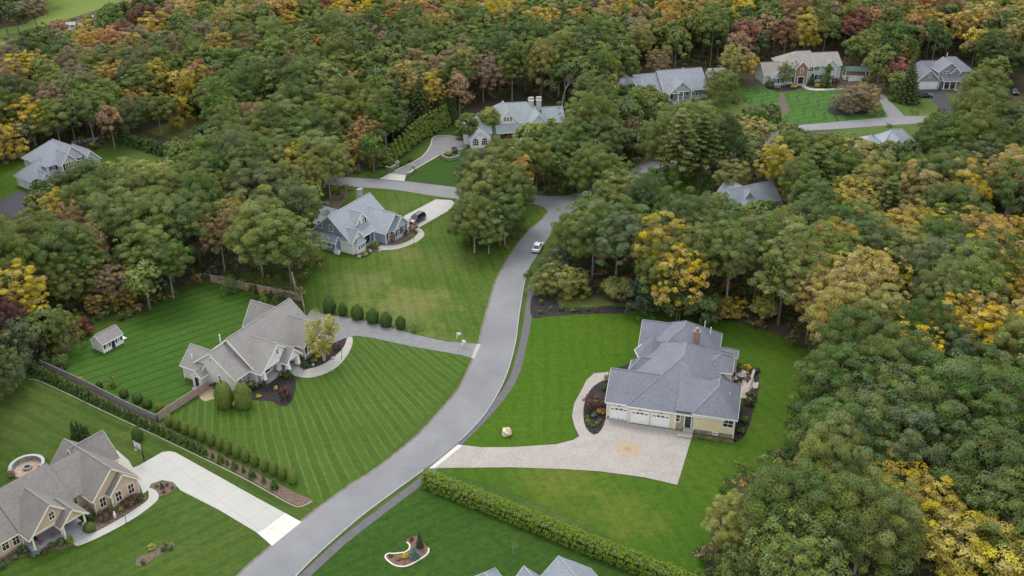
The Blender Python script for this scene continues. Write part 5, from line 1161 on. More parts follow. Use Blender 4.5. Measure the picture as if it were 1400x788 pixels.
AREAS = [(190, 310, 'in the wood behind the garden shed'), (90, 380, 'at the wood edge by the garden shed'), (370, 320, 'beside the blue house'), (90, 250, 'in front of the grey gable house'), (60, 140, 'in the wood beyond the grey gable house'), (170, 130, 'in the wood past the cedar row'), (180, 40, 'in the wood below the meadow'), (290, 120, 'past the dry clearing'), (330, 190, 'in the wood around the glimpsed roof'),
 (440, 150, 'in the wood behind the blue house'), (400, 60, 'in the far wood at top centre left'), (560, 120, 'in the wood beyond the arborvitae screen'), (600, 40, 'in the far wood above the arborvitae screen'), (700, 90, 'in the wood behind the white house'), (770, 30, 'in the far wood at top centre'), (860, 70, 'in the wood behind the ranch house'), (960, 60, 'between ranch and mint houses'), (1090, 45, 'in the wood behind the mint house'), (1200, 80, 'between mint and slate houses'), (1300, 50, 'in the wood behind the slate house'), (1370, 110, 'right of the slate house'),
 (680, 270, 'in the lawn cluster by the junction'), (720, 180, 'in front of the white house'), (800, 215, 'between the white house and the street'), (870, 140, 'in front of the ranch house'), (940, 190, 'in the pine stand below the ranch house'), (1070, 205, 'below the curving far street'), (1190, 210, 'around the pale roofed house'), (1320, 190, 'below the slate house drive'), (1010, 280, 'around the wooded house'), (1130, 250, 'right of the wooded house'), (780, 350, 'at the wood edge by the silver car'), (900, 360, 'at the wood edge above the yellow house'), (1030, 370, 'beyond the yellow house'),
 (1230, 300, 'around the pale bare tree'), (1350, 300, 'in the right edge golden belt'), (1130, 410, 'in the wood right of the tall pale trunks'), (1230, 420, 'in the mid right wood'), (1340, 440, 'among the yellow crowns at the right edge'), (1120, 530, 'overhanging the yellow house lawn'), (1230, 560, 'in the dense green wood at lower right'), (1350, 570, 'in the green wood at the right edge'), (1040, 680, 'at the wood corner beside the long hedge'), (1180, 700, 'in the bottom right wood'), (1340, 720, 'in the bottom right corner')]
CW = dict(dark='dark green', green='green', olive='olive green', light='pale olive', lime='yellow green', gold='golden', amber='amber', orange='orange', rust='rusty brown', red='red', crimson='crimson', taupe='brownish', tan='tan gold', pink='pinkish brown', grey='grey green', teal='bluish green', yolk='bright yellow', burg='dark burgundy')
HW = dict(round='round crowned', tall='tall', loose='open crowned', bushy='low bushy', pine='tiered', spruce='spire shaped')
AUT = {'gold', 'amber', 'orange', 'rust', 'red', 'crimson', 'taupe', 'tan', 'pink', 'yolk', 'burg', 'lime'}
trees.sort(key=lambda t: (-(F / proj((t[0], t[1], 9))[2]) * t[3]))
cnt = {}; single, mass = [], []
for t in trees:
    nm = 'pine_tree' if t[4] == 'pine' else 'spruce_tree' if t[4] == 'spruce' else 'autumn_tree' if t[5] in AUT else 'broadleaf_tree'
    vis = -30 < proj((t[0], t[1], t[2] * .6))[0] < 1430
    if vis and cnt.get(nm, 0) < 298: cnt[nm] = cnt.get(nm, 0) + 1; single.append((nm, t))
    else: mass.append(t)
ORD = ['leftmost', 'second from left', 'third from left', 'fourth from left', 'fifth from left', 'sixth from left', 'seventh from left']
bins = {}
for nm, t in single:
    q = proj((t[0], t[1], t[2] * .62)); ar = min(AREAS, key=lambda a: (a[0] - q[0]) ** 2 + 2.0 * (a[1] - q[1]) ** 2)[2]
    bins.setdefault((nm, t[5], t[4], ar), []).append((q[0], t))
for (nm, c, k, ar), lst in bins.items():
    lst.sort(key=lambda e: e[0]); n = len(lst)
    for i, (_, (x, y, h, r, kd, col, hand)) in enumerate(lst):
        base = f"{CW[c]} {HW[k]} {'tree' if nm not in ('pine_tree', 'spruce_tree') else nm.split('_')[0]} {ar}"
        lab = base if n == 1 else f"{'rightmost' if i == n - 1 else ORD[i]} {base}" if n <= 7 else base
        if len(lab.replace('-', ' ').split()) > 16: lab = lab.replace(' ' + HW[k], '')
        plant(nm, kd, x, y, h, r, jitter(C_[col]), lab, 'tree', 'trees ' + ar)
for i, (px, py, h) in enumerate(HBARE):
    p = G(px, py, h * .65); ar = min(AREAS, key=lambda a: (a[0] - px) ** 2 + 2 * (a[1] - py) ** 2)[2]
    same = sum(1 for q in HBARE[:i] if min(AREAS, key=lambda a: (a[0] - q[0]) ** 2 + 2 * (a[1] - q[1]) ** 2)[2] == ar)
    t = thing('bare_tree', ('shorter ' if same else '') + 'pale leafless tree ' + ar, 'tree', (p.x, p.y, 0), rng.uniform(0, 6), 'bare trees'); t.scale = (h / 13,) * 3
    mesh_obj('trunk', KIT['bare'][i % 3][0], t, (.40, .37, .34))
# the far wood reads as one mass
FL = Leaves(); NR = np.random.default_rng(3); tb = MB()
for (x, y, h, r, kd, col, hand) in mass:
    c = np.array(jitter(C_[col])); cz, rz = h * .60, h * .38
    for _ in range(44):
        d = unit(1)[0]
        if d[2] < -.4: d[2] *= -1
        q = NR.uniform(.62, 1.02); p = np.array([x + d[0] * r * q, y + d[1] * r * q, cz + d[2] * rz * q])
        FL.clump(p, NR.uniform(.8, 1.5), 30, .58, d, .45, .8, hue=c)
    tb.tube([(x, y, 0), (x, y, h * .7)], [.25, .1], 5)
tag(mesh_obj('woodland', FL.mesh('woodland', M['massleaf'])), kind='stuff')
mo = tb.build('woodland_trunks', M['bark'], None, (.2, .17, .14)); tag(mo, kind='stuff')
print('TREES', len(trees), cnt, 'mass', len(mass), 'bins', len(bins), 'big bins', sum(1 for v in bins.values() if len(v) > 7))
# undergrowth on the forest floor
UL = Leaves(); NR = np.random.default_rng(5); nb_ = 0
for _ in range(20000):
    Y = 92 + 330 * rng.random(); hw = (Y * cp + CH * sp) * .5 + 5; X = rng.uniform(-hw, hw)
    px, py, _d = proj((X, Y, 0))
    if any(inside((px, py), c) for c in CLEAR) or blocked(X, Y, 1): continue
    q = proj((X, Y, 1.2))
    if any(inside((q[0], q[1] - 4), c) for c in CLEAR) and rng.random() < .8: continue
    c = np.array(jitter(C_[rng.choice(['dark', 'green', 'green', 'olive', 'olive', 'dark', 'dark', 'taupe', 'rust', 'lime', 'amber'])])) * .8
    h = rng.uniform(.6, 3.4) if not any(inside((q[0], q[1] - 24), c) for c in CLEAR) else rng.uniform(.4, 1.2)
    for _k in range(4): UL.clump((X + rng.uniform(-.9, .9), Y + rng.uniform(-.9, .9), h * rng.uniform(.25, .8)), rng.uniform(.45, 1.0), 20, .27, None, .5, .8, hue=c, fill=.4)
    nb_ += 1
    if nb_ > 9500: break
tag(mesh_obj('undergrowth', UL.mesh('undergrowth', M['massleaf'])), kind='stuff')
# ------------------------------------------------------------------ garden plants
def at(px, py): p = G(px, py); return p.x, p.y
def row(p, q, n):
    a, b = G(*p), G(*q); return [(a.x + (b.x - a.x) * i / (n - 1), a.y + (b.y - a.y) * i / (n - 1)) for i in range(n)]
for i, (x, y) in enumerate(row((47, 511), (281, 622), 33)):
    h = rng.uniform(2.1, 2.8) if i < 14 else rng.uniform(1.8, 2.3)
    plant('arborvitae', 'cone', x + rng.uniform(-.1, .1), y + rng.uniform(-.1, .1), h, h * .29, jitter(C_['arb'], .1), 'small dark green arborvitae in the close clipped row along the pale edging', 'shrub', 'dark arborvitae row along the edging')
for i, (px, py) in enumerate([(291, 627), (302, 632), (311, 636), (321, 641), (333, 646), (345, 653), (361, 660), (375, 668)]):
    x, y = at(px, py); h = [1.3, 1.8, 1.2, 1.7, 1.4, 1.9, 1.5, 1.9][i]
    plant('young_arborvitae', 'cone', x, y, h, h * (.34 if i % 2 else .24), jitter(C_['arb'], .1), ['first', 'second', 'third', 'fourth', 'fifth', 'sixth', 'seventh', 'last'][i] + ' of the spaced young arborvitae after the close row, counted towards the road', 'shrub', 'spaced young arborvitae')
for i, (x, y) in enumerate(row((231.5, 582), (401, 659.5), 15)):
    h = rng.uniform(2.2, 2.7)
    plant('yellow_arborvitae', 'egg', x + rng.uniform(-.12, .12), y + rng.uniform(-.12, .12), h, .68, jitter(C_['arbl'], .1), 'yellow green arborvitae in the row between the dark row and the striped lawn', 'shrub', 'yellow green arborvitae row')
SHR = [  # photo point, habit, height, radius, colour, name, label
 (170, 543, 'egg', 1.7, .75, 'arb', 'shrub', 'leftmost of four green shrubs inside the grey fence'), (189, 550, 'egg', 1.9, .85, 'arb', 'shrub', 'second from left of four green shrubs inside the grey fence'), (202, 557, 'egg', 1.8, .8, 'arb', 'shrub', 'third from left of four green shrubs inside the grey fence'), (218, 562, 'egg', 1.6, .7, 'arbl', 'shrub', 'rightmost of four green shrubs inside the grey fence'),
 (154, 529, 'cone', 2.5, .75, 'arbl', 'shrub', 'bright pointed young conifer on the back lawn by the grey fence'), (136, 531, 'egg', 1.3, .6, 'dark', 'shrub', 'dark small shrub left of the bright pointed conifer'), (85, 501, 'shrub', 2.3, 1.5, 'green', 'shrub', 'large round green shrub at the far end of the grey fence'), (86, 508, 'shrub', 1.0, .7, 'burg', 'shrub', 'small dark red shrub under the large round shrub by the fence'), (108, 521, 'shrub', .8, .7, 'yolk', 'shrub', 'small yellow shrub against the grey fence'),
 (72, 478, 'cone', 2.8, .8, 'arb', 'shrub', 'middle of three pointed cedars left of the shed'), (84, 468, 'cone', 2.6, .8, 'arb', 'shrub', 'rearmost of three pointed cedars left of the shed'), (62, 497, 'cone', 2.6, .75, 'arb', 'shrub', 'front one of three pointed cedars left of the shed'), (95, 456, 'shrub', 1.2, 1.2, 'teal', 'shrub', 'low bluish shrub below the crimson maple'),
 (195, 412, 'cone', 2.9, .9, 'arb', 'shrub', 'pointed green cedar at the back lawn edge right of the shed'), (228, 398, 'cone', 2.6, .8, 'arb', 'shrub', 'pointed green cedar near the tan fence end'), (178, 432, 'shrub', 1.1, 1.1, 'grey', 'shrub', 'grey green shrub just behind the shed'), (208, 417, 'shrub', 1.0, 1.2, 'dark', 'shrub', 'dark low shrub along the back lawn edge'),
 (314, 402, 'bushy', 4.2, 1.7, 'green', 'shrub', 'small leafy tree in front of the tan back fence'), (339, 399, 'egg', 2.0, .75, 'lime', 'shrub', 'yellow green shrub against the tan back fence'), (349, 401, 'cone', 2.2, .6, 'dark', 'shrub', 'dark narrow shrub against the tan back fence'), (360, 404, 'shrub', 1.5, .9, 'amber', 'shrub', 'amber tinted shrub against the tan back fence'), (371, 407, 'cone', 1.8, .6, 'dark', 'shrub', 'dark narrow shrub near the right end of the tan back fence'), (346, 411, 'cone', 2.2, .7, 'arb', 'shrub', 'left one of three free standing shrubs before the tan fence'), (360, 413, 'cone', 2.3, .75, 'arbl', 'shrub', 'middle one of three free standing shrubs before the tan fence'), (377, 414, 'cone', 2.0, .7, 'arb', 'shrub', 'right one of three free standing shrubs before the tan fence'),
 (451, 427, 'egg', 3.3, 1.25, 'arb', 'shrub', 'first and broadest clipped shrub in the row above the grey drive'), (469, 431, 'egg', 2.7, .85, 'arb', 'shrub', 'second and narrow clipped shrub in the row above the grey drive'), (489, 436, 'egg', 3.0, 1.2, 'arb', 'shrub', 'third clipped shrub in the row above the grey drive'), (510, 441, 'egg', 3.0, 1.2, 'arb', 'shrub', 'fourth clipped shrub in the row above the grey drive'), (528, 446, 'egg', 2.9, 1.15, 'arb', 'shrub', 'fifth clipped shrub in the row above the grey drive'), (548, 449, 'egg', 2.7, .95, 'arb', 'shrub', 'sixth clipped shrub in the row above the grey drive'), (566, 453, 'shrub', 1.7, .8, 'arbl', 'shrub', 'last and smallest shrub in the row above the grey drive'),
 (308, 556, 'egg', 5.0, 1.5, 'arbl', 'shrub', 'left of two big egg shaped arborvitae at the greige house gable'), (334, 557, 'egg', 5.0, 1.5, 'arbl', 'shrub', 'right of two big egg shaped arborvitae at the greige house gable'),
 (344, 533, 'shrub', 1.5, 1.2, 'dark', 'shrub', 'dark green shrub right of the big egg shaped arborvitae'), (362, 529, 'cone', 1.6, .4, 'dark', 'shrub', 'dark thin shrub before the first porch column'), (394, 516, 'cone', 1.6, .75, 'dark', 'shrub', 'dark conical shrub beside the greige house steps'), (390, 545, 'shrub', 2.3, 1.1, 'burg', 'shrub', 'dark purple shrub in the dark bed before the greige porch'), (378, 533, 'shrub', .7, .5, 'yolk', 'shrub', 'bright yellow shrub beside the dark purple shrub'), (354, 543, 'shrub', .5, .5, 'yolk', 'shrub', 'small bright yellow shrub near the egg shaped arborvitae'), (384, 515, 'shrub', .8, .6, 'light', 'shrub', 'pale shrub below the porch of the greige house'),
 (416, 503, 'cone', 1.4, .8, 'dark', 'shrub', 'dark spreading shrub right of the greige house steps'), (437, 489, 'shrub', 1.0, .75, 'yolk', 'shrub', 'round yellow green shrub under the river birch'), (461, 478, 'shrub', 1.3, .8, 'crimson', 'shrub', 'crimson shrub right of the river birch'), (430, 495, 'shrub', .7, .7, 'olive', 'shrub', 'low olive shrub left of the river birch stem'),
 (812, 560, 'bushy', 2.9, 1.75, 'burg', 'japanese_maple', 'burgundy japanese maple in the teardrop bed by the first garage'), (822, 566, 'shrub', 1.0, .8, 'amber', 'shrub', 'amber shrub under the first garage corner'), (824, 556, 'shrub', 1.2, .6, 'lime', 'shrub', 'yellow green shrub at the garage corner'), (812, 571, 'shrub', .9, .5, 'blue', 'shrub', 'blue grey ball shrub in the teardrop bed'),
 (803, 572, 'shrub', .5, .42, 'arb', 'shrub', 'topmost of six green balls rimming the teardrop bed'), (804, 577, 'shrub', .55, .45, 'arbl', 'shrub', 'second green ball down the left rim of the teardrop bed'), (806, 582, 'shrub', .5, .42, 'arb', 'shrub', 'third green ball down the left rim of the teardrop bed'), (811, 585, 'shrub', .5, .42, 'arb', 'shrub', 'lowest green ball at the teardrop tip'), (816, 581, 'shrub', .55, .45, 'arbl', 'shrub', 'green ball on the right rim of the teardrop bed'), (820, 577, 'shrub', .5, .42, 'arb', 'shrub', 'upper right green ball of the teardrop bed'),
 (830, 521, 'shrub', 1.2, .55, 'lime', 'shrub', 'yellow green shrub where the paver walk meets the house'), (826, 534, 'shrub', .9, .5, 'dark', 'shrub', 'dark shrub at the narrow end of the teardrop bed'), (866, 500, 'shrub', .9, .8, 'dark', 'shrub', 'dark shrub in the mulch bed by the tower bay'), (874, 487, 'shrub', .9, .8, 'olive', 'shrub', 'olive shrub in the mulch bed by the left wing'),
 (1026, 546, 'shrub', 1.5, .95, 'dark', 'shrub', 'upper of two dark round shrubs right of the yellow house'), (1024, 555, 'shrub', 1.5, .95, 'dark', 'shrub', 'lower of two dark round shrubs right of the yellow house'), (1017, 577, 'shrub', 1.1, .8, 'arb', 'shrub', 'green shrub in the right hand bed of the yellow house'), (1013, 592, 'shrub', .9, .7, 'arb', 'shrub', 'green shrub at the front corner of the right hand bed'), (1033, 508, 'shrub', 1.0, .8, 'teal', 'shrub', 'bluish shrub beyond the patio corner'), (1022, 506, 'shrub', 1.1, .8, 'yolk', 'shrub', 'yellow shrub at the back of the patio'), (1009, 504, 'shrub', 1.3, .7, 'rust', 'shrub', 'rusty shrub at the back of the patio'),
 (958, 600, 'shrub', .5, .5, 'arb', 'shrub', 'low green shrub at the left of the yellow wing foundation'), (970, 601, 'shrub', .5, .5, 'rust', 'shrub', 'low rusty shrub before the yellow wing foundation'), (986, 603, 'shrub', .5, .5, 'arb', 'shrub', 'low green shrub at the right of the yellow wing foundation'),
 (143, 710, 'shrub', 1.3, 1.0, 'burg', 'shrub', 'burgundy shrub before the recessed gable of the tan house'), (176, 692, 'shrub', 1.3, 1.0, 'burg', 'shrub', 'left half of the paired burgundy shrubs under the garage gable'), (184, 687, 'shrub', 1.4, 1.0, 'burg', 'shrub', 'right half of the paired burgundy shrubs under the garage gable'), (192, 684, 'shrub', 1.2, .65, 'dark', 'shrub', 'dark green shrub at the tan house garage corner'), (166, 698, 'shrub', .7, .5, 'lime', 'shrub', 'small yellow green shrub between the burgundy shrubs'), (153, 702, 'shrub', 1.2, .55, 'olive', 'shrub', 'olive shrub right of the single burgundy shrub'),
 (121, 709, 'shrub', 1.6, 1.0, 'dark', 'shrub', 'dark green shrub in the corner right of the entry porch'), (123, 726, 'egg', 1.5, .8, 'olive', 'shrub', 'olive shrub beside the entry steps of the tan house'), (97, 743, 'cone', 1.5, .55, 'arbl', 'shrub', 'green cone left of the entry steps of the tan house'), (84, 744, 'shrub', .9, .65, 'grey', 'shrub', 'grey green shrub before the porch of the tan house'), (71, 749, 'shrub', .9, .55, 'dark', 'shrub', 'dark round shrub before the porch of the tan house'), (61, 756, 'shrub', .7, .55, 'burg', 'shrub', 'small burgundy shrub before the porch of the tan house'), (49, 760, 'shrub', .8, .6, 'blue', 'shrub', 'blue grey shrub at the porch corner of the tan house'), (32, 756, 'shrub', 1.1, .85, 'dark', 'shrub', 'dark green shrub under the left wing window'), (3, 775, 'shrub', 1.0, .8, 'teal', 'shrub', 'bluish shrub at the photo edge below the tan house'), (20, 764, 'shrub', .6, .5, 'olive', 'shrub', 'olive shrub between the two dark shrubs of the left wing'),
 (222, 668, 'cone', 1.2, .35, 'teal', 'shrub', 'small conifer in the drive island'), (229, 664, 'shrub', .4, .3, 'burg', 'shrub', 'upper burgundy tuft in the drive island'), (236, 668, 'shrub', .4, .3, 'dark', 'shrub', 'right dark tuft in the drive island'), (215, 666, 'shrub', .4, .3, 'dark', 'shrub', 'left dark tuft in the drive island'), (224, 674, 'shrub', .4, .3, 'burg', 'shrub', 'lower burgundy tuft in the drive island'),
 (196, 771, 'shrub', .6, .42, 'dark', 'shrub', 'dark tuft at the lower tip of the long lawn bed'), (224, 753, 'shrub', .6, .45, 'dark', 'shrub', 'dark shrub in the upper half of the long lawn bed'), (233, 751, 'shrub', .7, .5, 'arb', 'shrub', 'green shrub at the upper tip of the long lawn bed'), (228, 745, 'shrub', .6, .45, 'olive', 'shrub', 'olive shrub behind the upper tip of the long lawn bed'), (208, 750, 'shrub', .5, .7, 'lime', 'shrub', 'low yellow green patch beside the long lawn bed'),
 (566, 762, 'spruce', 1.9, .8, 'blue', 'blue_spruce', 'small blue spruce in the kidney shaped bed'), (574, 748, 'spruce', 2.8, .55, 'teal', 'dwarf_spruce', 'narrow dark spruce in the kidney shaped bed'), (554, 762, 'shrub', .55, .55, 'yolk', 'shrub', 'yellow shrub left of the blue spruce'), (545, 765, 'shrub', .5, .45, 'lime', 'shrub', 'yellow green shrub left of the yellow one in the kidney bed'), (534, 761, 'shrub', .4, .35, 'dark', 'shrub', 'dark tuft at the left end of the kidney bed'), (562, 739, 'shrub', .5, .4, 'burg', 'shrub', 'dark red tuft at the top of the kidney bed'),
 (500, 336, 'shrub', 1.9, 1.0, 'dark', 'shrub', 'dark round shrub right of the blue house bay'), (513, 340, 'shrub', 1.7, 1.05, 'olive', 'shrub', 'olive round shrub before the blue entry'), (497, 349, 'shrub', .6, 1.1, 'lime', 'shrub', 'low yellow green shrub at the blue house front corner'), (537, 330, 'shrub', 1.7, .95, 'pink', 'shrub', 'pinkish brown shrub at the blue garage corner'), (565, 316, 'shrub', 2.0, 1.2, 'rust', 'shrub', 'rusty shrub at the end of the blue garage'), (553, 321, 'shrub', 1.2, 1.0, 'burg', 'shrub', 'dark red shrub under the blue garage windows'), (504, 347, 'shrub', .7, .6, 'dark', 'shrub', 'dark low shrub beside the yellow green one at the blue house'),
 (189, 602, 'egg', 2.6, .85, 'arb', 'shrub', 'single green evergreen on the lawn behind the tan house'), (103, 600, 'cone', 3.6, .6, 'dark', 'shrub', 'leftmost of four dark cedars behind the tan house roof'), (109, 600, 'cone', 3.4, .6, 'dark', 'shrub', 'second of four dark cedars behind the tan house roof'), (115, 601, 'cone', 3.2, .6, 'dark', 'shrub', 'third of four dark cedars behind the tan house roof'), (121, 602, 'cone', 2.9, .6, 'dark', 'shrub', 'rightmost of four dark cedars behind the tan house roof'), (58, 646, 'shrub', .9, .7, 'dark', 'shrub', 'dark shrub at the right end of the fire pit wall'), (16, 652, 'shrub', .8, .6, 'rust', 'shrub', 'rusty shrub at the left end of the fire pit wall'),
 (1129, 119, 'cone', 8.2, 2.0, 'arb', 'fir_tree', 'tall dense fir before the mint house wall'), (1109, 116, 'cone', 4.0, 1.0, 'dark', 'shrub', 'dark column shrub right of the brick entrance'), (1052, 120, 'shrub', 2.4, 1.4, 'dark', 'shrub', 'dark round shrub at the left wing of the mint house'), (1142, 119, 'shrub', 2.8, 1.5, 'burg', 'shrub', 'dark burgundy shrub right of the tall dense fir'), (1085, 120, 'shrub', 1.0, 1.2, 'yolk', 'shrub', 'yellow shrubs left of the brick entrance'), (1117, 119, 'shrub', 1.0, 1.2, 'yolk', 'shrub', 'yellow shrub between dark column and tall fir'), (1063, 122, 'shrub', 1.0, 1.1, 'olive', 'shrub', 'olive shrub in the bed of the mint house'),
 (1292, 122, 'shrub', 1.3, 1.2, 'dark', 'shrub', 'dark shrub left of the slate house walk'), (1300, 122, 'shrub', 1.4, 1.2, 'dark', 'shrub', 'dark shrub at the slate house walk'), (1322, 119, 'shrub', 1.4, 1.3, 'dark', 'shrub', 'left dark shrub right of the columned porch'), (1330, 118, 'shrub', 1.6, 1.3, 'dark', 'shrub', 'right dark shrub right of the columned porch'), (1243, 141, 'shrub', .9, 1.5, 'olive', 'shrub', 'low olive shrub under the spire shaped spruce'), (1230, 132, 'shrub', 1.6, 2.0, 'light', 'shrub', 'pale shrub between the two drives'),
 (692, 193, 'shrub', 2.4, 1.8, 'burg', 'shrub', 'burgundy shrub before the white house porch'), (700, 198, 'shrub', .8, 1.4, 'yolk', 'shrub', 'low yellow shrub by the white house walk'), (629, 190, 'shrub', 2.4, 1.8, 'olive', 'shrub', 'round olive shrub at the far end of the white house drive'), (622, 208, 'shrub', 1.3, 1.2, 'burg', 'shrub', 'purple shrub in the raised bed by the drive'), (613, 212, 'shrub', .9, 1.0, 'lime', 'shrub', 'yellow green shrub in the raised bed by the drive'), (549, 188, 'bushy', 4.5, 1.8, 'amber', 'shrub', 'amber bush at the head of the arborvitae screen'),
 (1072, 118, 'airy', 9.0, 2.6, 'light', 'birch_tree', 'thin pale birch before the mint house left wing'), (443.5, 493.5, 'airy', 10.4, 3.1, 'arbl', 'river_birch', 'yellow green river birch with pinkish stems in the curved walk bed'),
]
for px, py, k, h, r, c, nm, lb in SHR:
    x, y = at(px, py)
    t = plant(nm, k, x, y, h, r, (.36, .33, .075) if nm == 'river_birch' else jitter(C_[c], .08), lb, 'tree' if nm.endswith(('tree', 'birch', 'maple', 'spruce')) else 'shrub', bark=(.42, .36, .33) if k == 'airy' else None)
for i, (px, py) in enumerate([(740, 417), (753, 424), (767, 424), (783, 426), (791, 426), (804, 425), (815, 427), (840, 422), (858, 421), (738, 428)]):
    x, y = at(px, py)
    plant('bed_plant', 'shrub', x, y, rng.uniform(.6, 1.2), rng.uniform(.4, .65), jitter(C_['arb'], .2), 'small green plant in the dark mulch bed at the top of the bright lawn', 'plant', 'plants of the dark mulch bed')
for i, (x, y) in enumerate(row((164, 192), (222, 213), 11)):
    plant('cedar', 'cone', x, y + rng.uniform(-.4, .4), rng.uniform(3.6, 4.6), 1.25, jitter(C_['arb'], .12), 'dark green cedar in the row crossing the lawn beyond the grey gable house', 'shrub', 'cedar row beyond the grey gable house')
scr = catmull([(528, 228), (548, 213), (565, 199), (580, 189), (598, 179), (611, 172)], n=4)
for i, (px, py) in enumerate(scr):
    x, y = at(px, py)
    plant('screen_arborvitae', 'pillar', x, y, 4.6 + 2.0 * math.sin(min(1, i / 12) * 1.5), 1.35, jitter(C_['arbl'], .12), 'bright green tall arborvitae in the screen along the white house drive', 'shrub', 'arborvitae screen by the white house drive')
for i, (px, py, h) in enumerate([(605, 172, 13), (616, 168, 12)]):
    x, y = at(px, py); plant('spruce_tree', 'spruce', x, y, h, 2.2, jitter(C_['green']), ['left', 'right'][i] + ' slim green spruce at the head of the arborvitae screen', 'tree')
x, y = at(701, 758); t = thing('sapling', 'bare grey sapling standing alone on the lower lawn', 'tree', (x, y, 0)); t.scale = (.20, .20, .20); mesh_obj('trunk', KIT['bare'][1][0], t, (.34, .31, .29))
# long clipped hedge
HB = [G(581, 661), G(693, 706), G(809, 754), G(905, 791), G(985, 825)]
hl = Leaves(); NR = np.random.default_rng(9)
for a, b in zip(HB, HB[1:]):
    d = b - a; n = int(d.length / .42); nv = Vector((-d.y, d.x, 0)).normalized()
    for i in range(n):
        for lv in range(9):
            p = a + d * ((i + rng.random()) / n)
            q = [(-1.0, .35), (-1.05, 1.1), (-.85, 1.75), (-.4, 1.95), (0, 2.0), (.4, 1.95), (.85, 1.75), (1.05, 1.1), (1.0, .4)][lv]
            hl.clump((p.x + nv.x * q[0] * .95, p.y + nv.y * q[0] * .95, q[1] + rng.uniform(-.15, .2)), rng.uniform(.34, .6), 40, .12, np.array([nv.x * q[0], nv.y * q[0], .8 if 2 <= lv <= 6 else 0]), .3, .9, fill=.3)
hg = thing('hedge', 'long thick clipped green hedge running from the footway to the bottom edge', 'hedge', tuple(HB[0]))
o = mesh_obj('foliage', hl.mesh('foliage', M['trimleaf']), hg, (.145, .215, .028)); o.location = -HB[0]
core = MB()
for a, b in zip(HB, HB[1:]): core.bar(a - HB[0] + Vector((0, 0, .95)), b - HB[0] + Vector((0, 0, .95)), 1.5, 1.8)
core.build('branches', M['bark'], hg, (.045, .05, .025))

# ------------------------------------------------------------------ fences, walls
def fence(label, pts, h, m, step=2.4, cap=True):
    g = [G(*p) for p in pts]; t = thing('fence', label, 'fence', tuple(g[0]))
    for a, b in zip(g, g[1:]):
        n = max(1, round((b - a).length / step))
        for i in range(n):
            p, q = a + (b - a) * (i / n) - g[0], a + (b - a) * ((i + 1) / n) - g[0]
            d = (q - p).normalized(); z = Vector((0, 0, 1)); w = MB()
            w.bar(p + d * .06 + z * (h * .5 + .02), q - d * .06 + z * (h * .5 + .02), .045, h - .12)
            w.bar(p + z * (h - .03), q + z * (h - .03), .10, .07); w.bar(p + z * .12, q + z * .12, .09, .09)
            w.build('fence_panel', m, t)
            MB().box(p.x - .07, p.x + .07, p.y - .07, p.y + .07, 0, h + .1).lathe([(.11, h + .1), (.02, h + .2)], (p.x, p.y, 0), 4).build('fence_post', m, t)
    p = g[-1] - g[0]; MB().box(p.x - .07, p.x + .07, p.y - .07, p.y + .07, 0, h + .1).build('fence_post', m, t)
fence('tan board fence at the wood edge behind the greige house', [(289, 386), (328, 395), (413, 412.5), (417, 430)], 1.75, M['fence'])
fence('short tan board fence joining the greige house gable', [(286, 531), (230, 567), (216, 577)], 1.55, M['fence'])
fence('grey fence with shade in its colour along the arborvitae row', [(216, 577), (170, 556), (120, 530), (57, 501)], 1.25, M['fenceshade'])
def rubble(label, px, w, h, m, name='stone_wall'):
    g = gpts(catmull(px, n=4)); t = thing(name, label, 'wall', (*g[0], 0)); st = MB(); rg = random.Random(4)
    for a, b in zip(g, g[1:]):
        L_ = math.dist(a, b); n = max(1, int(L_ / .55))
        for i in range(n):
            for lay in range(max(1, round(h / .45))):
                f = (i + rg.random() * .6) / n; x, y = a[0] + (b[0] - a[0]) * f - g[0][0], a[1] + (b[1] - a[1]) * f - g[0][1]
                s = rg.uniform(.8, 1.15); T = Matrix.Translation((x + rg.uniform(-.1, .1), y + rg.uniform(-.1, .1), .42 * lay + .22)) @ Matrix.Rotation(rg.uniform(0, 3), 4, 'Z') @ Matrix.Rotation(rg.uniform(-.2, .2), 4, 'X')
                st.box(-.38 * s, .38 * s, -w / 2 * s, w / 2 * s, -.24 * s, .24 * s, T)
    st.build('stone_courses', m, t)
rubble('dry stone wall along the wood beyond the grey gable house lawn', [(99, 198), (118, 194), (142, 191)], .7, .9, M['greystone'])
rubble('pale dry stone wall left of the grey gable house', [(-15, 224), (5, 220), (20, 217), (30, 214)], .7, .9, M['greystone'])
def bluff(label, px, h, m, pil):
    g = gpts(catmull(px, n=4)); t = thing('entrance_wall', label, 'wall', (*g[0], 0)); w = MB(); c = MB(); n = len(g)
    for i, (a, b) in enumerate(zip(g, g[1:])):
        hh = h * (.75 + .35 * i / n); A_, B_ = (Vector((*a, 0)) - Vector((*g[0], 0))), (Vector((*b, 0)) - Vector((*g[0], 0)))
        w.bar(A_ + Vector((0, 0, hh / 2)), B_ + Vector((0, 0, hh / 2)), .4, hh); c.bar(A_ + Vector((0, 0, hh + .04)), B_ + Vector((0, 0, hh + .04)), .5, .09)
    w.build('wall', M['stone'], t); c.build('coping', m, t)
    p = Vector((*gpts([pil])[0], 0)) - Vector((*g[0], 0))
    MB().box(p.x - .4, p.x + .4, p.y - .4, p.y + .4, 0, 1.3).build('pillar', M['greystone'], t)
    MB().box(p.x - .5, p.x + .5, p.y - .5, p.y + .5, 1.3, 1.45).lathe([(.2, 1.45), (.25, 1.75), (.05, 1.95)], (p.x, p.y, 0), 8).build('pillar_cap', m, t)
bluff('low curved entrance wall with pillar left of the white house drive', [(527, 231), (533, 233), (539, 231), (543, 228)], .9, M['concrete2'], (543.5, 228.5))
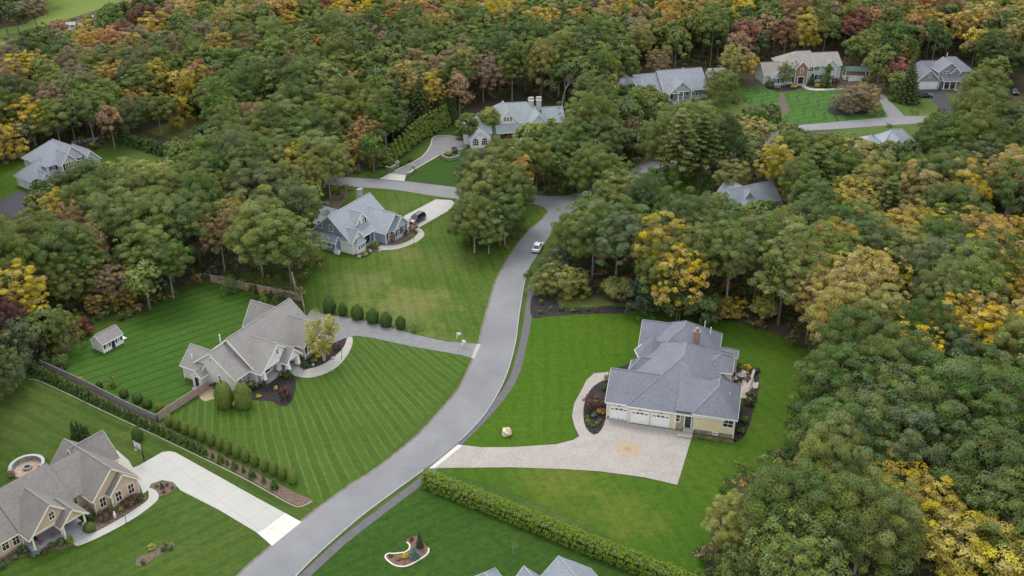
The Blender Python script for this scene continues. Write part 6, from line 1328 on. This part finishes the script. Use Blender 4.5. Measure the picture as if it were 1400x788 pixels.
bluff('low curved entrance wall with pillar right of the white house drive', [(566, 231), (564, 237), (560, 240), (557, 241)], .8, M['concrete2'], (565, 233))
bluff('raised bed wall beside the white house drive', [(602, 213), (606, 217), (614, 220), (622, 219), (628, 217)], .9, M['stone'], (628, 211))

# ------------------------------------------------------------------ cars
GL = plain('car glass', (.018, .022, .028), .06, .2, 1, spec=.9); RIM = plain('wheel rim', (.42, .43, .45), .35, .1, 3, metal=.7); LAMPW = plain('headlamp lens', (.75, .76, .78), .15, .05, 3, spec=.8); LAMPR = plain('tail lamp lens', (.30, .02, .018), .2, .1, 3, spec=.7)
def paint(name, c, r=.25):
    m = plain(name, c, r, .03, 2, spec=.6); m.node_tree.nodes['Principled BSDF'].inputs['Coat Weight'].default_value = .6; return m
def car(label, px, py, head, suv, pm, name='parked_car'):
    """front towards local +x"""
    g = G(px, py); t = thing(name, label, 'car', (g.x, g.y, .062), head)
    Lh_, W = (2.35, .92) if not suv else (2.4, .96); zb = .30; zs = .86 if not suv else 1.02; zt = 1.43 if not suv else 1.76
    prof = [(-Lh_, .42), (-Lh_ + .03, zs - .06), (-Lh_ + .22, zs + (.04 if not suv else .06)), (-.2, zs + .03), (.75, zs + .02), (Lh_ - .55, zs - .07), (Lh_ - .08, zs - .26), (Lh_, .50), (Lh_ - .05, zb), (-Lh_ + .06, zb)]
    bm = bmesh.new(); rings = []
    for y, k in ((-W, .0), (-W + .10, 1.0), (W - .10, 1.0), (W, .0)):
        rings.append([bm.verts.new((x * (.985 if k == 0 else 1), y, z if k or z < .6 else z - .10)) for x, z in prof])
    n = len(prof)
    for a, b in zip(rings, rings[1:]):
        for i in range(n): bm.faces.new((a[i], a[(i + 1) % n], b[(i + 1) % n], b[i]))
    bm.faces.new(list(reversed(rings[0]))); bm.faces.new(rings[-1]); bmesh.ops.recalc_face_normals(bm, faces=bm.faces[:])
    bmesh.ops.bevel(bm, geom=bm.edges[:], offset=.03, segments=2, affect='EDGES', profile=.5)
    me = bpy.data.meshes.new('body'); bm.to_mesh(me); bm.free(); me.materials.append(pm)
    for p in me.polygons: p.use_smooth = True
    mesh_obj('body', me, t)
    # cabin: glass house, then the roof and pillars over it
    lo = [(-1.95, .72), (.95, .72)] if not suv else [(-2.3, .80), (1.05, .80)]
    hi = [(-1.15, .56), (.18, .56)] if not suv else [(-2.05, .64), (.35, .64)]
    z0, z1 = zs - .02, zt - .05
    P = [(lo[0][0], -W + .1, z0), (lo[1][0], -W + .1, z0), (lo[1][0], W - .1, z0), (lo[0][0], W - .1, z0), (hi[0][0], -hi[0][1], z1), (hi[1][0], -hi[1][1], z1), (hi[1][0], hi[1][1], z1), (hi[0][0], hi[0][1], z1)]
    gb = MB(); gb.v = P; gb.f = [(0, 1, 5, 4), (1, 2, 6, 5), (2, 3, 7, 6), (3, 0, 4, 7)]; gb.build('windows', GL, t)
    rf = MB(); rf.box(hi[0][0] - .06, hi[1][0] + .06, -hi[0][1] - .04, hi[0][1] + .04, z1 - .02, zt)
    for s in (-1, 1):
        for a, b in ((0, 4), (1, 5)):
            p, q = Vector(P[a]), Vector(P[b]); p.y, q.y = abs(p.y) * s, abs(q.y) * s; rf.bar(p, q, .10, .09)
        xm = -.25; rf.bar((xm - .1, s * (W - .1), z0), (xm - .15, s * hi[0][1], z1), .09, .06)
        if suv: rf.bar((-1.25, s * (W - .1), z0), (-1.25, s * hi[0][1], z1), .10, .06); rf.bar((-1.7, s * .55, zt + .05), (.1, s * .55, zt + .05), .05, .05)
    rf.build('car_roof', pm, t)
    for x in (-1.42, 1.42):
        for s in (-1, 1):
            wl = MB(); r = .33 if not suv else .38; N_ = 16
            for k in range(N_):
                a0, a1 = 2 * math.pi * k / N_, 2 * math.pi * (k + 1) / N_
                pts = [(x + r * math.cos(a), y, r + r * math.sin(a)) for y in (s * (W - .20), s * (W + .012)) for a in (a0, a1)]
                wl.poly([pts[0], pts[1], pts[3], pts[2]], [pts[2], pts[3], (x, s * (W + .012), r)])
            wo = wl.build('wheel', M['tyre'], t)
            MB().poly([(x + r * .62 * math.cos(2 * math.pi * k / 12), s * (W + .022), r + r * .62 * math.sin(2 * math.pi * k / 12)) for k in range(12)]).build('rim', RIM, wo)
    for s in (-1, 1):
        MB().box(Lh_ - .22, Lh_ - .03, s * .62 - .2, s * .62 + .2, zs - .34, zs - .20).build('headlight', LAMPW, t)
        MB().box(-Lh_ - .012, -Lh_ + .12, s * .68 - .18, s * .68 + .18, zs - .22, zs - .05).build('tail_light', LAMPR, t)
        MB().box(.55, .75, s * (W + .09) - .1, s * (W + .09) + .1, zs + .02, zs + .16).build('mirror', pm, t)
    MB().box(Lh_ - .02, Lh_ + .015, -.5, .5, .45, .60).build('grille', M['black'], t)
    MB().box(-Lh_ - .02, -Lh_ + .0, -.26, .26, .52, .64).build('number_plate', M['white'], t)
def heading(p, q): a, b = G(*p), G(*q); return math.atan2(b.y - a.y, b.x - a.x)
car('silver white car driving up the curved road by the wood edge', 735, 341, heading((722, 366), (746, 318)), False, paint('silver paint', (.62, .62, .63)), 'car')
car('black estate car parked on the white concrete drive of the blue house', 570, 303, heading((606, 279), (560, 305)), True, paint('black car paint', (.014, .016, .022), .2))
car('dark blue car on the blacktop drive of the slate house', 1264, 133, 0.02, False, paint('navy car paint', (.018, .022, .05)))
car('dark estate car parked in the clearing at the right photo edge', 1386, 128, heading((1380, 122), (1392, 136)), True, paint('dark grey car paint', (.03, .03, .035)))

# ------------------------------------------------------------------ garden and street furniture
x, y = at(197, 629); t = thing('basketball_hoop', 'basketball hoop on a black pole at the edge of the concrete drive', 'basketball hoop', (x, y, 0), R(-35))
MB().bar((0, 0, 0), (0, 0, 2.5), .13, .13).bar((0, 0, 2.3), (0, -.6, 2.9), .08, .08).box(-.3, .3, -.3, .3, 0, .06).build('pole', M['black'], t)
o = MB().box(-.9, .9, -.66, -.62, 2.5, 3.6).build('backboard', M['white'], t)
fr = MB(); [fr.box(a, b, -.70, -.66, c, d) for a, b, c, d in ((-.9, .9, 3.5, 3.6), (-.9, .9, 2.5, 2.6), (-.9, -.8, 2.6, 3.5), (.8, .9, 2.6, 3.5), (-.3, .3, 3.1, 3.16), (-.3, .3, 2.7, 2.76), (-.3, -.24, 2.76, 3.1), (.24, .3, 2.76, 3.1))]; fr.build('border', M['black'], o)
rm_ = MB(); [rm_.bar((.24 * math.cos(k * .5236), -.94 + .24 * math.sin(k * .5236), 2.75), (.24 * math.cos((k + 1) * .5236), -.94 + .24 * math.sin((k + 1) * .5236), 2.75), .03, .03) for k in range(12)]; rm_.build('hoop_rim', plain('orange rim', (.5, .14, .04)), t)
nt_ = MB(); [nt_.bar((.23 * math.cos(k * .7), -.94 + .23 * math.sin(k * .7), 2.74), (.15 * math.cos(k * .7 + .4), -.94 + .15 * math.sin(k * .7 + .4), 2.32), .02, .02) for k in range(9)]; nt_.build('net', M['white'], t)
# fire pit
x, y = at(38, 641); t = thing('fire_pit', 'curved grey stone seat wall around a round fire pit behind the tan house', 'fire pit', (x, y, 0))
MB().lathe([(2.15, 0), (2.15, .05)], (0, 0, 0), 28).build('paving', plain('pink pavers', (.40, .29, .23), .9, .25, 3), t)
wl = MB(); cp_ = MB()
for k in range(20):
    a0, a1 = R(-10 + 11.5 * k), R(-10 + 11.5 * (k + 1)); p, q = Vector((2.3 * math.cos(a0), 2.3 * math.sin(a0), 0)), Vector((2.3 * math.cos(a1), 2.3 * math.sin(a1), 0))
    wl.bar(p + Vector((0, 0, .38)), q + Vector((0, 0, .38)), .36, .76); cp_.bar(p + Vector((0, 0, .80)), q + Vector((0, 0, .80)), .46, .09)
wl.build('seat_wall', M['greystone'], t); cp_.build('coping', plain('pale coping', (.46, .46, .44), .85, .1, 3), t)
for a in (R(-10), R(220)): MB().box(2.3 * math.cos(a) - .3, 2.3 * math.cos(a) + .3, 2.3 * math.sin(a) - .3, 2.3 * math.sin(a) + .3, 0, 1.05).build('pillar', M['greystone'], t)
MB().lathe([(.62, .05), (.66, .42), (.44, .42), (.42, .16)], (0, 0, 0), 16).build('fire_ring', M['greystone'], t); MB().lathe([(.42, .16), (.42, .2)], (0, 0, 0), 12).build('ash_bed', M['black'], t)
def lamp_post(px, py, h, lb):
    x, y = at(px, py); t = thing('lamp_post', lb, 'lamp post', (x, y, 0))
    MB().lathe([(.09, 0), (.05, .12), (.035, h - .3), (.05, h - .28)], (0, 0, 0), 8).build('post', M['black'], t)
    o = MB().lathe([(.07, h - .28), (.12, h - .02), (.12, h)], (0, 0, 0), 6).build('lantern', plain('lantern glass', (.5, .5, .46), .2, .1), t)
    MB().lathe([(.16, h), (.02, h + .14)], (0, 0, 0), 6).build('lantern_cap', M['black'], o)
lamp_post(173, 716, 2.0, 'black lamp post beside the walk of the tan house'); lamp_post(467.5, 492, 1.9, 'black lamp post on the curved walk of the greige house'); lamp_post(566, 336, 1.9, 'black lamp post on the curved walk of the blue house')
def mailbox(px, py, rz, lb, col):
    x, y = at(px, py); t = thing('mailbox', lb, 'mailbox', (x, y, 0), rz)
    MB().box(-.05, .05, -.05, .05, 0, 1.25).box(-.05, .75, -.04, .04, .92, 1.0).bar((0, 0, .55), (.5, 0, .95), .06, .06).build('post', M['white'], t)
    b = MB(); n = 8
    for z in range(1): 
        pts = [(-.18, 1.0), (-.18, 1.2)] + [(.18 * -math.cos(math.pi * k / n), 1.2 + .16 * math.sin(math.pi * k / n)) for k in range(1, n)] + [(.18, 1.2), (.18, 1.0)]
        for (a, b_2) in zip(pts, pts[1:] + pts[:1]): b.poly([(.12, a[0], a[1]), (.12, b_2[0], b_2[1]), (.78, b_2[0], b_2[1]), (.78, a[0], a[1])])
        b.poly([(.78, p[0], p[1]) for p in pts]); b.poly([(.12, p[0], p[1]) for p in reversed(pts)])
    b.build('box', plain('mailbox paint ' + str(px), col, .4, .05), t)
    MB().box(.3, .33, .19, .21, 1.15, 1.45).build('flag', plain('flag red', (.5, .04, .03)), t)
mailbox(625, 463.5, R(-20), 'white mailbox at the end of the grey drive', (.55, .62, .6)); mailbox(700, 300, R(30), 'dark mailbox under the cluster trees by the junction', (.03, .03, .035)); mailbox(632, 474, R(-30), 'small white newspaper box opposite the mailbox on the grey drive', (.6, .6, .58))
# boulder
x, y = at(693, 595); t = thing('boulder', 'pale tan boulder alone on the bright lawn', 'boulder', (x, y, 0)); bm = bmesh.new(); bmesh.ops.create_icosphere(bm, subdivisions=3, radius=.85); rg = random.Random(2)
for v in bm.verts:
    n = v.co.normalized(); k = 1 + .16 * math.sin(n.x * 4 + 1) * math.cos(n.y * 5) + .10 * math.sin(n.z * 7 + n.x * 3)
    v.co = Vector((v.co.x * k * .9, v.co.y * k * .8, v.co.z * k * .95 + .55)); v.co.z = max(v.co.z, -.05)
me = bpy.data.meshes.new('rock'); bm.to_mesh(me); bm.free(); me.materials.append(plain('tan rock', (.66, .57, .41), .9, .3, 2.0, bump=.8)); mesh_obj('rock', me, t)
# rocks of the blue house bed
for i, (px, py, s, lb) in enumerate([(506, 345, .5, 'grey rock at the foot of the blue house bay bed'), (519, 344, .35, 'small pale rock beside the blue house walk'), (491, 352, .45, 'pale rock at the blue house front corner'), (455, 491, .35, 'pale rock in the river birch bed'), (428, 500, .3, 'small pale rock near the greige house walk')]):
    x, y = at(px, py); bm = bmesh.new(); bmesh.ops.create_icosphere(bm, subdivisions=2, radius=s)
    for v in bm.verts: n = v.co.normalized(); v.co *= 1 + .2 * math.sin(n.x * 5 + i) * math.cos(n.y * 4); v.co.z = v.co.z * .7 + s * .35
    me = bpy.data.meshes.new('rock'); bm.to_mesh(me); bm.free(); me.materials.append(M['greystone'] if i == 0 else M['kerb']); o = mesh_obj('rock', me); o.location = (x, y, .05); tag(o, lb, 'rock')
# white garden figure
x, y = at(157.5, 708); t = thing('garden_statue', 'small cream garden statue between shrubs at the tan house walk', 'statue', (x, y, .05))
MB().lathe([(.22, 0), (.22, .1), (.14, .14)], (0, 0, 0), 10).build('plinth', M['concrete'], t); MB().lathe([(.12, .14), (.2, .4), (.17, .7), (.09, .82), (.12, .92), (.1, 1.05), (.02, 1.1)], (0, 0, 0), 12).build('figure', M['cream'], t)
# porch flowers and seats of the tan house
def pot(px, py, z, col, lb):
    g = G(px, py, z); t = thing('flower_pot', lb, 'flower pot', (g.x, g.y, z)); MB().lathe([(.16, 0), (.22, .3), (.2, .3)], (0, 0, 0), 10).build('pot', plain('terracotta ' + lb[:6] + str(px), (.3, .16, .1), .8, .1), t)
    hd = KIT['shrub'][0]; o = mesh_obj('flowers', hd[1], t, col); o.scale = (.42, .42, .42); o.location = (0, 0, .2)
pot(57, 744, .5, (.34, .14, .26), 'pink flower pot at the left on the tan house porch'); pot(73, 735, .5, (.36, .13, .26), 'pink flower pot at the right on the tan house porch'); pot(111, 719, .5, (.10, .16, .03), 'green potted plant at the entry edge of the tan house')
def chair(x, y, z, rz, lb, m, h=.95, w=.62):
    t = thing('garden_chair', lb, 'chair', (x, y, z), rz)
    MB().box(-w / 2, w / 2, -w / 2, w / 2, .38, .46).build('seat', m, t); MB().bar((0, w / 2, .44), (0, w / 2 + .14, h), w, .05, up=(0, 1, 0)).build('backrest', m, t)
    for sx in (-1, 1):
        for sy in (-1, 1): MB().box(sx * (w / 2 - .04) - .03, sx * (w / 2 - .04) + .03, sy * (w / 2 - .04) - .03, sy * (w / 2 - .04) + .03, 0, .38).build('leg', m, t)
        MB().box(sx * w / 2 - .035, sx * w / 2 + .035, -w / 2, w / 2, .62, .67).build('armrest', m, t)
g = G(48, 741, .5); chair(g.x, g.y, .5, R(53), 'dark chair at the left end of the tan house porch', M['black'])
g = G(92, 717, .5); chair(g.x, g.y, .5, R(53), 'dark chair on the entry porch of the tan house', M['black'])
# patio set
WK = plain('brown wicker', (.075, .05, .035), .8, .25, 8)
g = G(1013, 517); t = thing('fire_table', 'round dark fire table in the middle of the patio', 'table', (g.x, g.y, .08))
MB().lathe([(.5, 0), (.42, .1), (.42, .52)], (0, 0, 0), 14).build('base', WK, t); MB().lathe([(.75, .52), (.75, .60)], (0, 0, 0), 18).build('tabletop', M['greystone'], t)
for i, a in enumerate((20, 95, 160, 250, 310)):
    chair(g.x + 1.35 * math.cos(R(a)), g.y + 1.35 * math.sin(R(a)), .08, R(a - 90), ['right', 'rear right', 'rear left', 'front left', 'front right'][i] + ' brown wicker chair around the patio fire table', WK, .9, .7)
g = G(1005, 525); t = thing('grill', 'black lidded grill at the house side of the patio', 'grill', (g.x, g.y, .08), R(70))
MB().box(-.6, .6, -.3, .3, .1, .85).build('cabinet', M['black'], t); MB().lathe([(.34, .86), (.33, 1.05), (.2, 1.2)], (0, 0, 0), 14, sx=1.5).build('lid', M['metal'], t)
MB().bar((-.4, -.42, 1.0), (.4, -.42, 1.0), .04, .04).build('handle', M['metal'], t)
a_, b_ = G(1031, 509), G(1020, 541); t = thing('patio_wall', 'low pale seat wall on the outer side of the patio', 'wall', tuple(a_)); d = b_ - a_
MB().bar(Vector((0, 0, .26)), d + Vector((0, 0, .26)), .35, .52).build('wall', plain('pale tan block', (.5, .44, .36), .9, .15, 3), t); MB().bar(Vector((0, 0, .56)), d + Vector((0, 0, .56)), .45, .08).build('coping', M['concrete2'], t)
g = G(1033, 529); t = thing('patio_step', 'pale stone step outside the patio wall', 'step', (g.x, g.y, 0), R(75)); MB().box(-.9, .9, -.4, .4, 0, .22).build('tread', M['concrete2'], t); MB().box(-.9, .9, -.4, .0, .22, .40).build('upper_tread', M['concrete2'], t)
# bins and meters
g = G(295, 532); t = thing('wheelie_bin', 'dark bin beside the greige house gable', 'bin', (g.x, g.y, .05), R(60)); MB().box(-.3, .3, -.35, .35, .08, .95).build('bin_body', plain('blue grey plastic', (.06, .08, .11), .5), t); MB().box(-.33, .33, -.38, .38, .95, 1.03).build('lid', M['black'], t); [MB().lathe([(.1, 0), (.1, .06)], (s * .24, .3, .05), 8).build('wheel', M['tyre'], t) for s in (-1, 1)]
g = G(461, 347); t = thing('utility_cabinet', 'white equipment cabinet against the blue house gable', 'cabinet', (g.x, g.y, 0), R(60)); MB().box(-.35, .35, -.6, .6, 0, .95).build('cabinet', M['white'], t); MB().box(-.38, .38, -.63, .63, .95, 1.0).build('lid', M['concrete'], t)
# utility pole behind the blue house
x, y = at(474, 273); t = thing('utility_pole', 'grey timber pole on the bare soil behind the blue house', 'pole', (x, y, 0)); MB().lathe([(.13, 0), (.1, 4.2)], (0, 0, 0), 8).build('pole', M['greystone'], t); MB().box(-.9, .9, -.05, .05, 3.8, 3.93).build('crossarm', M['greystone'], t)
x, y = at(404.5, 400); t = thing('utility_pole', 'pale timber pole leaning by the end of the tan back fence', 'pole', (x, y, 0), R(10)); t.rotation_euler[1] = R(-4); MB().lathe([(.16, 0), (.12, 4.6)], (0, 0, 0), 8).build('pole', M['concrete2'], t); MB().bar((.4, 0, 0), (.1, 0, 3.4), .1, .1).build('brace', M['concrete2'], t)
# green roofed pavilion behind the mint house
g = G(1169, 107); t = thing('pavilion', 'dark green roofed open pavilion right of the mint house', 'pavilion', (g.x, g.y, 0), R(-6))
GRN = plain('green metal roof', (.045, .10, .085), .5, .12, 1)
rf = MB(); rf.poly([(-4, -2.6, 2.9), (4, -2.6, 2.9), (3.2, 0, 3.9), (-3.2, 0, 3.9)], [(4, 2.6, 2.9), (-4, 2.6, 2.9), (-3.2, 0, 3.9), (3.2, 0, 3.9)], [(-4, 2.6, 2.9), (-4, -2.6, 2.9), (-3.2, 0, 3.9)], [(4, -2.6, 2.9), (4, 2.6, 2.9), (3.2, 0, 3.9)], [(-4, -2.6, 2.88), (-4, 2.6, 2.88), (4, 2.6, 2.88), (4, -2.6, 2.88)]); rf.build('roof', GRN, t)
for sx in (-3.7, 3.7):
    for sy in (-2.3, 2.3): MB().box(sx - .1, sx + .1, sy - .1, sy + .1, 0, 2.88).build('post', M['white'], t)
MB().box(-4, 4, -2.5, 2.5, 0, .15).build('deck', M['concrete2'], t)
a_, b_ = G(1160, 112), G(1186, 110); t = thing('white_fence', 'short white screen fence below the green roofed pavilion', 'fence', tuple(a_)); d = b_ - a_
for i in range(3): p, q = d * (i / 3), d * ((i + 1) / 3); MB().bar(p + Vector((0, 0, .75)), q + Vector((0, 0, .75)), .06, 1.4).build('fence_panel', M['white'], t); MB().box(p.x - .08, p.x + .08, p.y - .08, p.y + .08, 0, 1.6).build('fence_post', M['white'], t)
g = G(1371, 114); t = thing('garden_umbrella', 'white garden umbrella in the clearing at the right photo edge', 'umbrella', (g.x, g.y, 0)); MB().lathe([(.04, 0), (.04, 2.2)], (0, 0, 0), 8).build('pole', M['white'], t); MB().lathe([(1.5, 1.9), (.05, 2.5)], (0, 0, 0), 8).build('canopy', M['white'], t)
g = G(1396, 345); t = thing('white_outbuilding', 'white low outbuilding at the right photo edge beside the small lawn', 'shed', (g.x + 1.5, g.y, 0), R(20)); MB().box(-2, 2, -1.5, 1.5, 0, 2.1).build('wall', M['white'], t); MB().poly([(-2.3, -1.8, 2.1), (2.3, -1.8, 2.1), (2.3, 0, 2.9), (-2.3, 0, 2.9)], [(2.3, 1.8, 2.1), (-2.3, 1.8, 2.1), (-2.3, 0, 2.9), (2.3, 0, 2.9)]).build('roof', M['white'], t); MB().box(-.4, .4, -1.55, -1.5, .1, 1.9).build('door', M['black'], t)
bpy.context.view_layer.update()
